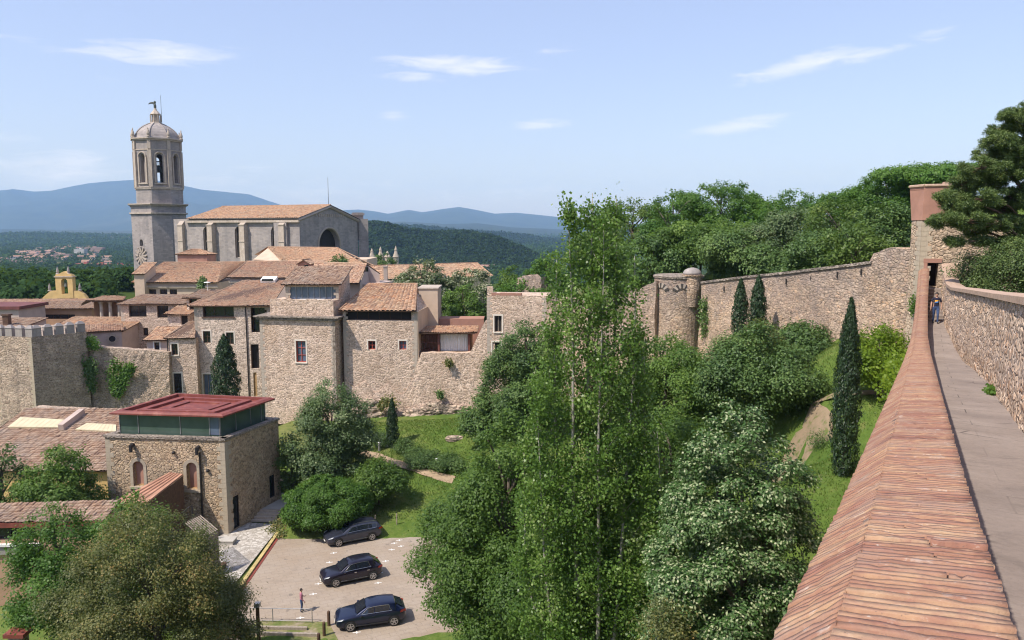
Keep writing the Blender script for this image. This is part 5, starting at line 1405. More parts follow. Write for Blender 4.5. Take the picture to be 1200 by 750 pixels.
def low_left():
    # tiled hall behind, with two pale roof panels
    A = P(-60, 551, 72.5)[:2]; B = P(122, 551, 72.5)[:2]
    h = House('tiled_hall', 'long low hall whose brown tiled roof carries two pale yellow panels', 'house', (0, 0), (0, 0), 13, -28, -23.35, 'plaster_yellow', [(100, 562, 111, 572, dict(nx=1, nz=1, pane='void'))], A=A, B=V(-38.3, 72.6))
    h.roof_mono(2.9, 'tile_c', .45, seed=71)
    h.done(False)
    u3 = V(0, 0, 1)
    def on_roof(px, py, lift=.16):
        # intersect with the roof plane
        p0 = h.p('A', h.z1)+V(0, 0, .14); e1 = h.p('B', h.z1)-h.p('A', h.z1); e2 = h.p('D', h.z1+2.9)-h.p('A', h.z1)
        n = nrm(np.cross(e1, e2)); n = n if n[2] > 0 else -n
        a, b = ray(px, py); d = V(a, 1, b); Y = np.dot(n, p0+n*lift)/np.dot(n, d); return d*Y, n
    for q in ([(9, 500), (69, 500.5), (81, 492), (24, 488.5)], [(88, 503), (136, 505.5), (136, 497.5), (102, 495.5)]):
        pts = [on_roof(*p) for p in q]; n = pts[0][1]; pts = [p for p, _ in pts]; m2 = MB()
        m2.poly(pts); k = len(pts)
        for i in range(k): m2.poly([pts[i], pts[(i+1) % k], pts[(i+1) % k]-n*.2, pts[i]-n*.2])
        for i in range(1, 9):
            m2.tube([lerp(pts[0], pts[1], i/9)+n*.01, lerp(pts[3], pts[2], i/9)+n*.01], .02, 4)
        m2.build('roof_panel', M['panel'], h.root)
    m2 = MB(); p, n = on_roof(72, 504, 0); q, _ = on_roof(97, 485, 0); d = nrm(np.cross(q-p, n))
    m2.obox((p+q)/2+n*.3, (q-p)/2, d*.3, n*.35); m2.build('fire_wall', M['plaster_grey'], h.root)
    F = Face(P(38, 480, 88)[:2], P(136, 487, 86.5)[:2])
    rock_wall('garden_wall', 'low pale stone wall at the foot of the battlemented tower, above the tiled hall', F, -25, [(0, zpx(38, 477.5, 88)), (F.L, zpx(136, 482.5, 86.5))], 'stone_wall', 19, amp=.04)
    # lower building at the left edge
    Y = 56
    h = House('flat_front_house', 'low pinkish house with dark red eaves over one long dark window band', 'house', (-60, Y), (104, Y+.6), 2.9, -30, zpx(20, 614.5, Y), 'plaster_brown',
        [(-50, 616, 42, 633, dict(nx=5, nz=1, frame='iron', depth=.4))])
    z = h.z1; up = V(0, 0, .1)
    roof_obj(h.root, [(h.p('A', z+.15, (-.3, .3)), h.p('B', z+.15, (.3, .3)), h.p('C', z+.62, (.3, 0)), h.p('D', z+.62, (-.3, 0)))], 'tile_c', [], seed=75, pitch=.25)
    h.done()
    m2 = MB(); bar(m2, h.F, -.3, h.F.L+.3, z-.22, z+.14, .01, .36); m2.build('fascia', M['steel_red'], h.root)
    m2 = MB(); u, zz = h.F.pix(20, 637.5); bar(m2, h.F, 0, h.F.L*.55, zz-.1, zz+.08, .003, .3); m2.build('ledge', M['white'], h.root)
    m2 = MB(); u, zz = h.F.pix(20, 645); bar(m2, h.F, 0, h.F.L*.55, zz-.25, zz+.28, .003, .18); m2.build('string_course', M['ashlar_church'], h.root)
    # yard paving at its foot and the capped pillar
    g = MB(); p = P(22, 752, 44.5); zg = H(p[0], p[1])
    q = P(22, 741, 44.5)
    g.box((p[0]-.42, p[1]-.35, zg-.3), (p[0]+.42, p[1]+.35, q[2]-.14)); pr = thing('gate_pillar', 'short grey pillar with a flat red cap in the bottom left corner', 'pillar', (p[0], p[1], zg))
    g.build('shaft', M['stone_dark'], pr)
    g = MB(); g.box((p[0]-.62, p[1]-.5, q[2]-.138), (p[0]+.62, p[1]+.5, q[2]+.1)); g.build('cap', M['steel_red'], pr)
M['panel'] = m_plain('pale_yellow_panel', (.58,.50,.33), .55, 0, .1, 1)
low_left()
# ------------------------------------------------------------------ yard surfaces
def yard():
    # car park sheet with its own kerb line
    z = -27.0
    k0 = PZ(333, 617, z); k1 = PZ(279, 695, z)
    d = k1-k0
    pts = [k0, PZ(372, 604.5, z), PZ(440, 598, z), PZ(505, 622, z), PZ(560, 640, z), PZ(600, 700, z), PZ(600, 760, z), PZ(240, 760, z), k1+d*.12]
    def uvs(P_): return [(p[0]*math.cos(.45)+p[1]*math.sin(.45), -p[0]*math.sin(.45)+p[1]*math.cos(.45)) for p in P_]
    mb = MB(); mb.poly(pts, 0, uvs(pts)); o = mb.build('car_park', M['carpark']); tag(o, kind='structure')
    # cobbled path from the block to below, a little lower
    kn = nrm(V(-d[1], d[0], 0)); kn = kn if kn[0] < 0 else -kn
    cp = [PZ(330, 612, z+.06), PZ(318, 614, z+.06), PZ(288, 612, z+.06), PZ(285, 605, z+.06), PZ(266, 622, z+.06), PZ(240, 640, z+.06), PZ(225, 720, z+.06), PZ(236, 752, z+.06), PZ(268, 712, z+.06), k1+kn*.75+V(0, 0, .06), k0+kn*.35+V(0, 0, .06)]
    mb = MB(); mb.poly(cp); o = mb.build('cobbled_path', M['cobble']); tag(o, kind='structure')
    ky = MB(); L = np.linalg.norm(d); dn = d/L
    for i in range(9):
        a = k0+dn*(L*i/9+.02); b = k0+dn*(L*(i+1)/9-.02); c = (a+b)/2+kn*.14
        ky.obox(c+V(0, 0, .05), (b-a)/2, kn*.14, V(0, 0, .09))
    r = thing('yellow_kerb', 'kerb painted yellow with a dark red gutter line, along the cobbled path', 'kerb', k0)
    ky.build('kerb_stone', M['yellow'], r)
    g = MB(); g.obox((k0+k1)/2-kn*.14+V(0, 0, .012), d/2, kn*.12, V(0, 0, .012)); g.build('gutter', M['steel_red'], r)
    # steps and landing
    s0 = PZ(289, 611.5, z); s1 = PZ(322, 612.5, z); up = nrm(V(s0[1]-s1[1], s1[0]-s0[0], 0)); up = up if up[1] > 0 else -up
    st = MB(); w = (s1-s0)/2; c = (s0+s1)/2
    n = 4
    for i in range(n):
        dd = 3.2-i*.42
        st.obox(c+up*(i*.42+dd/2)+V(0, 0, .09+.17*i), w*1.04, up*dd/2, V(0, 0, .085))
    o = st.build('stone_steps', M['ashlar_trim'], loc=tuple(c)); tag(o, 'short flight of stone steps along the stone block side wall', 'steps')
    zl = z+.7; ld = MB(); pl = [c-w*1.0+up*1.6, c+w*1.0+up*1.6, PZ(352, 573, zl), PZ(327, 572, zl)]
    ld.poly([V(p[0], p[1], zl) for p in pl]); o = ld.build('landing', M['concrete']); tag(o, kind='structure')
    # low boundary wall from landing round to the kerb
    F = Face(V(*PZ(327, 571, zl)[:2]), V(*PZ(353, 574, zl)[:2]))
    rock_wall('retaining_wall', 'low dry stone retaining wall at the end of the landing behind the steps', F, zl-.6, [(0, zl+.75), (F.L, zl+.6)], 'stone_wall', 27, step=.3, amp=.05, thick=.5)
    e = MB(); a = PZ(350, 577, zl); b = PZ(331, 604, z); rg = random.Random(3)
    for i in range(16):
        q = lerp(a, b, i/15); s = rg.uniform(.22, .4)
        e.lathe(q+V(rg.uniform(-.1, .1), 0, s*.3), [(s*.5, -s*.6), (s, -s*.1), (s*.8, s*.4), (s*.3, s*.55)], 7, a0=rg.random())
    o = e.build('edging_stones', M['ashlar_trim'], loc=tuple(lerp(a, b, .5))); tag(o, 'row of rough pale edging stones between the landing and the round green bush', 'edging')
    # white parking crosses
    pm = MB()
    for px, py in ((468, 633), (459, 644), (452, 657.5), (445, 671), (443, 683), (391, 648), (386, 659), (380, 672), (373, 684), (367, 696), (462, 636.5), (435, 700), (352, 724), (418, 741), (470, 640), (379, 681)):
        q = PZ(px, py, z+.005)
        for a in (V(.26, .06, 0), V(-.04, .16, 0)):
            nn = nrm(V(-a[1], a[0], 0))*.045
            pm.poly([q-a-nn, q+a-nn, q+a+nn, q-a+nn])
            q = q+V(0, 0, .002)
    o = pm.build('parking_marks', M['white']); tag(o, kind='structure')
    # grass verge at bottom with sleepers
    vg = MB(); vp = [PZ(300, 728, z+.01), PZ(340, 727, z+.01), PZ(385, 729, z+.01), PZ(392, 742, z+.01), PZ(402, 760, z+.01), PZ(270, 762, z+.01)]
    vg.poly(vp); o = vg.build('verge', M['verge']); tag(o, kind='structure')
    for i, (x0, y0, x1, y1) in enumerate(((300, 737, 360, 738), (300, 744, 372, 745.5))):
        m2 = MB(); a, b = PZ(x0, y0, z), PZ(x1, y1, z); t = (b-a)/2; nn = nrm(V(-t[1], t[0], 0))
        m2.obox((a+b)/2+V(0, 0, .1), t, nn*.1, V(0, 0, .1)); o = m2.build('timber_sleeper', M['wood_grey'], loc=tuple(a))
        tag(o, ['grey timber sleeper in the verge, the one closer to the thin metal railing', 'grey timber sleeper in the verge, the longer one below its pair'][i], 'timber', 'sleepers in the verge')
    # street posts
    for i, (px, yt, yb, rad, lab) in enumerate(((385.5, 716, 733, .11, 'weathered round wooden post farthest up, at the verge corner'), (380, 729, 745, .11, 'weathered round wooden post in the middle of three, by the dark blue car'), (374, 742, 762, .11, 'weathered round wooden post cut off by the bottom of the photo'))):
        q = PZ(px, yb, z); zt = zpx(px, yt, q[1]); m2 = MB(); m2.lathe(q, [(rad, -.2), (rad, zt-z-.1), (rad*.75, zt-z)], 10)
        o = m2.build('wooden_post', M['wood_dark'], loc=tuple(q)); tag(o, lab, 'post', 'wooden posts on the verge')
    q = PZ(303.5, 757, z); zt = zpx(303.5, 706, q[1]); r = thing('light_post', 'tall dark post with a small pale square cap, beside the olive tree', 'lamp post', q)
    m2 = MB(); m2.lathe(q, [(.13, -.2), (.12, zt-z-.3)], 10); m2.build('pole', M['wood_dark'], r)
    m2 = MB(); m2.obox(q+V(0, 0, zt-z-.15), V(.17, 0, 0), V(0, .17, 0), V(0, 0, .14)); m2.build('lamp_head', M['zinc'], r)
    r = thing('metal_railing', 'thin grey metal railing with three uprights at the lower edge of the car park', 'railing', PZ(340, 730, z))
    a = PZ(294, 728.5, z); b = PZ(366, 730, z); hh = 1.0
    for i, t in enumerate((0.0, .36, 1.0)):
        p = lerp(a, b, t); m2 = MB(); m2.tube([p, p+V(0, 0, hh)], .03, 6); m2.build('upright', M['zinc'], r)
    m2 = MB(); m2.tube([a+V(0, 0, hh), b+V(0, 0, hh)], .03, 6); m2.build('top_rail', M['zinc'], r)
    m2 = MB(); m2.tube([a+V(0, 0, .12), b+V(0, 0, .12)], .02, 6); m2.build('bottom_rail', M['zinc'], r)
    # planter wall by the cobbles
    m2 = MB(); a, b = PZ(243, 700, z), PZ(263, 664, z); t = (b-a)/2; nn = nrm(V(-t[1], t[0], 0)); m2.obox((a+b)/2+V(0, 0, .15), t, nn*.18, V(0, 0, .25)); o = m2.build('planter_edge', M['wood_dark'], loc=tuple(a)); tag(o, 'dark timber planter edge between the olive tree and the cobbles', 'planter edge')
    m2 = MB(); q = PZ(263, 637, z); m2.box(q-V(.9, .5, 0), q+V(.9, .5, .35)); m2.box(q-V(.95, .55, -.35), q+V(.95, .55, .43)); o = m2.build('stone_bench', M['concrete'], loc=tuple(q)); tag(o, 'low grey concrete bench block beside the slatted timber enclosure', 'bench')
def m_verge():
    m, k = new_mat('weedy_gravel'); co = k.co.outputs['Object']
    f = k.noise(co, .9, 5, .7); g = k.noise(co, 7, 4, .7)
    c = k.ramp(f, [(.35, (.36,.29,.21)), (.5, (.22,.21,.08)), (.65, (.12,.16,.035))]); c = k.mix(.5, c, k.ramp(g, [(.2, .4), (.8, 1.0)]), 'MULTIPLY')
    k.set(k.bsdf.inputs['Base Color'], c); bump(k, g, .5, .04); return m
M['verge'] = m_verge()
yard()
# garden path and lawn furniture
def lawn_pt(px, py):
    for Y in np.arange(40, 110, .15):
        p = P(px, py, Y)
        if p[2] <= H(p[0], p[1]): return V(p[0], p[1])
    return P(px, py, 85)[:2]
PA = [lawn_pt(*q) for q in ((425, 531), (440, 535), (455, 540), (470, 544), (485, 549), (500, 554), (515, 559), (532, 563))]
PATH_A = [(a, b, .62) for a, b in zip(PA, PA[1:])]
ribbon('dirt_path', PA, [1.3, 1.4, 1.3, 1.3, 1.5, 1.3, 1.3, 1.2], M['dirt'], .13)
def m_dg():
    m, k = new_mat('earth_with_grass'); co = k.co.outputs['Object']
    f = k.noise(co, 1.5, 5, .7); g = k.noise(co, 12, 4, .7)
    c = k.ramp(f, [(.4, (.31,.225,.145)), (.55, (.26,.20,.12)), (.63, (.14,.16,.045))]); c = k.mix(.5, c, k.ramp(g, [(.2, .45), (.8, 1.0)]), 'MULTIPLY')
    k.set(k.bsdf.inputs['Base Color'], c); bump(k, g, .5, .03); return m
M['dirt_grass'] = m_dg()
def gpt(px, py, Y0=25, Y1=75):
    for Y in np.arange(Y0, Y1, .15):
        p = P(px, py, Y)
        if p[2] <= H(p[0], p[1]): return V(p[0], p[1])
    return P(px, py, 55)[:2]
PB = [gpt(*q) for q in ((1040, 462), (1010, 462), (975, 465), (955, 474), (952, 487), (962, 503), (965, 516), (950, 526), (935, 535), (915, 545))]
PATH_B = [(a, b, .45+.09*i) for i, (a, b) in enumerate(zip(PB, PB[1:]))]
ribbon('garden_track', PB, [1.1, 1.1, 1.0, 1.0, 1.1, 1.2, 1.4, 1.6, 1.9, 2.1], M['dirt_grass'], .17)
def garden_bits():
    for i, (px, yt, yb) in enumerate(((444.5, 519, 529), (512, 538, 549))):
        p = lawn_pt(px, yb); z = H(*p); h = 1.05; q = V(*p, z)
        r = thing('bollard_light', ['grey garden bollard light beside the small dark cypress', 'grey garden bollard light between the low hedges and the path'][i], 'bollard light', q, 'bollard lights on the lawn')
        m2 = MB(); m2.lathe(q, [(.13, -.1), (.12, h-.25), (.06, h-.24), (.06, h-.12)], 10); m2.build('post', M['zinc'], r)
        m2 = MB(); m2.lathe(q+V(0, 0, h-.12), [(.15, 0), (.15, .08), (.05, .12)], 10); m2.build('cap', M['white'], r)
    for i, (px, py, s, lab) in enumerate(((533, 515, .75, 'grey boulder lying on the lawn below the rocky wall foot'), (548, 505, .2, 'small white stone on the lawn close to the wall foot'))):
        p = lawn_pt(px, py); z = H(*p); m2 = MB(); rg = random.Random(i+5)
        m2.lathe(V(*p, z), [(s*.9, -s*.2), (s, s*.15), (s*.8, s*.45), (s*.3, s*.55)], 9, sx=1.5, sy=.8)
        o = m2.build('boulder', M['rock'] if i == 0 else M['white'], loc=(*p, z)); tag(o, lab, 'boulder')
    for i, (px, yt, yb, lab) in enumerate(((440, 608, 617, 'thin pale stake by the path on the sloping lawn, next to the estate car'), (465, 603, 615, 'thin pale stake farther along the lawn edge, right of the estate car'))):
        p = lawn_pt(px, yb); z = H(*p); m2 = MB(); m2.lathe(V(*p, z), [(.06, -.2), (.055, 1.0), (.03, 1.05)], 7)
        o = m2.build('wooden_stake', M['wood_grey'], loc=(*p, z)); tag(o, lab, 'stake', 'stakes at the lawn edge')
garden_bits()
# ================================================================== the rampart walk
D3 = nrm(V(.473, .881)); N3 = V(D3[1], -D3[0])      # along the walk, and to its right
O0 = V(.79, 2.21)                                    # outer coping edge at station 0
def st(s, a, z): q = O0+D3*s+N3*a; return V(q[0], q[1], z)
def zc(s):                                           # coping edge height along the walk
    return float(np.interp(s, [-8, 0, .55, 2.36, 7.4, 21, 35, 42, 47, 51, 57.5], [-.55, -1.24, -1.31, -1.56, -2.10, -3.52, -4.74, -4.78, -4.75, -4.3, -2.75]))
def zf(s):
    return float(np.interp(s, [-8, 0, 7.4, 21, 35, 40, 49, 57], [-1.4, -2.07, -2.95, -4.38, -5.52, -5.56, -5.54, -4.3]))
def wid(s): return float(np.interp(s, [-8, 0, 11, 25, 40, 48, 57], [1.25, 1.3, 1.40, 1.68, 1.15, .95, .78]))
WC = .61
def m_brick():
    m, k = new_mat('coping_bricks')
    t = tone(k); co = k.co.outputs['Object']
    c = k.ramp(t, [(0, (.18,.085,.06)), (.18, (.27,.128,.09)), (.36, (.345,.180,.117)), (.55, (.395,.225,.144)), (.75, (.435,.268,.165)), (.92, (.475,.325,.21)), (1, (.36,.245,.185))])
    n1 = k.noise(co, 22, 5, .75); n2 = k.noise(co, 2.2, 5, .65); n3 = k.noise(co, 55, 3, .7)
    c = k.mix(.6, c, k.ramp(n1, [(.25, .45), (.75, 1.0)]), 'MULTIPLY')
    c = k.mix(k.ramp(k.noise(co, 8, 5, .7), [(.42, 0), (.62, .75)]), c, (.28,.135,.098))
    c = k.mix(k.ramp(k.noise(co, 4.3, 4, .7), [(.5, 0), (.68, .6)]), c, (.44,.275,.16))
    c = k.mix(k.ramp(n2, [(.48, 0), (.7, .6)]), c, (.30,.215,.17))
    c = k.mix(k.ramp(k.noise(co, 5.5, 5, .7), [(.6, 0), (.7, .5)]), c, (.50,.44,.38))
    c = k.mix(k.ramp(n1, [(.62, 0), (.72, .6)]), c, (.52,.47,.41))      # lime and lichen specks
    c = k.mix(k.ramp(n3, [(.64, 0), (.7, .7)]), c, (.12,.09,.075))
    k.set(k.bsdf.inputs['Base Color'], c); k.bsdf.inputs['Roughness'].default_value = .9
    bump(k, k.math('ADD', n1, n3), .5, .006)
    return m
M['brick'] = m_brick()
def m_mortar():
    m, k = new_mat('lime_mortar'); co = k.co.outputs['Object']
    c = k.ramp(k.noise(co, 40, 4, .7), [(.35, (.10,.065,.05)), (.55, (.19,.13,.10)), (.66, (.28,.22,.18)), (.7, (.55,.52,.48))])
    c = k.mix(k.ramp(k.noise(co, 3.5, 3), [(.45, 0), (.6, 1)]), k.mix(.75, c, (.11,.07,.055)), c)
    k.set(k.bsdf.inputs['Base Color'], c); k.bsdf.inputs['Roughness'].default_value = .95; return m
M['mortar'] = m_mortar()
def parapet():
    r = thing('brick_coped_parapet', 'long parapet with a ridged coping of thin reddish bricks, along the rampart walk', 'parapet wall', st(20, .3, -14))
    # wall body
    mb = MB(); ss = list(np.arange(-7, 57.6, 1.0))
    rows = []
    for s in ss:
        z = zc(s)-.06; g = H(*st(s, -.3, 0)[:2])-1.0
        rows.append([st(s, .05-.10*.0, g), st(s, .05, z), st(s, WC-.05, z), st(s, WC-.05, zf(s)-.6)])
    for a, b in zip(rows, rows[1:]):
        for i in range(3): mb.poly([a[i], b[i], b[i+1], a[i+1]])
    mb.build('wall_body', M['stone_near'], r)
    # coping: two bricks per course, laid across, ridge off centre
    rg = np.random.default_rng(17)
    ridge_a = .18; rise = .105; zi = .145; zo = -.055
    v = []; q = []; tn = []
    def brick(s0, s1, a0, z0, a1, z1, th, j):
        """brick between stations, sloping from (a0,z0) to (a1,z1); th thickness downwards"""
        i = len(v); n_ = 8 if s0 < 9 else (4 if s0 < 22 else 1)
        for m_ in range(n_+1):
            t_ = m_/n_; a = lerp(a0, a1, t_)+rg.normal(0, .0012); z = lerp(z0, z1, t_); wz = rg.normal(0, .0016)
            e0, e1 = rg.normal(0, .0011, 2)
            if rg.random() < .05: wz -= .006
            for s, dn, e_ in ((s0, 0, e0), (s1, 0, e1), (s1, 1, e1), (s0, 1, e0)):
                v.append(st(s+e_, a, zc(s)+z-(th if dn else 0)+(0 if dn else wz)))
        for m_ in range(n_):
            b_ = i+4*m_
            for f in ((0, 4, 5, 1), (3, 7, 4, 0), (1, 5, 6, 2)): q.append([b_+k for k in f]); tn.append(float(np.clip(j+rg.normal(0, .035), 0, 1)))
        q.append([i, i+1, i+2, i+3]); tn.append(j); b_ = i+4*n_; q.append([b_, b_+3, b_+2, b_+1]); tn.append(j)
    s = -3.2; jprev = .5
    while s < 57.2:
        near = s < 14
        p = float(np.clip(rg.normal(.054, .005), .042, .066)) if s < 30 else .06
        w = p-(.0095+abs(rg.normal(0, .003)) if s < 30 else .01)
        j = float(np.clip(.5+(jprev-.5)*.55+rg.normal(0, .15), .03, .97)); jprev = j; l = rg.normal(0, .0022)
        wob = .012*math.sin(s*1.3)+.02*math.sin(s*.31)
        ra = ridge_a+wob*.6+rg.normal(0, .0015); ej = rg.normal(0, .0022)
        brick(s, s+w, -.02+ej, l+zo-.012, ra+.002, rise+l, .05, j)
        j2 = float(np.clip(j+rg.normal(0, .06), 0, 1))
        if rg.random() < .93:
            brick(s, s+w, ra-.001, rise+l, WC+.02+ej, zi+l, .05, j2)
        else:
            am = lerp(ra, WC, rg.uniform(.35, .7)); zm = rise+(zi-rise)*(am-ra)/(WC-ra)
            l2 = l+rg.normal(0, .003)
            brick(s, s+w, ra+.004, rise+l, am-.004, zm+l, .05, j2); brick(s, s+w, am+.004, zm+l2, WC+.02+ej, zi+l2, .05, j2 if rg.random() < .6 else float(rg.beta(2.4, 2.2)))
        s += p
    o0 = ORIG[r]
    np_mesh('coping', np.array(v)-o0, np.array(q), np.array(tn), M['brick'], r)
    # mortar bed
    mb = MB(); ss = np.arange(-7, 57.4, .25)
    prev = None
    for s in ss:
        z = zc(s); cur = [st(s, .0, z-.14), st(s, .0, z+zo-.020), st(s, ridge_a, z+rise-.015), st(s, WC, z+zi-.012), st(s, WC, z-.09)]
        if prev:
            for i in range(4): mb.poly([prev[i], cur[i], cur[i+1], prev[i+1]])
        prev = cur
    mb.build('mortar_bed', M['mortar'], r)
parapet()
def walk():
    mb = MB(); ss = list(np.arange(-7, 50.01, .5)); prev = None
    for s in ss:
        w = wid(s); cur = [(st(s, WC-.05+(w+.06)*t, zf(s)+.012*math.sin(t*3+s)), (WC+(w+.05)*t, s)) for t in np.linspace(0, 1, 4)]
        if prev:
            for i in range(3): mb.poly([prev[i][0], prev[i+1][0], cur[i+1][0], cur[i][0]], 0, [prev[i][1], prev[i+1][1], cur[i+1][1], cur[i][1]])
        prev = cur
    o = mb.build('walkway', M['pave'], smooth_=True); tag(o, kind='structure')
    # stair up to the tower door
    mb = MB(); n = 9; s0, s1 = 49.5, 57.5
    for i in range(n):
        a = lerp(s0, s1, i/n); z = lerp(zf(49), -4.05, (i+1)/n); w = wid(a)
        c = (st(a, WC+w/2-.02, 0)+st(s1+1.5, WC+w/2-.02, 0))/2; c[2] = (z-6.2)/2
        mb.obox(c, V(*N3, 0)*(w/2+.03), V(*D3, 0)*(s1+1.5-a)/2, V(0, 0, (z+6.2)/2))
    o = mb.build('tower_stair', M['pave'], loc=tuple(st(50, 1, -5.5))); tag(o, 'worn steps climbing from the rampart walk to the tower doorway', 'steps')
walk()
def right_wall():
    # inner face plan follows the walk, then its top sweeps up to the tower
    r = thing('rampart_wall', 'high rough stone wall with a pale coping along the right of the rampart walk', 'wall', st(20, 3, -5))
    ss = np.concatenate([np.arange(-7, 30, .4), np.arange(30, 57.6, .4)])
    def zt(s): return float(np.interp(s, [-8, 0, 10, 25, 33, 44, 49, 52, 54.5, 57.2], [-.2, -.45, -.95, -1.95, -2.4, -3.05, -3.15, -2.95, -2.7, -2.35]))
    rg = np.random.default_rng(5); nz = 16
    g = []
    for s in ss:
        a = WC+wid(s); zb = zf(s)-.15; z1 = zt(s)-.16
        g.append([st(s, a+.04*(j/nz)+rg.normal(0, .018), lerp(zb, z1, j/nz)) for j in range(nz+1)]+[st(s, a+.6, z1), st(s, a+.6, H(*st(s, a+1.2, 0)[:2])-1)])
    mb = MB()
    m_ = len(g[0])
    for row in g: mb.v.extend(map(tuple, row))
    for i in range(len(g)-1):
        for j in range(m_-1): mb.face((i*m_+j, (i+1)*m_+j, (i+1)*m_+j+1, i*m_+j+1))
    mb.build('masonry', M['stone_near'], r)
    # coping: brick-on-edge slabs
    cb = MB(); rg = random.Random(3); s = -7
    while s < 57:
        L = .5 if s < 40 else .35
        a = WC+wid(s); z = zt(s); z2 = zt(s+L-.012)
        a2 = WC+wid(s+L)
        tn = rg.uniform(.55, .95)
        p = [st(s, a-.06, z-.15), st(s+L-.012, a2-.06, z2-.15), st(s+L-.012, a2-.06, z2), st(s, a-.06, z), st(s, a+.3, z+.06), st(s+L-.012, a2+.3, z2+.06), st(s+L-.012, a2+.68, z2), st(s, a+.68, z), st(s+L-.012, a2+.68, z2-.15), st(s, a+.68, z-.15)]
        cb.poly([p[0], p[1], p[2], p[3]], val=tn); cb.poly([p[3], p[2], p[5], p[4]], val=tn); cb.poly([p[4], p[5], p[6], p[7]], val=tn); cb.poly([p[7], p[6], p[8], p[9]], val=tn)
        cb.poly([p[0], p[3], p[4], p[7], p[9]], val=tn); cb.poly([p[1], p[8], p[6], p[5], p[2]], val=tn)
        s += L
    cb.build('coping', M['coping_pale'], r)
M['coping_pale'] = m_plain('worn_brick_coping', (.42,.29,.21), .9, 0, .25, 6)
right_wall()
def end_tower():
    c = P(1080.5, 260, 53.0)[:2]
    zt = zpx(1081, 217.6, 53); zm = zpx(1081, 257.6, 53)
    Lf = P(1066, 300, 54.4)[:2]; Fr = Face(c, c+nrm(V(.93, -.37))*7.2); Fl = Face(Lf, c)
    back = [Fr.B+V(2.5, 5.5), Lf+V(4.6, 7.5)]
    r = thing('end_tower', 'square stone tower with pink plastered top and narrow doorway, ending the rampart walk', 'tower', (c[0]+2, c[1]+3, -10))
    mb = MB(); q = MB()
    o = Fr.rect(1086, 308.3, 1099, 336)
    wall_face(mb, Fr, -11, zm, [o], depth=1.2); wall_face(mb, Face(Fr.B, back[0]), -11, zm); wall_face(mb, Face(back[0], back[1]), -11, zm)
    mb.poly([V(*Lf, zm), V(*c, zm), V(*Fr.B, zm), V(*back[0], zm), V(*back[1], zm)])
    o2 = Fr.rect(1127.5, 309, 1130.5, 320)
    mb.build('wall', M['stone_near'] if False else M['stone_tower'], r)
    w = MB(); wall_face(w, Fl, -11, zm); wall_face(w, Face(back[1], Lf), -11, zm); w.build('side_wall', M['stone_tower'], r); w = MB(); 
    quoins(w, c, Fr.t, Fr.n, -9, zm, w=(.7, .45)); quoins(w, c, -Fl.t, Fl.n, -9, zm, w=(.45, .7)); w.build('quoin', M['ashlar_quoin'], r)
    d = MB(); bar(d, Fr, o[0]+.003, o[1]-.003, o[2], o[3], -1.22, -1.15)
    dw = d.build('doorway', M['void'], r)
    d = MB(); bar(d, Fr, o[0]-.22, o[0]-.002, o[2]-1, o[3]+.02, .002, .05); bar(d, Fr, o[0]-.25, o[1]+.2, o[3]+.022, o[3]+.3, .002, .06); d.build('door_frame', M['wood_red'] if False else M['plaster_pink'], dw)
    # plaster top flaring outward
    p = MB(); top = []; bot = []
    cx = (c+back[0])/2
    for k, (q_, e) in enumerate(((P(1062, 300, 54.5)[:2], 0), (c, 1), (Fr.pt(2.65, 0)[:2], 0), (Fr.pt(2.65, 0)[:2]+V(2, 5), 0), (back[1], 0))):
        top.append(V(*q_, zt)); 
    for q_ in (Lf, c, Fr.pt(2.6, 0)[:2], Fr.pt(2.6, 0)[:2]+V(2, 5), back[1]): bot.append(V(*q_, zm-.02))
    off = [V(-.06, -.05, 0), V(-.03, -.10, 0), V(.05, -.1, 0), V(.1, .05, 0), V(-.05, .1, 0)]
    bot = [b+o_ for b, o_ in zip(bot, off)]; top = [t_+o_*1.15 for t_, o_ in zip(top, off)]
    for i in range(5): p.poly([bot[i], bot[(i+1) % 5], top[(i+1) % 5], top[i]])
    p.poly([t_-V(0, 0, .25) for t_ in top]); p.poly(bot[::-1])
    p.build('plaster_top', M['plaster_pink'], r)
    e = MB()
    for i in range(4): e.tube([top[i], top[i+1]], .1, 6)
    for i in (1,): 
        z_ = lerp(top[1], top[2], .55); e.obox(z_+V(0, .5, .1), V(.15, 0, 0), V(0, .15, 0), V(0, 0, .14))
    e.build('coping', M['coping_pale'], r)
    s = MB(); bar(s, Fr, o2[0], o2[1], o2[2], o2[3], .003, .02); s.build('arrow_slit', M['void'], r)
M['stone_tower'] = m_rubble('tower_rubble', [(.58,.46,.34),(.50,.39,.285),(.64,.52,.40),(.42,.32,.235),(.56,.41,.29)], (.50,.40,.30), 3.0, 1.5, stain=(.26,.21,.165), stain_amt=.35, bstr=.9)
end_tower()
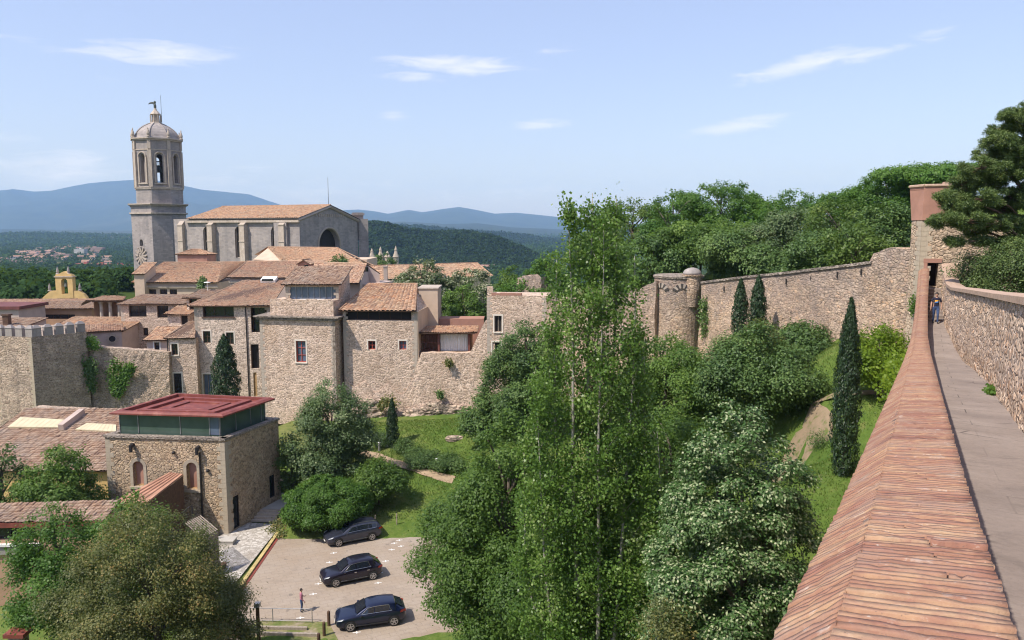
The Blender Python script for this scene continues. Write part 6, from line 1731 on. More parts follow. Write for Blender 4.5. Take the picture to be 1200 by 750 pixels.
def curtain():
    A0 = P(822, 340, 80)[:2]; B0 = P(1066.5, 340, 54.9)[:2]
    F = Face(A0, B0)
    def tp(px, py):
        u, z = F.pix(px, py); return (u, z)
    tops = [(0, tp(823, 332.5)[1]), tp(870, 326.5), tp(920, 321.5), tp(965, 316.2), tp(1005, 311.5), tp(1022.3, 309.2), tp(1023, 297.5), tp(1032, 294), tp(1042, 289.5), tp(1066, 292.5)]
    r = rock_wall('curtain_wall', 'long old town wall with a row of slits, between half round tower and end tower', F, -20, tops, 'stone_rampart', 44, step=.45, amp=.09, thick=1.4, rough=.1)
    for px, py in ((849, 338), (870, 335), (895, 332), (922, 329.5), (951, 327), (982, 321.5), (1010, 318)):
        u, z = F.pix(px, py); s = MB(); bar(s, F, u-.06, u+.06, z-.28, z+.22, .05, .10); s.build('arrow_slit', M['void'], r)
    # coping line
    s = MB()
    for (a, za), (b, zb) in zip(tops[:5], tops[1:6]):
        n = max(1, int((b-a)/1.1))
        for i in range(n):
            u0, u1 = lerp(a, b, i/n), lerp(a, b, (i+1)/n)-.02; z0_, z1_ = lerp(za, zb, i/n), lerp(za, zb, (i+1)/n)
            p, q = F.pt(u0, z0_+.12, -.6), F.pt(u1, z1_+.12, -.6)
            s.obox((p+q)/2, (q-p)/2, V(*F.n, 0)*.74, V(0, 0, .11))
    s.build('coping', M['stone_dark'], r)
    # half-round tower
    c = P(795, 340, 84)[:2]; rad = 2.62
    t = thing('half_round_tower', 'half round wall tower with striped arches under its top and a small domed turret', 'tower', (c[0], c[1], -20))
    zt = zpx(790, 327, 81); m2 = MB()
    m2.lathe(V(c[0], c[1], 0), [(rad*1.12, -20), (rad*1.02, -12), (rad, zt-.01)], 36); m2.build('wall', M['stone_rampart'], t)
    m2 = MB(); m2.lathe(V(c[0], c[1], zt+.003), [(rad+.12, 0), (rad+.15, .2), (rad-.1, .3)], 36); m2.build('coping', M['stone_dark'], t)
    # striped relieving arches on the curved wall
    for pc in (775, 799):
        dl = m2 = MB(); li = MB(); lab = None
        n = 9
        # azimuth on the drum facing the camera
        a_, _ = ray(pc, 340); best = min(np.linspace(math.pi, 2*math.pi, 400), key=lambda an: abs((c[0]+rad*math.cos(an))/(c[1]+rad*math.sin(an))-a_))
        zc_ = zpx(pc, 343.5, c[1]-rad)
        for k in range(n):
            th = math.pi*(.1+.8*(k+.5)/n)
            for tgt, cond in ((m2, k % 2 == 0), (li, k % 2 == 1)):
                if not cond: continue
                pts = []
                for rr, tt in ((.55, th-.14), (1.05, th-.14), (1.05, th+.14), (.55, th+.14)):
                    an = best+rr*math.cos(tt)/rad; z = zc_+rr*math.sin(tt)*.95
                    pts.append((an, z))
                lo = [V(c[0]+(rad+.0)*math.cos(an), c[1]+(rad+.0)*math.sin(an), z) for an, z in pts]; hi = [V(c[0]+(rad+.11)*math.cos(an), c[1]+(rad+.11)*math.sin(an), z) for an, z in pts]
                tgt.poly(hi)
                for i in range(4): tgt.poly([lo[i], lo[(i+1) % 4], hi[(i+1) % 4], hi[i]])
        ar = m2.build('striped_arch', M['stone_black'], t); li.build('pale_voussoir', M['ashlar_trim'], ar)
    tc = P(811, 330, 82)[:2]; zz = zpx(811, 322.5, 81.5); m2 = MB(); rt = 11.2/900*81.5
    m2.lathe(V(tc[0], tc[1], 0), [(rt*.75, zt-3), (rt*.95, zt-1.2), (rt*.95, zz-.15), (rt*1.08, zz-.1), (rt*1.08, zz+.05)], 20); m2.build('turret', M['stone_rampart'], t)
    m2 = MB(); zt2 = zpx(811, 314.3, 81.5); hh = zt2-zz
    m2.lathe(V(tc[0], tc[1], zz+.05), [(rt*.98, 0), (rt*.95, hh*.3), (rt*.78, hh*.65), (rt*.45, hh*.9), (.1, hh)], 20); m2.build('dome', M['ashlar_church'], t, smooth_=True)
M['stone_black'] = m_plain('black_voussoir_stone', (.06,.052,.048), .9, 0, .2, 4)
curtain()
# ================================================================== vegetation
G = {}
G['mid'] = m_leaf('mid_green_leaves', [(0, (0.067,0.130,0.027)), (.5, (0.136,0.234,0.045)), (1, (0.260,0.378,0.080))], .42)
G['dark'] = m_leaf('dark_green_leaves', [(0, (0.048,0.094,0.026)), (.5, (0.098,0.173,0.045)), (1, (0.191,0.276,0.074))], .25)
G['bright'] = m_leaf('bright_green_leaves', [(0, (0.054,0.132,0.019)), (.5, (0.102,0.210,0.032)), (1, (0.168,0.300,0.054))], .35)
G['lime'] = m_leaf('yellow_green_leaves', [(0, (0.121,0.204,0.014)), (.5, (0.203,0.312,0.020)), (1, (0.324,0.408,0.040))], .4)
G['grey'] = m_leaf('grey_green_leaves', [(0, (0.058,0.099,0.033)), (.5, (0.116,0.174,0.068)), (.8, (0.198,0.255,0.112)), (1, (0.396,0.429,0.225))], .25)
G['olive'] = m_leaf('olive_brown_leaves', [(0, (0.075,0.094,0.034)), (.5, (0.164,0.176,0.055)), (.8, (0.265,0.235,0.074)), (1, (0.428,0.270,0.096))], .28)
G['linden'] = m_leaf('linden_leaves', [(0, (0.031,0.078,0.019)), (.5, (0.070,0.147,0.035)), (.66, (0.097,0.171,0.057)), (.74, (0.265,0.342,0.162)), (1, (0.590,0.600,0.378))], .25)
G['pale'] = m_leaf('flowering_leaves', [(0, (0.039,0.075,0.022)), (.5, (0.078,0.125,0.042)), (.75, (0.130,0.175,0.072)), (.82, (0.390,0.400,0.252)), (1, (0.546,0.525,0.360))], .25)
G['poplar'] = m_leaf('poplar_leaves', [(0, (0.070,0.143,0.030)), (.5, (0.141,0.251,0.048)), (.85, (0.242,0.368,0.084)), (1, (0.411,0.503,0.195))], .38, rough=.36)
G['cypress'] = m_leaf('cypress_sprays', [(0, (0.014,0.034,0.014)), (.5, (0.028,0.059,0.022)), (1, (0.056,0.098,0.036))], .12)
G['pine'] = m_leaf('pine_needles', [(0, (0.049,0.086,0.027)), (.5, (0.104,0.155,0.042)), (1, (0.198,0.251,0.067))], .15)
G['forest'] = m_leaf('far_wood_leaves', [(0, (0.025,0.053,0.022)), (.5, (0.047,0.091,0.034)), (1, (0.076,0.131,0.047))], .2, spec=.0, rough=1)
G['forest_dark'] = m_leaf('far_dark_wood_leaves', [(0, (0.016,0.032,0.016)), (.5, (0.028,0.054,0.023)), (1, (0.046,0.076,0.030))], .15, spec=.0, rough=1)
G['slope'] = m_leaf('slope_leaves', [(0, (0.057,0.108,0.021)), (.5, (0.113,0.184,0.034)), (1, (0.202,0.278,0.057))], .32)
def unit(v): return v/np.maximum(np.linalg.norm(v, axis=-1, keepdims=True), 1e-9)
def leaf_quads(pos, nor, axis, L, Wd, rg, fold=.12):
    """one rhombic leaf per position"""
    n = len(pos)
    axis = unit(axis-nor*(axis*nor).sum(-1, keepdims=True)); side = np.cross(nor, axis)
    L = np.broadcast_to(L, (n,))[:, None]*rg.uniform(.7, 1.25, (n, 1)); Wd = np.broadcast_to(Wd, (n,))[:, None]*rg.uniform(.8, 1.2, (n, 1))
    a = pos-axis*L*.5; b = pos+side*Wd*.5+nor*fold*Wd; c = pos+axis*L*.5; d = pos-side*Wd*.5+nor*fold*Wd
    v = np.stack([a, b, c, d], 1).reshape(-1, 3)
    return v, np.arange(4*n).reshape(n, 4)
def boughs_from_profile(prof, h, n, rg, rough=.22, inner=.15, asym=(0, 0)):
    """bough centres spread over a surface of revolution; prof: (z fraction, radius m)"""
    zz = np.array([p[0] for p in prof]); rr = np.array([p[1] for p in prof])
    t = np.linspace(zz[0], zz[-1], 400); r = np.interp(t, zz, rr)
    w = np.sqrt(r+.15*r.max()); cdf = np.cumsum(w); cdf /= cdf[-1]
    u = (np.arange(n)+rg.uniform(.2, .8, n))/n
    z = np.interp(u, cdf, t); r = np.interp(z, zz, rr)
    az = np.arange(n)*2.39996+rg.uniform(-.5, .5, n)+rg.uniform(0, 6)
    ph = rg.uniform(0, 6.28, 6)
    lump = 1+rough*(np.sin(az*2+ph[0]+z*6)+np.sin(az*3+ph[1]-z*9)*.7+np.sin(z*14+ph[2]+az)*.6)/1.6
    f = np.where(rg.random(n) < inner, rg.uniform(.15, .5, n), rg.uniform(.66, .84, n))
    x = np.cos(az)*r*f*lump; y = np.sin(az)*r*f*lump
    return np.stack([x+asym[0]*z, y+asym[1]*z, z*h], -1), r*lump
def crown_leaves(bc, br, rg, leaf, density=1.0, flat=.8, twig=.28, per=7, up=.55, out=.6, droop=.25, wr=.6, trunk_axis=None, tone_j=.28):
    """leaves in twig tufts over the surface of each bough"""
    P_, N_, A_, T_ = [], [], [], []
    for c, r in zip(bc, br):
        area = 4*math.pi*r*r*flat
        nt = max(3, int(density*area*1.5/(per*.3*leaf*leaf)))
        d = unit(rg.normal(0, 1, (nt, 3)))
        oc = unit(np.array([[c[0], c[1], r*.6]]))
        d = unit(d+oc*.45+np.array([[0, 0, .25]]))
        rad = r*np.where(rg.random(nt) < .72, rg.uniform(.78, 1.12, nt), rg.uniform(.25, .8, nt))
        tp = c+d*rad[:, None]*np.array([1, 1, flat])
        tt = np.clip(rg.normal(.45, .14), .05, .95)
        o = rg.normal(0, twig, (nt, per, 3))*np.array([1, 1, .7])
        p = (tp[:, None]+o).reshape(-1, 3)
        dd = np.repeat(d, per, 0)
        nn = unit(dd*(out+.35)+np.array([[0, 0, up+.15]])+rg.normal(0, .45, p.shape))
        ax = unit(dd*.5+rg.normal(0, .7, p.shape)-np.array([[0, 0, droop]]))
        tw = np.repeat(rg.normal(0, .10, nt), per)
        P_.append(p); N_.append(nn); A_.append(ax); T_.append(np.clip(tt+tw+rg.normal(0, tone_j*.6, len(p)), 0, 1))
    return np.concatenate(P_), np.concatenate(N_), np.concatenate(A_), np.concatenate(T_)
def limb(mb, a, b, r0, r1, rg, bend=.12, n=5, sag=0.0):
    a = np.asarray(a, float); b = np.asarray(b, float); L = np.linalg.norm(b-a)
    pts = []; o1 = rg.normal(0, bend*L, 3)*V(1, 1, .4)
    for i in range(n+1):
        t = i/n; pts.append(lerp(a, b, t)+o1*math.sin(math.pi*t)*.6+V(0, 0, L*.12*math.sin(math.pi*t)))
    mb.tube(pts, [lerp(r0, r1, (i/n)**.8) for i in range(n+1)], 6)
def make_tree(name, label, x, y, h, prof, mat, bark='bark', nb=40, leaf=.25, dens=1.0, bough=.36, seed=1, trunk_r=None, group=None, flat=.7, rough=.22, zb=None, cat='tree', split=None, twig=.28, per=7, up=.55, droop=.25, wr=.6, asym=(0, 0), nlimb=16, tone_fn=None, lean=(0, 0), bmin=.35, inner=.15):
    rg = np.random.default_rng(seed)
    z0 = H(x, y) if zb is None else zb
    r = thing(name, label, cat, (x, y, z0), group)
    bc, rl = boughs_from_profile(prof, h, nb, rg, rough, inner, asym=asym)
    br = np.maximum(bmin, bough*rl*rg.uniform(.6, 1.35, nb))
    p, n, a, t = crown_leaves(bc, br, rg, leaf, dens, flat, twig, per, up, .6, droop)
    if tone_fn is not None: t = tone_fn(p, t, rg)
    keep = p[:, 2] > .15
    p, n, a, t = p[keep], n[keep], a[keep], t[keep]
    v, q = leaf_quads(p, n, a, leaf, leaf*wr, rg)
    mb = MB(); tr = trunk_r or h*.022
    zt = prof[-1][0]*h
    zs = prof[0][0]*h
    top = V(asym[0]*.75, asym[1]*.75, zt*.72)
    o = np.array((x, y, z0))
    wob = rg.normal(0, .025*h, 2)
    tp = [V(0, 0, -.4), V(0, 0, zt*.12)+V(wob[0], wob[1], 0)*.3, V(wob[0], wob[1], zt*.32), V(wob[0]*.6, wob[1]*.6, zt*.52)+V(asym[0], asym[1], 0)*.4, top]
    mb.tube([o+q_ for q_ in tp], [tr*1.35, tr, tr*.85, tr*.6, tr*.2], 9)
    idx = rg.permutation(nb)[:nlimb]
    for i in idx:
        zz = max(zs*.6, min(bc[i][2]*.72, zt*.68)); k_ = np.interp(zz, [q_[2] for q_ in tp], range(5)); j = int(min(k_, 3)); st_ = lerp(tp[j], tp[j+1], k_-j)
        limb(mb, o+st_, o+bc[i], tr*.42, tr*.09, rg)
    mb.build('trunk', M[bark], r, smooth_=True)
    np_mesh('crown', v, q, t, G[mat], r)
    return r
def tree_px(name, label, px, top, Y, wpx, mat, prof=None, h0=None, **kw):
    """tree whose crown top is seen at (px, top) at distance Y and is wpx wide"""
    q = P(px, top, Y); x, y = q[0], q[1]; zb = kw.pop('zb', None)
    z0 = H(x, y) if zb is None else zb
    h = q[2]-z0; rad = wpx/2/FPX*math.hypot(Y, q[2]*.3)
    prof = prof or [(.25, .55), (.35, .85), (.5, 1.0), (.66, .97), (.82, .72), (.93, .42), (1.0, .08)]
    prof = [(z, r*rad) for z, r in prof]
    return make_tree(name, label, x, y, h, prof, mat, zb=z0, **kw)
FLOW = lambda p, t, rg: np.where(rg.random(len(t)) < .42, rg.uniform(.8, 1, len(t)), np.clip(t, 0, .75))
ROUND = [(.12, .6), (.25, .9), (.45, 1.0), (.65, .95), (.82, .7), (.94, .4), (1.0, .05)]
LOWR = [(.02, .75), (.15, .95), (.4, 1.0), (.65, .88), (.85, .6), (1.0, .1)]
HIGH = [(.38, .5), (.48, .85), (.62, 1.0), (.76, .95), (.88, .68), (.97, .3), (1.0, .08)]
# ---- trees around the yard and lawn
tree_px('leafy_tree', 'very large dark leafy tree overhanging the car park, left of the tall poplar', 596, 482, 44, 212, 'mid', [(.06, .75), (.18, .97), (.34, 1.02), (.48, .9), (.62, .70), (.76, .50), (.88, .32), (.96, .18), (1, .05)], nb=78, leaf=.18, dens=.85, bough=.30, seed=101, trunk_r=.32, rough=.2)
tree_px('linden_tree', 'broad domed tree covered with pale cream tips, under the brick coping', 868, 478, 30, 218, 'linden', [(.08, .75), (.25, .96), (.42, 1.03), (.58, .99), (.72, .86), (.85, .64), (.95, .36), (1, .1)], nb=210, leaf=.145, dens=.72, bough=.24, inner=.25, seed=103, trunk_r=.26, twig=.13, per=9, droop=.7, up=.75, rough=.14,
        tone_fn=lambda p, t, rg: np.where(rg.random(len(t)) < .30, rg.uniform(.67, .93, len(t)), np.clip(t, 0, .66)))
tree_px('spreading_tree', 'wide dark tree with a visible dark trunk beside the earthen garden track', 891, 380, 53, 122, 'dark', [(.35, .5), (.45, .9), (.57, 1.0), (.69, .85), (.81, .56), (.91, .28), (1, .05)], nb=58, leaf=.20, dens=.8, bough=.33, seed=104, trunk_r=.34)
tree_px('leafy_tree', 'mid green tree with several rounded heads, right behind the upper part of the poplar', 783, 392, 60, 120, 'mid', [(.1, .7), (.25, .95), (.5, 1.0), (.7, .9), (.87, .6), (1, .08)], nb=55, leaf=.22, dens=.8, bough=.34, seed=105)
tree_px('leafy_tree', 'dense green tree filling the gap between the poplar and the pale tipped linden', 790, 470, 42, 130, 'mid', ROUND, nb=52, leaf=.18, dens=.8, bough=.34, seed=106)
tree_px('round_tree', 'small dark rounded tree against the curtain wall, right of the twin cypresses', 942, 380, 63, 70, 'dark', ROUND, nb=30, leaf=.26, dens=1.0, bough=.38, seed=107)
tree_px('leafy_tree', 'olive green tree top against the curtain wall, just left of the small dark rounded tree', 893, 376, 60, 60, 'olive', ROUND, nb=24, leaf=.24, dens=.9, bough=.38, seed=119)
tree_px('lime_green_tree', 'bright yellow green tree at the wall foot, close to the brick coping', 1032, 386, 47.5, 70, 'lime', [(.22, .7), (.34, .95), (.55, 1.0), (.75, .85), (.92, .5), (1, .08)], nb=32, leaf=.19, dens=1.0, bough=.36, seed=108, bark='bark')
tree_px('dark_round_tree', 'large dark dome shaped evergreen in front of the roofless house', 617, 376, 79, 100, 'dark', [(.02, .7), (.2, .95), (.45, 1.02), (.7, .85), (.88, .55), (1, .08)], nb=60, leaf=.25, dens=.85, bough=.32, seed=109)
tree_px('leafy_bush', 'bush at the foot of the rocky wall, beside the dark dome shaped evergreen', 571, 447, 80, 52, 'dark', LOWR, nb=26, leaf=.28, dens=.9, bough=.38, seed=110, cat='bush')
tree_px('privet_tree', 'grey green round headed tree in flower, standing in front of the bastion', 388, 446, 73, 92, 'grey', [(.10, .62), (.22, .92), (.42, 1.0), (.62, .95), (.8, .72), (.93, .42), (1, .08)], nb=70, leaf=.22, dens=.85, bough=.30, seed=111)
tree_px('leafy_bush', 'dark green bush between the stone block corner and the grey green flowering tree', 341, 506, 73.5, 38, 'dark', LOWR, nb=22, leaf=.25, dens=1, bough=.4, seed=112, cat='bush')
tree_px('round_bush', 'big dense bright green rounded bush behind the estate car', 383, 561, 66.8, 96, 'bright', [(.0, .8), (.2, .97), (.45, 1.0), (.7, .86), (.88, .58), (1, .1)], nb=70, leaf=.17, dens=1.2, bough=.27, seed=113, cat='bush', twig=.12, rough=.1, nlimb=6)
tree_px('small_tree', 'little green tree on a thin stem on the lawn, right of the dense bright bush', 443, 540, 70, 58, 'mid', [(.25, .7), (.4, .97), (.6, 1.0), (.8, .75), (1, .1)], nb=28, leaf=.23, dens=1, bough=.38, seed=114, trunk_r=.09)
# ---- lower left
tree_px('olive_tree', 'big olive brown tree in front, at the bottom left of the yard', 166, 594, 41, 212, 'olive', [(.08, .75), (.25, .98), (.45, 1.0), (.62, .88), (.78, .68), (.9, .42), (1, .08)], nb=210, leaf=.125, dens=.52, bough=.17, seed=115, twig=.3, per=8, rough=.26, inner=.22, trunk_r=.25)
tree_px('leafy_tree', 'bright green tree in front of the low pinkish house, left of the olive brown tree', 62, 594, 48, 110, 'bright', [(.18, .6), (.3, .9), (.5, 1.0), (.7, .92), (.87, .6), (1, .1)], nb=52, leaf=.20, dens=.7, bough=.33, seed=116)
tree_px('leafy_tree', 'bright green tree top between the rusty passage roof and the olive brown tree', 152, 580, 51, 105, 'bright', ROUND, nb=36, leaf=.22, dens=.75, bough=.36, seed=117)
tree_px('leafy_tree', 'dark green tree before the tiled hall, the one touching the yellow wall', 66, 523, 64, 88, 'mid', ROUND, nb=45, leaf=.27, dens=.95, bough=.36, seed=118, trunk_r=.2)
tree_px('leafy_tree', 'dark green tree before the tiled hall, cut by the left border of the photo', -2, 517, 64, 60, 'dark', ROUND, nb=36, leaf=.27, dens=.95, bough=.36, seed=120)
tree_px('leafy_bush', 'olive green bush under the olive brown tree, by the light post', 246, 716, 43, 92, 'olive', LOWR, nb=36, leaf=.18, dens=.85, bough=.3, seed=121, cat='bush')
tree_px('leafy_bush', 'yellowish green bush at the bottom edge, between poplar and pale tipped linden', 778, 708, 26, 78, 'olive', LOWR, nb=34, leaf=.12, dens=.9, bough=.3, seed=122, cat='bush', zb=-21)
# ---- trees among the upper houses
tree_px('flowering_tree', 'pale flowering tree behind the cream plastered block', 495, 303, 118, 78, 'pale', ROUND, nb=40, leaf=.38, dens=1, bough=.36, tone_fn=FLOW, seed=131, zb=-19)
tree_px('flowering_tree', 'pale flowering tree to the east, above the veranda roof', 553, 314, 122, 68, 'pale', ROUND, nb=36, leaf=.38, dens=1, bough=.36, tone_fn=FLOW, seed=132, zb=-19)
tree_px('leafy_tree', 'fresh green bushy tree directly behind the veranda', 545, 332, 108, 52, 'mid', ROUND, nb=30, leaf=.33, dens=1, bough=.38, seed=133, zb=-19)
tree_px('leafy_bush', 'bright green flat topped bush behind the roofless house front', 607, 326, 103, 60, 'bright', LOWR, nb=32, leaf=.3, dens=1, bough=.36, seed=134, zb=-15, cat='bush')
tree_px('leafy_tree', 'dark little tree among the apse pinnacles right of the cathedral', 446, 296, 190, 52, 'dark', ROUND, nb=22, leaf=.5, dens=1, bough=.4, seed=135, zb=-18)
tree_px('leafy_tree', 'mid green tree behind the stub of broken wall, near the poplar', 596, 310, 125, 44, 'mid', ROUND, nb=26, leaf=.38, dens=1, bough=.38, seed=136, zb=-18)
tree_px('leafy_tree', 'green tree rising behind the linking wall, partly covered by the poplar', 640, 296, 112, 60, 'bright', ROUND, nb=30, leaf=.38, dens=.9, bough=.36, seed=137, zb=-16)
tree_px('blue_green_shrub', 'tiny blue green conifer on the big orange roof below the cathedral', 397, 298, 164, 15, 'dark', LOWR, nb=10, leaf=.4, dens=1, bough=.45, seed=138, zb=-8.2, cat='shrub')
# ---- wooded slope behind the curtain wall: each tree its own shape
SL = [(742, 232, 118, 95, 'slope', 'leafy tree on the wooded slope, directly beside the poplar top'), (790, 222, 105, 95, 'bright', 'light green tree on the wooded slope above the half round tower'), (845, 213, 112, 110, 'bright', 'tall mid green tree on the wooded slope above the left third of the curtain wall'),
      (900, 232, 96, 80, 'bright', 'feathery light green tree on the slope, next to the tallest tree of the wood'), (822, 262, 92, 95, 'mid', 'broad low tree just behind the half round tower turret'), (930, 222, 122, 75, 'bright', 'slender green tree at the skyline, midway along the curtain wall'),
      (925, 246, 84, 100, 'grey', 'grey green rounded tree behind the middle of the curtain wall'), (985, 232, 80, 95, 'slope', 'dense green tree left of the tower with the pink plastered top'), (1035, 240, 68, 75, 'dark', 'dark tree touching the left side of the pink plastered tower top'),
      (765, 275, 92, 80, 'dark', 'dark tree low behind the wall, between poplar and half round tower'), (870, 272, 84, 90, 'dark', 'dark low tree shading the curtain wall coping'), (960, 268, 72, 80, 'dark', 'dark green low tree behind the right half of the curtain wall'), (1005, 265, 64, 70, 'slope', 'green tree overhanging the stepped end of the curtain wall'),
      (1040, 203, 105, 110, 'bright', 'pale green feathery tree on the skyline left behind the pink plastered top'), (1100, 194, 100, 120, 'bright', 'pale green feathery tree on the skyline directly behind the pink plastered top'), (990, 222, 118, 80, 'bright', 'pale green feathery tree on the skyline, leftmost of the feathery ones'), (705, 262, 112, 70, 'mid', 'green tree behind the middle of the poplar crown')]
for i, (px, top, Y, w, mt, lab) in enumerate(SL):
    tree_px('leafy_tree', lab, px, top, Y, w, mt, ROUND if i % 2 else HIGH, nb=64 if mt in ('bright', 'slope') else 34, leaf=.34 if Y > 90 else .28, dens=.8 if mt in ('bright', 'slope') else .9, bough=.25 if mt in ('bright', 'slope') else .36, flat=.42 if mt in ('bright', 'slope') else .7, seed=150+i, rough=.26, group='trees on the wooded slope')
# ---- cypresses
def cypress(label, px, top, base, Y, wpx, seed, zb=None, leaf=.2, fat=1.0, group='cypresses'):
    rg = np.random.default_rng(seed)
    q = P(px, base, Y); zt = P(px, top, Y)[2]; z0 = q[2] if zb is None else zb; h = zt-z0; rad = wpx/2/FPX*Y
    r = thing('cypress', label, 'cypress', (q[0], q[1], z0), group)
    n = int(1.75*2*math.pi*rad*h*.7/(.5*leaf*leaf*.5))
    t = rg.beta(1.25, 1.15, n)
    R_ = np.interp(t, [0, .03, .12, .35, .6, .8, .93, 1], [.55, .72, .92, 1, .86, .58, .27, .02])*rad
    az = rg.uniform(0, 6.283, n)
    lump = 1+.13*np.sin(az*3+t*22+seed)+.10*np.sin(az*5-t*37)+.08*np.sin(t*60+az*2)
    R_ = R_*lump*np.where(rg.random(n) < .8, rg.uniform(.82, 1.08, n), rg.uniform(.4, .85, n))
    p = np.stack([np.cos(az)*R_, np.sin(az)*R_, t*h], -1)+rg.normal(0, .03, (n, 3))
    out = np.stack([np.cos(az), np.sin(az), .25+0*az], -1)
    nn = unit(out+rg.normal(0, .5, (n, 3))); ax = unit(np.stack([np.cos(az)*.35, np.sin(az)*.35, 1+0*az], -1)+rg.normal(0, .25, (n, 3)))
    v, qd = leaf_quads(p, nn, ax, leaf*1.35, leaf*.55, rg)
    tn = np.clip(.45+.2*np.sin(az*4+t*30)+rg.normal(0, .2, n), 0, 1)
    mb = MB(); o = np.array((q[0], q[1], z0)); mb.tube([o+V(0, 0, -.4), o+V(0, 0, h*.5), o+V(0, 0, h*.93)], [rad*.16, rad*.1, .02], 7); mb.build('trunk', M['bark'], r)
    np_mesh('crown', v, qd, tn, G['cypress'], r)
cypress('tallest dark cypress, standing alone on the garden lawn beside the brick coping', 987.5, 350, 556, 40, 30, 201, leaf=.12)
cypress('slim cypress against the curtain wall, closer to the half round tower', 866, 327, 405, 70, 18, 202, leaf=.2)
cypress('slim cypress against the curtain wall, the taller twin on the right', 886.5, 323, 405, 67, 20, 203, leaf=.2)
cypress('broad dark cypress against the tall pale stone house', 265.5, 392, 468, 96, 31, 204, leaf=.24, zb=-24)
cypress('small thin cypress on the lawn near the rocky wall foot', 460.5, 467, 543, 82.5, 15, 205, leaf=.17)
# ---- poplar: several pale stems, ascending twigs, fluttering leaves
def poplar():
    rg = np.random.default_rng(77)
    Y = 35.5; bx, by = P(694, 700, Y)[:2]; z0 = H(bx, by); r = thing('poplar', 'tall poplar with pale slender stems and airy crown rising above the wall line', 'tree', (bx, by, z0))
    o = V(bx, by, z0); mb = MB(); tips = []
    def zat(py): return P(690, py, Y)[2]
    def prof(z):     # half width by height
        return float(np.interp(z, [zat(760), zat(700), zat(600), zat(520), zat(450), zat(380), zat(310), zat(255), zat(222)], [3.4, 3.5, 3.2, 2.75, 2.4, 2.2, 1.9, 1.3, .35]))
    stems = [(692, 226, 0, .21, .2), (666, 234, -.25, .16, -.4), (722, 228, .3, .18, .5), (705, 262, .1, .13, -.9), (650, 300, -.5, .12, .8), (742, 300, .6, .12, -.6), (755, 395, .9, .1, .6), (630, 430, -.9, .1, -.5), (612, 520, -1.1, .09, .9), (770, 500, 1.1, .09, -.9)]
    P_, A_, T_ = [], [], []
    for px, py, spread, rad, dy in stems:
        tip = P(px, py, Y+dy); base = o+V(spread*.25, dy*.2, -.3)
        pts = []
        ph = rg.uniform(0, 6.28)
        for i in range(13):
            t = i/12; q = lerp(base, tip, t); q = q+V(spread*.9*math.sin(math.pi*t)+.10*math.sin(t*9+ph), dy*.7*math.sin(math.pi*t), 0); pts.append(q)
        mb.tube(pts, [max(.016, 1.1*rad*(1-.93*i/12)) for i in range(13)], 7)
        L = tip[2]-base[2]
        for _ in range(10 if rad > .12 else 6):       # leafy leader
            t = rg.uniform(.72, 1.0); c = np.array([np.interp(t*12, range(13), [q_[a_] for q_ in pts]) for a_ in range(3)])
            lp = c+rg.normal(0, .26, (60, 3))*V(1, 1, 1.5); P_.append(lp); T_.append(np.clip(rg.normal(.55, .2, 60), 0, 1))
        nbr = int(L*2.6)
        for b in range(nbr):
            t = rg.uniform(.22, .985); k_ = t*12; j = int(k_); j = min(j, 11); s0 = lerp(pts[j], pts[j+1], k_-j)
            pr = prof(s0[2]); lmax = max(.5, pr*.95)
            ln = lmax*rg.uniform(.35, 1.0)*(1-.35*t)
            az = rg.uniform(0, 6.283); up = rg.uniform(.7, 1.5)
            d = nrm(V(math.cos(az), math.sin(az), up)); e = s0+d*ln+V(0, 0, .12*ln)
            # keep inside the outline
            cx, cyy = lerp(bx, P(692, 226, Y)[0], t), by
            off = e[:2]-V(cx, cyy); dd = np.linalg.norm(off); pr2 = prof(e[2])*1.08
            if dd > pr2: e[:2] = V(cx, cyy)+off/dd*pr2*rg.uniform(.85, 1)
            if rg.random() < .8: mb.tube([s0, lerp(s0, e, .5)+V(0, 0, -.05*ln), e], [max(.008, rad*.25*(1-t)+.012), .012, .005], 4, cap=False)
            nl = int(ln*(100 if s0[2] > zat(330) or s0[2] < zat(520) else 74))
            tt = rg.beta(1.6, .95, nl)
            tone_b = rg.normal(.5, .17)
            lp = s0+(e-s0)*tt[:, None]+rg.normal(0, .16+.06*ln, (nl, 3))
            P_.append(lp); T_.append(np.clip(tone_b+rg.normal(0, .18, nl), 0, 1))
    p = np.concatenate(P_); t = np.concatenate(T_); n = len(p)
    nn = unit(rg.normal(0, 1, (n, 3))+np.array([[0, -.1, .45]])); ax = unit(rg.normal(0, .6, (n, 3))-np.array([[0, 0, .8]]))
    v, q = leaf_quads(p-o, nn, ax, .15, .125, rg)
    mb.build('trunk', M['bark_pale'], r, smooth_=True)
    np_mesh('crown', v, q, t, G['poplar'], r)
    print('poplar leaves', n)
poplar()
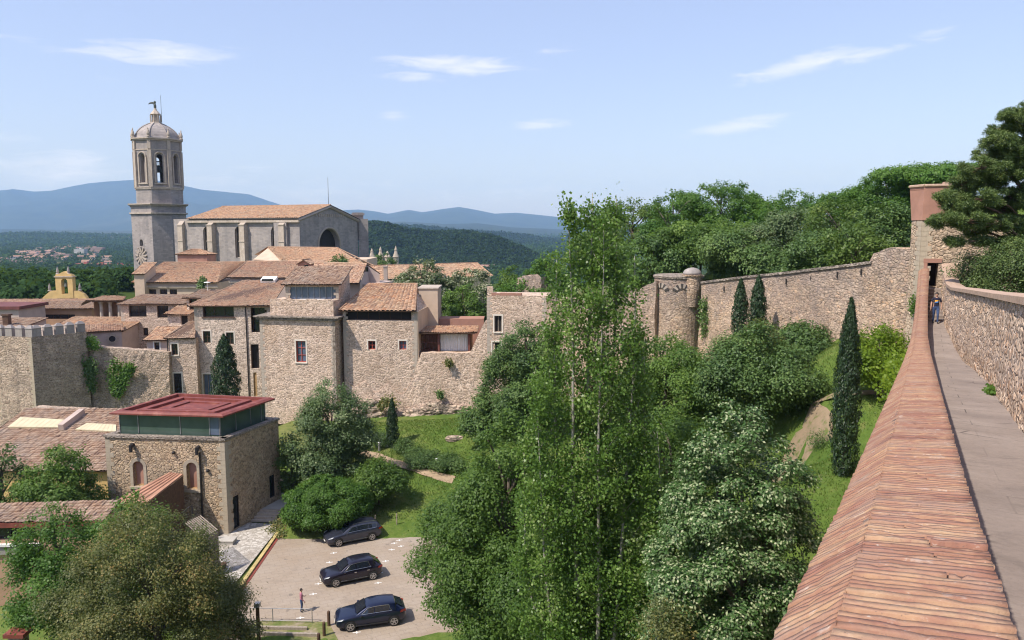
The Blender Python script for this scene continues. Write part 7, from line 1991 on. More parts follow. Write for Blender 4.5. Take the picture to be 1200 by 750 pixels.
# ---- stone pine beside the end tower
def pine():
    rg = np.random.default_rng(55)
    Y = 45; bx, by = P(1196, 330, Y)[:2]; z0 = H(bx, by)-.3; r = thing('pine_tree', 'dark pine with layered needle clumps leaning over the wall and the end tower', 'tree', (bx, by, z0)); o = V(bx, by, z0)
    mb = MB(); top = P(1215, 105, Y+1)
    trunk = [o, o+V(.2, .2, 3), lerp(o, top, .55)+V(.3, 0, 0), lerp(o, top, .8), top]
    mb.tube(trunk, [.34, .3, .22, .13, .03], 9)
    pads = [(1190, 135, 45, 17), (1172, 165, 44.5, 26), (1200, 160, 46, 30), (1150, 195, 44, 26), (1183, 200, 45, 32), (1135, 212, 45, 22), (1215, 205, 46, 30), (1125, 240, 44, 20), (1152, 232, 44, 26), (1185, 235, 45.5, 28), (1108, 256, 43.5, 18), (1133, 258, 43.5, 24), (1165, 262, 44.5, 24), (1198, 262, 45, 26), (1118, 284, 43.6, 10), (1150, 283, 44.2, 12), (1205, 180, 44, 25), (1168, 182, 46, 25), (1225, 240, 45, 28), (1110, 232, 44.5, 16), (1144, 248, 46, 22), (1214, 130, 46, 22), (1232, 165, 46, 26), (1180, 150, 46, 18), (1128, 226, 45.5, 20), (1098, 262, 44, 11), (1210, 225, 45, 30), (1190, 180, 45.5, 26), (1160, 215, 46, 24), (1205, 282, 45, 24), (1180, 285, 44.5, 20), (1225, 190, 46, 30), (1235, 215, 46, 30), (1208, 145, 45, 26), (1172, 242, 46, 24), (1140, 270, 45.5, 18), (1220, 262, 45.5, 28)]
    P_, N_, A_, T_ = [], [], [], []
    for px, py, YY, w in pads:
        c = P(px, py, YY); rr = w/900*YY
        k_ = np.clip((c[2]-.7-o[2])/(top[2]-o[2]), .25, .97); s0 = lerp(o, top, k_*.92)
        limb(mb, s0, c-V(0, 0, .15), .085, .03, rg, .08)
        nsub = int(24*max(.7, rr))
        for _ in range(nsub):
            d = unit(rg.normal(0, 1, (1, 3)))[0]*V(1, 1, .42); sc = c+d*rr*rg.uniform(.5, 1.0)
            mb.tube([c-V(0, 0, .1), sc], [.022, .008], 4, cap=False)
            nl = 270; e = unit(rg.normal(0, 1, (nl, 3))+np.array([[0, 0, .35]]))
            P_.append(sc+e*rg.uniform(.04, .34, (nl, 1))*V(1, 1, .75)); A_.append(unit(e+rg.normal(0, .25, (nl, 3)))); N_.append(unit(rg.normal(0, 1, (nl, 3))+np.array([[0, 0, .5]])))
            T_.append(np.clip(rg.normal(.5, .1)+rg.normal(0, .2, nl), 0, 1))
    p, nn, ax, t = map(np.concatenate, (P_, N_, A_, T_))
    v, q = leaf_quads(p-o, nn, ax, .19, .032, rg)
    mb.build('trunk', M['bark_red'], r, smooth_=True); np_mesh('crown', v, q, t, G['pine'], r)
    print('needles', len(p))
pine()
tree_px('dark_shrub', 'dark shrub looking over the pale coping, under the pine branches', 1192, 284, 42, 74, 'pine', LOWR, nb=40, leaf=.11, dens=.8, bough=.32, seed=210, zb=-3.6, cat='shrub')
tree_px('dark_shrub', 'low dark green shrub behind the wall coping right beside the end tower', 1140, 300, 46.5, 40, 'pine', LOWR, nb=22, leaf=.11, dens=.7, bough=.36, seed=211, zb=-4.0, cat='shrub')
# ---- hedges, shrubs, ivy
for i, (px, py, w, lab) in enumerate(((487, 532, 22, 'low dark green hedge clump nearest to the small thin cypress'), (502, 537, 26, 'low dark green hedge clump beside the bollard light, the middle one'), (527, 540, 26, 'low dark green hedge clump right of the bollard light'), (447, 514, 14, 'small dark shrub at the wall foot, left of the thin cypress'), (474, 521, 14, 'small dark shrub on the lawn immediately right of the thin cypress'), (565, 500, 30, 'grey green shrub at the wall foot by the bushy grey green tree'))):
    p = lawn_pt(px, py+9); q = P(px, py-6, p[1])
    make_tree('low_hedge' if i < 3 else 'small_shrub', lab, p[0], p[1], 1.25, [(.0, .75*w/1800*90*1.1), (.4, w/1800*90*1.1), (.8, w/1800*90*.8), (1, .1)], 'dark' if i != 5 else 'grey', nb=14, leaf=.16, dens=1, bough=.42, seed=220+i, cat='hedge' if i < 3 else 'shrub', group='low hedges by the path' if i < 3 else None, nlimb=4, trunk_r=.04)
p = gpt(961, 526); make_tree('small_shrub', 'tiny clipped dark shrub on the garden track near the tall cypress', p[0], p[1], .95, [(0, .3), (.5, .36), (1, .1)], 'dark', nb=9, leaf=.09, dens=1, bough=.5, seed=231, cat='shrub', nlimb=3, trunk_r=.03, bmin=.15)
def creeper(label, pts, rad, mat, n, leaf, seed, Fn=None, out=.15, hang=.6, cat='creeper', name='ivy'):
    """leaves hung over a wall along a polyline"""
    rg = np.random.default_rng(seed); pts = [np.asarray(p, float) for p in pts]
    seg = rg.integers(0, len(pts)-1, n); t = rg.random(n)[:, None]
    a = np.array(pts)[seg]; b = np.array(pts)[seg+1]
    r_ = np.interp(seg+t[:, 0], range(len(pts)), rad)
    d = rg.normal(0, .55, (n, 3))*r_[:, None]
    if Fn is not None:
        f = np.array([Fn[0], Fn[1], 0]); d = d-f*(d@f)[:, None]; p = a+(b-a)*t+d+f*np.abs(rg.normal(out, out*.6, n))[:, None]
    else: f = V(0, -1, 0); p = a+(b-a)*t+d
    nn = unit(f[None]*.8+rg.normal(0, .5, (n, 3))+np.array([[0, 0, .4]])); ax = unit(rg.normal(0, .5, (n, 3))-np.array([[0, 0, hang]]))
    o = pts[0]; v, q = leaf_quads(p-o, nn, ax, leaf, leaf*.75, rg)
    ob = np_mesh(name, v, q, np.clip(rg.normal(.5, .22, n), 0, 1), G[mat], None, tuple(o)); tag(ob, label, cat); return ob
nv = Face(P(98, 400, 101)[:2], P(197, 400, 101.2)[:2]).n
IY = 100.4
creeper('bright green ivy hanging down the ivy wall in a long V shape', [P(137, 425, IY), P(135, 445, IY), P(138, 462, IY), P(141, 448, IY), P(148, 437, IY), P(154, 430, IY)], [.8, 1.1, .6, .8, .8, .5], 'bright', 2200, .3, 240, nv)
creeper('dark creeper in the corner between battlemented tower and ivy wall', [P(105, 424, IY-.6), P(107, 438, IY-.6), P(108, 456, IY-.6)], [.9, .8, .4], 'dark', 1100, .3, 241, nv)
creeper('small tuft of green weeds on top of the ivy wall beside the battlements', [P(103, 398, IY), P(108, 402, IY), P(115, 406, IY)], [.7, .7, .5], 'bright', 500, .28, 242, nv)
creeper('yellow green creeper spilling along the outside of the brick coping near the lime green tree', [st(28, -.5, -5.9), st(31, -.35, -5.6), st(34, -.3, -5.7), st(36, -.5, -6.2)], [.45, .5, .45, .4], 'lime', 1800, .15, 243)
creeper('tuft of green weeds on the curtain wall foot, by the end tower quoins', [P(1073, 348, 53.4), P(1073, 356, 53.2), P(1071, 366, 53)], [.3, .4, .3], 'bright', 500, .14, 244)
creeper('dark creeper on the curtain wall beside the half round tower', [P(826, 352, 79), P(825, 372, 79), P(828, 395, 79)], [.5, .6, .6], 'dark', 900, .22, 245)
creeper('weeds growing at the base of the rampart wall on the walk', [st(21.5, WC+wid(21.5)-.08, zf(21.5)+.05), st(22.6, WC+wid(22.6)-.08, zf(22.6)+.05)], [.12, .12], 'bright', 260, .1, 246)
creeper('dry tuft growing out of the rubble town wall below the veranda', [P(524, 424, 92), P(528, 427, 92)], [.4, .35], 'olive', 260, .25, 247)
creeper('dark weeds growing from the boulders of the town wall, west part', [P(446, 478, 91.6), P(452, 470, 91.6), P(462, 475, 91.6)], [.5, .6, .5], 'olive', 480, .28, 248)
creeper('green weed tuft in the town wall above the boulders', [P(514, 460, 91.8), P(517, 465, 91.8)], [.35, .3], 'dark', 250, .25, 249)
creeper('patch of weeds between the yellow kerb and the dense bright bush', [PZ(318, 626, -27), PZ(330, 612, -26.9), PZ(336, 622, -27), PZ(328, 632, -27)], [.6, .6, .5, .4], 'olive', 1500, .18, 250)
# roof terrace plants
creeper('potted plants on the roof terrace behind the attic house', [P(236, 336, 121), P(237, 327, 121)], [.55, .45], 'dark', 350, .35, 251, name='potted_plants', cat='plant')
# ---- grass tufts on lawns
def grass(name, n, seed, region, size):
    rg = np.random.default_rng(seed); pts = []
    xy = region(rg, n); z = hgt(xy[:, 0], xy[:, 1])
    p = np.stack([xy[:, 0], xy[:, 1], z+size*.35], -1)
    nn = unit(rg.normal(0, 1, (len(p), 3))*np.array([1, 1, .25])); ax = unit(np.array([[0, 0, 1.0]])+rg.normal(0, .35, (len(p), 3)))
    v, q = leaf_quads(p, nn, ax, size, size*.35, rg)
    o = np_mesh(name, v, q, np.clip(rg.normal(.5, .22, len(p)), 0, 1), G['grass']); tag(o, kind='stuff')
G['grass'] = m_leaf('lawn_grass_blades', [(0, (.06,.12,.018)), (.5, (.11,.18,.03)), (.85, (.17,.20,.05)), (1, (.26,.24,.10))], .3)
def clear(d, path):
    m = np.ones(len(d), bool)
    for a, b, w in path:
        t = np.clip(((d-a)@(b-a))/max((b-a)@(b-a), 1e-6), 0, 1)[:, None]; m &= np.linalg.norm(d-(a+(b-a)*t), axis=1) > w
    return m
def reg_lawn(rg, n):
    x = rg.uniform(-22, 6, n); y = rg.uniform(62, 89.5, n); d = np.stack([x, y], -1)
    k = ~((x < -8) & (y < 67.4)) & ~((x < -21) & (y < 74)); return d[k]
def reg_garden(rg, n):
    x = rg.uniform(11, 27, n); y = rg.uniform(32, 62, n); s = (np.stack([x, y], -1)-O0)@N3
    k = s < -.4; d = np.stack([x, y], -1)[k]; return d[clear(d, PATH_B)]
grass('lawn_grass', 42000, 260, reg_lawn, .19)
grass('garden_grass', 36000, 261, reg_garden, .13)
# ================================================================== far woods and the lower town
def wood(name, pts, size, mat, per, seed, cards=.35, label=None):
    """a distant wood as one mass: crowns made of leaf tufts"""
    rg = np.random.default_rng(seed); n = len(pts)
    s = size*rg.uniform(.65, 1.35, n)
    d = unit(rg.normal(0, 1, (n, per, 3))+np.array([[[0, 0, .35]]]))
    r_ = rg.uniform(.7, 1.08, (n, per, 1))
    p = pts[:, None]+d*r_*s[:, None, None]*np.array([1, 1, .95])+np.array([0, 0, 1.0])*s[:, None, None]*.5
    nn = unit(d+rg.normal(0, .45, d.shape)).reshape(-1, 3); ax = rg.normal(0, 1, nn.shape)
    L = np.repeat(s*cards*2, per)
    v, q = leaf_quads(p.reshape(-1, 3), nn, unit(ax), L, L*.8, rg)
    t = np.clip(np.repeat(rg.normal(.45, .2, n), per)+rg.normal(0, .14, n*per), 0, 1)
    o = np_mesh(name, v, q, t, G[mat] if isinstance(mat, str) else mat); tag(o, kind='stuff')
def scatter_px(rg, n, x0, x1, Y0, Y1, z=-75, dens=None):
    Y = np.sqrt(rg.uniform(Y0**2, Y1**2, n)); px = rg.uniform(x0, x1, n)
    x = (px-600)/900*Y
    p = np.stack([x, Y, np.full(n, z)], -1)
    return p
rgf = np.random.default_rng(300)
pk = scatter_px(rgf, 2300, -90, 175, 560, 1180); pk[:, 2] += rgf.uniform(0, 5, len(pk))+5
wood('park_wood', pk, 7.5, 'forest', 70, 301, cards=.26)
q = scatter_px(rgf, 1300, 160, 700, 480, 1250); q[:, 2] += 4; wood('valley_wood', q, 7.0, 'forest', 34, 305)
q = scatter_px(rgf, 900, -110, 190, 285, 600); q[:, 2] = hgt(q[:, 0], q[:, 1])+3.5; wood('slope_wood', q, 4.6, 'forest', 110, 308, cards=.2)
q = scatter_px(rgf, 1300, -110, 185, 190, 430); q = q[(q[:, 1] > 250) | (np.abs(q[:, 0]/q[:, 1]*900+600-230) > 110)]; q[:, 2] = hgt(q[:, 0], q[:, 1])+2.0; wood('garden_wood', q, 3.2, 'forest', 110, 310, cards=.2)
q = scatter_px(rgf, 420, 0, 160, 1200, 2500); q[:, 2] += 2; wood('town_trees', q, 6.5, 'forest', 20, 309)
def on_grid(Vg, rg, n, tmax=.62):
    ny, nx, _ = Vg.shape
    j = rg.uniform(0, ny*tmax-1.01, n); i = rg.uniform(0, nx-1.01, n)
    j0 = j.astype(int); i0 = i.astype(int); fj = (j-j0)[:, None]; fi = (i-i0)[:, None]
    return Vg[j0, i0]*(1-fj)*(1-fi)+Vg[j0+1, i0]*fj*(1-fi)+Vg[j0, i0+1]*(1-fj)*fi+Vg[j0+1, i0+1]*fj*fi
wood('hill_wood', on_grid(HILL_A, rgf, 6500), 6.5, 'forest_dark', 22, 302)
wood('far_hill_wood', on_grid(HILL_B, rgf, 5200), 12, 'forest_dark', 9, 303)
wood('far_rise_wood', on_grid(HILL_C, rgf, 6000), 12, 'forest', 9, 304)
pl = scatter_px(rgf, 5200, -120, 700, 1300, 4200, -75)
nz = np.sin(pl[:, 0]*.004+1)+np.sin(pl[:, 1]*.0035+pl[:, 0]*.002)+np.sin(pl[:, 0]*.011-pl[:, 1]*.006)
keep = (nz > -.35) & ~((np.abs(pl[:, 0]/pl[:, 1]*900+600-95) < 75) & (pl[:, 1] < 2300))
pl = pl[keep]; pl[:, 2] += 3; wood('plain_wood', pl, 9, 'forest', 16, 306)
pl = scatter_px(rgf, 6000, -120, 760, 4000, 9500, -75); nz = np.sin(pl[:, 0]*.002+1)+np.sin(pl[:, 1]*.002+pl[:, 0]*.001); pl = pl[nz > -.2]; pl[:, 2] += 3
wood('far_plain_wood', pl, 17, 'forest', 7, 307)
# ---- lower town
TM = [m_plain('far_cream_wall', (.42,.34,.28), .9, 0, .08, .02), m_plain('far_white_wall', (.50,.47,.43), .9, 0, .05, .02), m_plain('far_pink_wall', (.36,.25,.20), .9, 0, .08, .02), m_plain('far_brick_wall', (.33,.11,.075), .9, 0, .1, .05)]
TR = m_plain('far_tile_roof', (.30,.18,.13), .9, 0, .2, .08)
def town():
    rg = random.Random(12)
    def proto(name, w, d, h, rise, wall, label, loc, floors=2, flat=False):
        mb = MB(); A, B, C, D = V(-w/2, -d/2), V(w/2, -d/2), V(w/2, d/2), V(-w/2, d/2)
        for p, q in ((A, B), (B, C), (C, D), (D, A)):
            F = Face(p, q); mb.poly([F.pt(0, -3), F.pt(F.L, -3), F.pt(F.L, h), F.pt(0, h)], 0)
            n = max(2, int(F.L/3.2)); 
            for f in range(floors):
                for i in range(n):
                    u = F.L*(i+.5)/n; z = h*(f+.35)/floors; bar(mb, F, u-.55, u+.55, z, z+1.5, .02, .06, 2)
        if flat:
            mb.box((-w/2-.3, -d/2-.3, h), (w/2+.3, d/2+.3, h+.5), 0); mb.box((-w*.1, -2, h+.5), (w*.1, 2, h+3), 0)
        else:
            o = .6; r0, r1 = V(-w/2-.3, 0, h+rise), V(w/2+.3, 0, h+rise)
            a, b, c, e = V(-w/2-.3, -d/2-o, h-.1), V(w/2+.3, -d/2-o, h-.1), V(w/2+.3, d/2+o, h-.1), V(-w/2-.3, d/2+o, h-.1)
            mb.poly([a, b, r1, r0], 1); mb.poly([c, e, r0, r1], 1); mb.poly([b, c, r1], 0); mb.poly([e, a, r0], 0); mb.poly([a, e, c, b], 1)
        ob = mb.build(name, [wall, TR, M['glass_dark']], loc=(0, 0, 0)); ob.location = loc
        return ob
    def at(px, py, z=-75):
        a, b = ray(px, py); Y = z/b; return V(a*Y, Y, z)
    labs = {'c': 'tiny cream house with a tiled roof among trees in the lower town on the plain', 'w': 'tiny white house with a tiled roof among trees in the lower town on the plain', 'p': 'tiny pinkish house with a tiled roof among trees in the lower town on the plain'}
    spots = []
    for _ in range(60):
        px = rg.uniform(20, 128); py = rg.uniform(293.5, 304) if px < 75 else rg.uniform(292, 312); spots.append((px, py))
    for _ in range(16): spots.append((rg.uniform(0, 55), rg.uniform(304.5, 307)))
    for _ in range(14): spots.append((rg.uniform(60, 118), rg.uniform(290.5, 294)))
    protos = {}
    for i, (px, py) in enumerate(spots):
        kx = rg.choice('cccwpp'); loc = at(px, py); sc = rg.uniform(.6, 1.05)
        if kx not in protos:
            o = proto('town_house', 15, 11, 7.5, 2.6, {'c': TM[0], 'w': TM[1], 'p': TM[2]}[kx], labs[kx], loc); protos[kx] = o
        else:
            o = protos[kx].copy(); COL.objects.link(o); o.location = loc
        tag(o, labs[kx], 'house', {'c': 'cream houses of the lower town', 'w': 'white houses of the lower town', 'p': 'pinkish houses of the lower town'}[kx])
        o.scale = (sc*rg.uniform(.8, 1.9), sc, sc*rg.uniform(.8, 1.5)); o.rotation_euler.z = rg.uniform(-.7, .7)
    # red brick apartment blocks
    for i, (x0, x1, y0, y1, lab) in enumerate(((92, 112, 308, 321, 'red brick apartment block in the lower town, the one closest to the bell gable'), (112.5, 129, 308.5, 321, 'red brick apartment block in the lower town, in the middle of the row'), (130, 153.5, 309.5, 322.5, 'red brick apartment block in the lower town, beside the cathedral tower foot'))):
        loc = at((x0+x1)/2, y1+1); w = (x1-x0)/900*loc[1]; h = (y1-y0)/900*loc[1]
        o = proto('apartment_block', w, 16, h, 0, TM[3], lab, loc, floors=6, flat=True); tag(o, lab, 'apartment block', 'red brick blocks of the lower town')
    for i, (x0, x1, y0, y1, wl, lab) in enumerate(((89, 101, 291, 299, TM[1], 'grey white block of flats at the far side of the lower town'), (101, 122, 289, 296, TM[2], 'long low pinkish block beside the grey white flats in the lower town'), (66, 84, 297, 303, TM[2], 'long pink roofed block halfway along the lower town'), (4, 54, 304, 307.5, TM[2], 'very long low pink building at the left of the lower town'))):
        loc = at((x0+x1)/2, y1+1); w = (x1-x0)/900*loc[1]; h = (y1-y0)/900*loc[1]
        o = proto('apartment_block', w, 18, h, 0, wl, lab, loc, floors=4, flat=True); tag(o, lab, 'apartment block')
    # houses on the wooded hill and along the mountain foot
    for px, py, Y, lab in ((550, 288.5, 1560, 'lone white house in a clearing on the dark wooded hill'), (571, 316, 1250, 'pale house at the foot of the dark wooded hill, by the orange roof end')):
        o = protos['w'].copy(); COL.objects.link(o); p = P(px, py, Y); o.location = p-V(0, 0, 5); o.scale = (1.6, 1, 1.3); tag(o, lab, 'house'); o.get('group') and o.__delitem__('group')
    for i in range(34):
        px = rg.uniform(-10, 150); py = rg.uniform(282, 285.5); loc = at(px, py)
        o = protos['w'].copy(); COL.objects.link(o); o.location = loc; s = rg.uniform(2, 4.2); o.scale = (s*rg.uniform(1, 2.2), s, s*.8); o.rotation_euler.z = rg.uniform(-.3, .3)
        tag(o, 'pale building, a mere speck at the foot of the blue mountains across the plain', 'building', 'pale specks at the mountain foot')
town()
# ================================================================== cars
def m_paint(name, c, c2):
    m, k = new_mat(name)
    f = k.noise(k.co.outputs['Object'], 1.2, 2)
    k.set(k.bsdf.inputs['Base Color'], k.ramp(f, [(.3, c), (.7, c2)])); k.bsdf.inputs['Roughness'].default_value = .28
    k.bsdf.inputs['Metallic'].default_value = .35; k.bsdf.inputs['Coat Weight'].default_value = .8; k.bsdf.inputs['Coat Roughness'].default_value = .06
    return m
M['paint_slate'] = m_paint('slate_blue_car_paint', (.035,.038,.058), (.042,.046,.068)); M['paint_plum'] = m_paint('dark_plum_car_paint', (.012,.010,.022), (.016,.013,.028)); M['paint_navy'] = m_paint('navy_car_paint', (.006,.010,.034), (.008,.013,.042))
M['tyre'] = m_plain('tyre_rubber', (.018,.018,.018), .85, 0, .2, 8); M['rim'] = m_plain('alloy_rim', (.42,.42,.43), .35, .8, .08, 8)
M['car_glass'] = m_plain('car_glass', (.012,.016,.024), .05, 0, .2, 2, spec=.9); M['chrome'] = m_plain('bright_trim', (.62,.62,.63), .22, .9, .05, 3)
M['tail_red'] = m_plain('tail_lamp_red', (.42,.02,.015), .25, 0, .1, 3); M['head_clear'] = m_plain('headlamp_glass', (.55,.57,.6), .12, 0, .1, 3, spec=.8)
M['trim_black'] = m_plain('black_trim', (.02,.02,.02), .6, 0, .2, 4)
def car(name, label, a, b, paint, style):
    """front axle ground point a and rear axle ground point b"""
    a, b = np.asarray(a, float), np.asarray(b, float)
    ctr = (a+b)/2; ang = math.atan2(a[1]-b[1], a[0]-b[0]); wb = np.linalg.norm(a-b)
    k = wb/2.68
    r = thing(name, label, 'car', ctr); r.rotation_euler.z = ang
    ORIG[r] = V(0, 0, 0)                                   # parts below are in the car's own frame
    est = style == 'estate'; cross = style == 'crossover'
    H_ = 1.50 if est else (1.56 if cross else 1.49)
    # stations: x, z low, z mid, z belt, half width
    fr, rr = 2.22, -2.28 if est else -2.12
    stn = [(fr, .36, .50, .62, .52), (fr-.05, .26, .50, .70, .72), (fr-.22, .20, .52, .78, .82), (1.75, .18, .55, .86, .88), (1.2, .18, .56, .94, .90), (.75, .18, .56, .99, .90), (.0, .18, .56, 1.00, .90), (-.8, .18, .56, 1.02, .90), (-1.4, .18, .57, 1.03, .90), (rr+.42, .20, .58, 1.03, .87), (rr+.14, .26, .58, 1.00, .80), (rr+.02, .34, .60, .92, .66), (rr, .42, .60, .84, .5)]
    def ring(x, zl, zm, zb, hw):
        return [V(x, 0, zl), V(x, hw*.86, zl), V(x, hw*.97, zl+.10), V(x, hw, zm), V(x, hw*.985, lerp(zm, zb, .6)), V(x, hw*.93, zb), V(x, hw*.72, zb+.02), V(x, 0, zb+.04)]
    mb = MB()
    g = []
    for s_ in stn:
        rg_ = ring(*s_); full = rg_+[p*V(1, -1, 1) for p in rg_[-2:0:-1]]
        i0 = len(mb.v); mb.v.extend(tuple(p*k) for p in full); g.append(list(range(i0, i0+len(full))))
    n = len(g[0])
    for i in range(len(g)-1):
        for j in range(n): mb.face((g[i][j], g[i][(j+1) % n], g[i+1][(j+1) % n], g[i+1][j]))
    mb.face(g[0][::-1]); mb.face(g[-1])
    # greenhouse: belt to roof
    rb = rr+.10 if est else rr+.16
    gh = [(1.02, .96, .97, .80, .76), (.30, .97, H_-.10, .86, .64), (.0, .97, H_-.03, .86, .645), (-.5, .98, H_, .86, .64), (-1.1, .99, H_-.02, .86, .63), (-1.55, 1.0, H_-.06, .85, .61), ((rb+.42 if est else rb+.62), 1.0, H_-.10, .82, .58), (rb, 1.0, 1.03, .76, .66)]
    if est: gh[6] = (rb+.24, 1.0, H_-.11, .82, .6)
    gg = []
    for x, zb, zr, hb, hr in gh:
        i0 = len(mb.v); pts = [V(x, hb, zb), V(x, hr+.03, zr-.05), V(x, hr-.06, zr), V(x, 0, zr+.02), V(x, -hr+.06, zr), V(x, -hr-.03, zr-.05), V(x, -hb, zb)]
        mb.v.extend(tuple(p*k) for p in pts); gg.append((i0, pts))
    for (i, _), (j, _) in zip(gg, gg[1:]):
        for q in range(6): mb.face((i+q, j+q, j+q+1, i+q+1))
    body = mb.build('body', M[paint], r, smooth_=True, weld=True)
    sub = body.modifiers.new('round', 'SUBSURF'); sub.levels = 1; sub.render_levels = 2
    # glass panels, proud of the skin
    def gpt_(x, t, s):
        for (x0, z0, r0, h0, w0), (x1, z1, r1, h1, w1) in zip(gh, gh[1:]):
            if x0 >= x >= x1:
                f = (x0-x)/(x0-x1); zb, zr, hb, hr = (lerp(p, q, f) for p, q in ((z0, r0), (r0 and z0, z1) if False else (z0, z1), (h0, h1), (w0, w1))) if False else (lerp(z0, z1, f), lerp(r0, r1, f), lerp(h0, h1, f), lerp(w0, w1, f))
                return V(x, s*(lerp(hb, hr+.03, t)+.012), lerp(zb, zr-.05, t))*k
    splits = [(.78, -.12), (-.18, -1.05), (-1.12, (rb+.42 if est else rb+.74))]
    for s in (-1, 1):
        outline = []
        for i, (xa, xb) in enumerate(splits):
            m2 = MB(); xs = np.linspace(xa, xb, 6); tops = []; bots = []
            for x in xs:
                tmax = .86
                if i == 0: tmax = min(.86, .08+.78*(.78-x)/.5)
                if i == 2 and not est: tmax = min(.86, .16+.7*(x-xb)/.38)
                bots.append(gpt_(x, .10, s)); tops.append(gpt_(x, max(.12, tmax), s))
            for p in range(5):
                q = [bots[p], bots[p+1], tops[p+1], tops[p]]; m2.poly(q if s < 0 else q[::-1])
            m2.build('side_window', M['car_glass'], r, smooth_=True); outline += list(zip(bots, tops))
        if style != 'estate' or True:
            m2 = MB(); m2.tube([p for _, p in outline]+[outline[-1][0]], .016*k if style != 'estate' else .01, 5); 
            m2.tube([p for p, _ in outline], .010*k, 4); m2.build('window_trim', M['chrome'], r)
    m2 = MB(); c0 = V(.98, 0, 1.0)*k; p = [V(.93, .70, 1.01)*k, V(.93, -.70, 1.01)*k, V(.36, -.60, H_-.14)*k, V(.36, .60, H_-.14)*k]
    off = nrm(np.cross(p[1]-p[0], p[3]-p[0])); off = off if off[0] > 0 else -off; m2.poly([q+off*.035 for q in p]); m2.build('windscreen', M['car_glass'], r)
    x1 = rb+.05; x0 = (rb+.22 if est else rb+.5); p = [V(x1, -.6, 1.08)*k, V(x1, .6, 1.08)*k, V(x0, .52, H_-.17)*k, V(x0, -.52, H_-.17)*k]
    off = nrm(np.cross(p[1]-p[0], p[3]-p[0])); off = off if off[0] < 0 else -off; m2 = MB(); m2.poly([q+off*.03 for q in p]); m2.build('rear_window', M['car_glass'], r)
    if est:
        for s in (-1, 1):
            m2 = MB(); m2.tube([V(.1, s*.58, H_-.0)*k, V(-.2, s*.58, H_+.06)*k, V(-1.5, s*.56, H_+.03)*k, V(-1.8, s*.55, H_-.06)*k], .018*k, 5); m2.build('roof_rail', M['chrome'], r)
    # wheels
    for x in (1.34, -1.34):
        for s in (-1, 1):
            m2 = MB(); c = V(x, s*.82, .325)*k
            m2.tube([c-V(0, .11, 0)*k, c-V(0, .095, 0)*k, c+V(0, .095, 0)*k, c+V(0, .11, 0)*k], [.29*k, .325*k, .325*k, .29*k], 22)
            w = m2.build('wheel', M['tyre'], r, smooth_=False)
            m2 = MB(); e = c+V(0, s*.112, 0)*k
            for q in range(5):
                an = q*2*math.pi/5+.3; d = V(math.cos(an), 0, math.sin(an)); t = V(-math.sin(an), 0, math.cos(an)); m2.obox(e+d*.12*k, d*.11*k, t*.035*k, V(0, .008, 0)*k)
            m2.tube([e+V(0, -s*.004, 0), e+V(0, s*.012, 0)], .055*k, 10)
            nn = 20
            for q in range(nn):
                a0, a1 = 2*math.pi*q/nn, 2*math.pi*(q+1)/nn; f = lambda an, rad: e+V(math.cos(an), 0, math.sin(an))*rad*k+V(0, s*.006, 0)
                m2.poly([f(a0, .195), f(a1, .195), f(a1, .235), f(a0, .235)])
            m2.build('rim', M['rim'], w)
            m2 = MB(); c2 = V(x, s*.895, .34)*k; nn = 16
            for q in range(nn):
                a0, a1 = math.pi*q/nn-.1, math.pi*(q+1)/nn-.1; f = lambda an, rad, o: c2+V(math.cos(an), 0, math.sin(an))*rad*k+V(0, s*o*k, 0)
                m2.poly([f(a0, .325, .006), f(a1, .325, .006), f(a1, .385, .012), f(a0, .385, .012)])
            m2.build('wheel_arch', M['trim_black'], r)
    for s in (-1, 1):
        m2 = MB(); m2.poly([V(2.13, s*.70, .66)*k, V(1.82, s*.865, .74)*k, V(1.70, s*.875, .84)*k, V(2.02, s*.76, .78)*k]); q = m2.v; m2.v = [tuple(np.array(p)+V(.03, s*.02, .02)) for p in q]; m2.build('headlight', M['head_clear'], r)
        m2 = MB(); m2.poly([V(rr+.02, s*.62, .78)*k, V(rr+.42, s*.90, .86)*k, V(rr+.38, s*.885, 1.01)*k, V(rr+.04, s*.62, .97)*k]); q = m2.v; m2.v = [tuple(np.array(p)+V(-.03, s*.02, 0)) for p in q]; m2.build('tail_light', M['tail_red'] , r)
        m2 = MB(); m2.lathe(V(.72, s*.98, 1.0)*k, [(.02, -.07), (.11, -.05), (.12, .04), (.03, .08)], 8, sx=.75, sy=1.1); m2.tube([V(.74, s*.86, .97)*k, V(.72, s*.96, .98)*k], .025, 5); m2.build('wing_mirror', M[paint], r)
        m2 = MB(); m2.tube([V(1.0, s*.905, .36)*k, V(-.95, s*.905, .38)*k], .022*k, 5); m2.build('door_trim', M['chrome'] if style != 'hatch' else M['trim_black'], r)
        for x in (-.05, -.98):
            m2 = MB(); m2.obox(V(x-.03, s*.905, .84)*k, V(.09, 0, 0), V(0, .02, 0), V(0, 0, .018)); m2.build('door_handle', M['chrome'] if style == 'crossover' else M[paint], r)
    m2 = MB(); m2.obox(V(fr-.0, 0, .46)*k, V(.02, 0, 0), V(0, .42, 0)*k, V(0, 0, .09)*k); m2.build('grille', M['trim_black'], r)
    m2 = MB(); m2.obox(V(fr+.03, 0, .40)*k, V(.008, 0, 0), V(0, .26, 0), V(0, 0, .055)); m2.build('number_plate', M['white'], r)
    m2 = MB(); m2.obox(V(rr-.03, 0, .70)*k, V(.008, 0, 0), V(0, .26, 0), V(0, 0, .055)); m2.build('number_plate', M['white'], r)
    return r
zc_ = -27.0
car('parked_car', 'slate blue estate car with roof rails, parked beside the dense bright bush', PZ(391.5, 640.5, zc_)+V(0, .75, 0), PZ(430.5, 633, zc_)+V(0, .75, 0), 'paint_slate', 'estate')
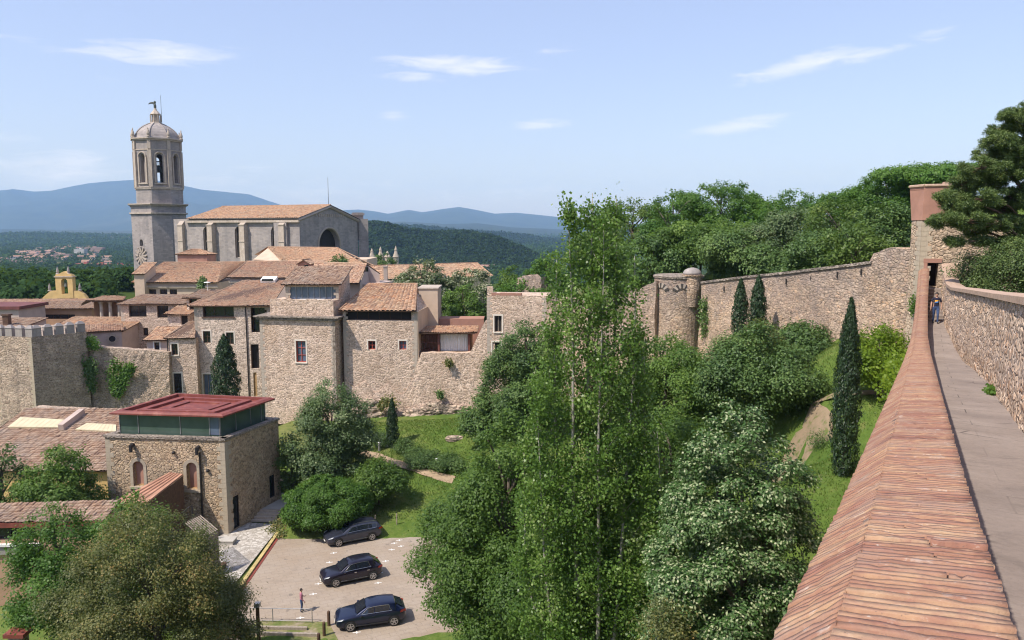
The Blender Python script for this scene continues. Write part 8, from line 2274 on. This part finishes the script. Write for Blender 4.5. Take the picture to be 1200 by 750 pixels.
car('parked_car', 'dark plum compact car with bright window trim, parked between the other two cars', PZ(388, 687.5, zc_)+V(0, .75, 0), PZ(431.5, 679, zc_)+V(0, .75, 0), 'paint_plum', 'crossover')
car('parked_car', 'navy blue hatchback with pale window line, parked beside the wooden posts', PZ(407, 739, zc_)+V(0, .75, 0), PZ(458, 732, zc_)+V(0, .75, 0), 'paint_navy', 'hatch')
for o in [o for o in bpy.data.objects if o.name.startswith('parked_car')]: o['group'] = 'cars in the car park'
# ================================================================== people
M['skin'] = m_plain('skin', (.46,.27,.19), .6, 0, .08, 6); M['hair_dark'] = m_plain('dark_hair', (.03,.022,.018), .7, 0, .2, 20); M['jeans'] = m_plain('blue_jeans', (.045,.075,.17), .85, 0, .25, 8)
M['tee_navy'] = m_plain('navy_tshirt', (.014,.014,.035), .85, 0, .2, 5); M['shoe'] = m_plain('dark_shoes', (.03,.028,.027), .7, 0, .2, 8)
M['print_yellow'] = m_plain('yellow_print', (.75,.36,.03), .8, 0, .1, 6); M['print_blue'] = m_plain('light_blue_print', (.06,.22,.55), .8, 0, .1, 6); M['eye'] = m_plain('eye', (.02,.015,.012), .3, 0, .1, 4); M['lips'] = m_plain('lips', (.36,.13,.11), .6, 0, .1, 4)
def m_check():
    m, k = new_mat('pink_checked_shirt'); co = k.co.outputs['Object']
    a = k.n('ShaderNodeTexChecker', Scale=14.0); k.set(a.inputs['Vector'], co); a.inputs['Color1'].default_value = (.50,.20,.24,1); a.inputs['Color2'].default_value = (.33,.13,.2,1)
    k.set(k.bsdf.inputs['Base Color'], a.outputs[0]); return m
M['check'] = m_check()
def person(label, loc, heading, joints, top_mat, hgt_m, sleeves=True, hair='hair_dark', long_sleeve=False, head_pitch=0.0):
    """joints in a frame: x right, y forward, z up, standing height 1.75"""
    k = hgt_m/1.75
    r = thing('person', label, 'person', loc); r.rotation_euler.z = heading; ORIG[r] = V(0, 0, 0)
    J = joints; names = list(J); idx = {n: i for i, n in enumerate(names)}
    vs = [tuple(np.array(J[n][0])*k) for n in names]; es = [(idx[n], idx[J[n][2]]) for n in names if J[n][2]]
    rad = {n: J[n][1] for n in names}
    # fingers: five short chains from each palm
    for s in 'LR':
        w = np.array(J['wrist'+s][0]); h = np.array(J['palm'+s][0]); d = nrm(h-w); side = nrm(np.cross(d, V(0, 1, 0)) if abs(d[1]) < .8 else np.cross(d, V(1, 0, 0))); fwd = np.cross(side, d)
        for f, (o, L) in enumerate(((-.030, .070), (-.010, .082), (.010, .078), (.029, .062))):
            b0 = h+fwd*o*1.0+d*.012; b1 = b0+d*L*.55+side*.004; b2 = b1+d*L*.4-side*.014*(1 if s == 'L' else -1)
            for q, par in ((b1, None), (b2, 'p')):
                vs.append(tuple(q*k)); i = len(vs)-1; es.append((idx['palm'+s] if par is None else i-1, i)); names.append(f'f{s}{f}{par}'); rad[names[-1]] = .0095 if par is None else .008
        b0 = lerp(w, h, .45)+fwd*.042; b1 = b0+d*.04+fwd*.022
        for q, par in ((b0, None), (b1, 'p')):
            vs.append(tuple(q*k)); i = len(vs)-1; es.append((idx['palm'+s] if par is None else i-1, i)); names.append(f't{s}{par}'); rad[names[-1]] = .0115 if par is None else .0095
    me = bpy.data.meshes.new('tmp'); me.from_pydata(vs, es, []); ob = bpy.data.objects.new('tmp', me); COL.objects.link(ob)
    bm = bmesh.new(); bm.from_mesh(me); ly = bm.verts.layers.skin.verify(); bm.verts.ensure_lookup_table()
    for i, v in enumerate(bm.verts):
        q = rad[names[i]]; q = q if hasattr(q, '__len__') else (q, q); v[ly].radius = (q[0]*k, q[1]*k); v[ly].use_root = (names[i] == 'pelvis')
    bm.to_mesh(me); bm.free()
    ob.modifiers.new('skin', 'SKIN').use_smooth_shade = True; sb = ob.modifiers.new('sub', 'SUBSURF'); sb.levels = 2; sb.render_levels = 2
    dg = bpy.context.evaluated_depsgraph_get(); em = bpy.data.meshes.new_from_object(ob.evaluated_get(dg)); bpy.data.objects.remove(ob)
    em.name = 'body'
    for m_ in ('skin', top_mat, 'jeans', 'shoe'): pass
    em.materials.clear()
    for m_ in ('skin', top_mat, 'jeans', 'shoe'): em.materials.append(M[m_])
    seg = [(np.array(J[n][0])*k, np.array(J[J[n][2]][0])*k, n) for n in list(J) if J[n][2]]
    for p in em.polygons:
        c = np.array(p.center); best = None
        for a, b, n in seg:
            t = np.clip(np.dot(c-a, b-a)/max(np.dot(b-a, b-a), 1e-9), 0, 1); dd = np.linalg.norm(c-(a+(b-a)*t))
            if best is None or dd < best[0]: best = (dd, n, t)
        n = best[1].rstrip('LR')
        p.material_index = {'knee': 2, 'hip': 2, 'ankle': 2, 'toe': 3, 'pelvis': 2, 'belly': 1, 'chest': 1, 'neckbase': 1, 'shoulder': 1, 'elbow': (1 if (long_sleeve or best[2] > .35) else 0), 'wrist': 1 if long_sleeve else 0, 'palm': 0}.get(n, 0)
        if n == 'belly' and c[2] < J['pelvis'][0][2]*k+.02: p.material_index = 2
        p.use_smooth = True
    body = mesh_obj('body', em, r)
    hd = np.array(J['head'][0])*k
    fw = V(0, math.cos(head_pitch), math.sin(head_pitch)); up_ = V(0, -math.sin(head_pitch), math.cos(head_pitch))
    m2 = MB()
    # hair cap
    rg = np.random.default_rng(2); n1, n2 = 9, 16; i0 = []
    for i in range(n1):
        ph = math.pi*.5*(1.0-i/(n1-1)*1.25)
        row = []
        for j in range(n2):
            an = 2*math.pi*j/n2; d = V(math.cos(an)*math.cos(ph), math.sin(an)*math.cos(ph), math.sin(ph))
            if d[1] > .25 and ph < .75: d = nrm(d*V(1, .5, 1)+V(0, 0, .55))
            q = hd+(d[0]*V(1, 0, 0)*.086+d[1]*fw*.106+d[2]*up_*.118+up_*.018-fw*.008)*k*rg.uniform(.98, 1.03); row.append(len(m2.v)); m2.v.append(tuple(q))
        i0.append(row)
    for i in range(n1-1):
        for j in range(n2): m2.face((i0[i][j], i0[i][(j+1) % n2], i0[i+1][(j+1) % n2], i0[i+1][j]))
    m2.build('hair', M[hair], r, smooth_=True)
    for s in (-1, 1):
        m2 = MB(); m2.lathe(hd+(fw*.088+up_*.0+V(s*.031, 0, 0))*k, [(.002, -.011), (.011, -.004), (.011, .004), (.002, .011)], 8); m2.build('eye', M['eye'], body)
        m2 = MB(); m2.lathe(hd+(V(s*.082, 0, 0)-fw*.005-up_*.005)*k, [(.008, -.03), (.018, -.01), (.02, .012), (.008, .03)], 8, sx=.5); m2.build('ear', M['skin'], body)
    m2 = MB(); m2.tube([hd+(fw*.090+up_*.012)*k, hd+(fw*.112-up_*.028)*k, hd+(fw*.094-up_*.034)*k], [.008, .015, .012], 6); m2.build('nose', M['skin'], body)
    m2 = MB(); m2.obox(hd+(fw*.091-up_*.060)*k, V(.022, 0, 0), fw*.006, up_*.006); m2.build('mouth', M['lips'], body)
    return r, k
def std(hands_fwd=0.0, stepL=.0, stepR=.0, head_fwd=.02):
    J = {}
    J['pelvis'] = ((0, 0, .95), (.145, .115), None); J['belly'] = ((0, .01, 1.10), (.145, .115), 'pelvis'); J['chest'] = ((0, .0, 1.30), (.165, .125), 'belly'); J['neckbase'] = ((0, -.01, 1.45), (.085, .075), 'chest')
    J['neck'] = ((0, .005, 1.52), (.055, .055), 'neckbase'); J['jaw'] = ((0, head_fwd+.012, 1.585), (.066, .074), 'neck'); J['head'] = ((0, head_fwd, 1.655), (.078, .094), 'jaw'); J['crown'] = ((0, head_fwd-.01, 1.72), (.055, .07), 'head')
    for s, m in (('L', -1), ('R', 1)):
        stp = stepL if s == 'L' else stepR
        J['shoulder'+s] = ((m*.185, -.01, 1.405), (.066, .066), 'neckbase'); J['elbow'+s] = ((m*.25, -.03-stp*.3, 1.13), (.046, .046), 'shoulder'+s); J['wrist'+s] = ((m*.265, .05-stp*.5+hands_fwd, .89), (.030, .026), 'elbow'+s); J['palm'+s] = ((m*.262, .075-stp*.55+hands_fwd, .81), (.022, .038), 'wrist'+s)
        J['hip'+s] = ((m*.095, 0, .88), (.10, .105), 'pelvis'); J['knee'+s] = ((m*.105, .035+stp*.55, .50), (.064, .066), 'hip'+s); J['ankle'+s] = ((m*.11, -.03+stp, .09+max(0, -stp)*.12), (.044, .048), 'knee'+s); J['toe'+s] = ((m*.12, .13+stp, .045+max(0, -stp)*.02), (.043, .036), 'ankle'+s)
    return J
# visitor on the walk: walking towards the camera
pz = None
ps = 48.0
for s in np.arange(40, 50, .05):
    q = st(s, WC+.42, zf(s)); a = ray(1095, 379)[1]
    if q[2]/q[1] >= a: ps = s; break
q = st(ps, WC+.46, zf(ps))
r, k = person('person in navy t-shirt with orange and blue print, walking on the rampart walk', q, math.atan2(D3[1], D3[0])-math.pi/2+math.pi, std(0, .16, -.14), 'tee_navy', 1.80)
pb = MB()
def chest_pt(u, z): 
    y = .132*math.sqrt(max(.05, 1-(u/.19)**2)); return V(u, y+.012, z)*k
for x0, x1, za, zb, nm, mt in ((-.085, .085, 1.20, 1.34, 'shirt_print', 'print_yellow'),):
    for i in range(6):
        a, b = lerp(x0, x1, i/6), lerp(x0, x1, (i+1)/6); pb.poly([chest_pt(b, za), chest_pt(a, za), chest_pt(a, zb), chest_pt(b, zb)])
sp_ = pb.build('shirt_print', M['print_yellow'], r)
pb = MB()
for i in range(6):
    a, b = lerp(-.085, .085, i/6), lerp(-.085, .085, (i+1)/6); f = lambda u, z: chest_pt(u, z)+V(0, .004, 0)
    pb.poly([f(b, 1.195), f(a, 1.195), f(a, 1.225+.06*(6-i)/6), f(b, 1.225+.06*(5-i)/6)])
pb.build('blue_corner', M['print_blue'], sp_)
# visitor in the car park, seen from the side
J = std(.12, .05, -.04, .03); J['wristL'] = ((-.16, .22, 1.08), (.030, .026), 'elbowL'); J['palmL'] = ((-.12, .29, 1.11), (.022, .036), 'wristL'); J['elbowL'] = ((-.24, .03, 1.12), (.046, .046), 'shoulderL')
r2, _ = person('person in pink checked shirt and blue jeans standing in the car park', PZ(353.5, 717, zc_), -1.25, J, 'check', 1.72, long_sleeve=True, head_pitch=.25)
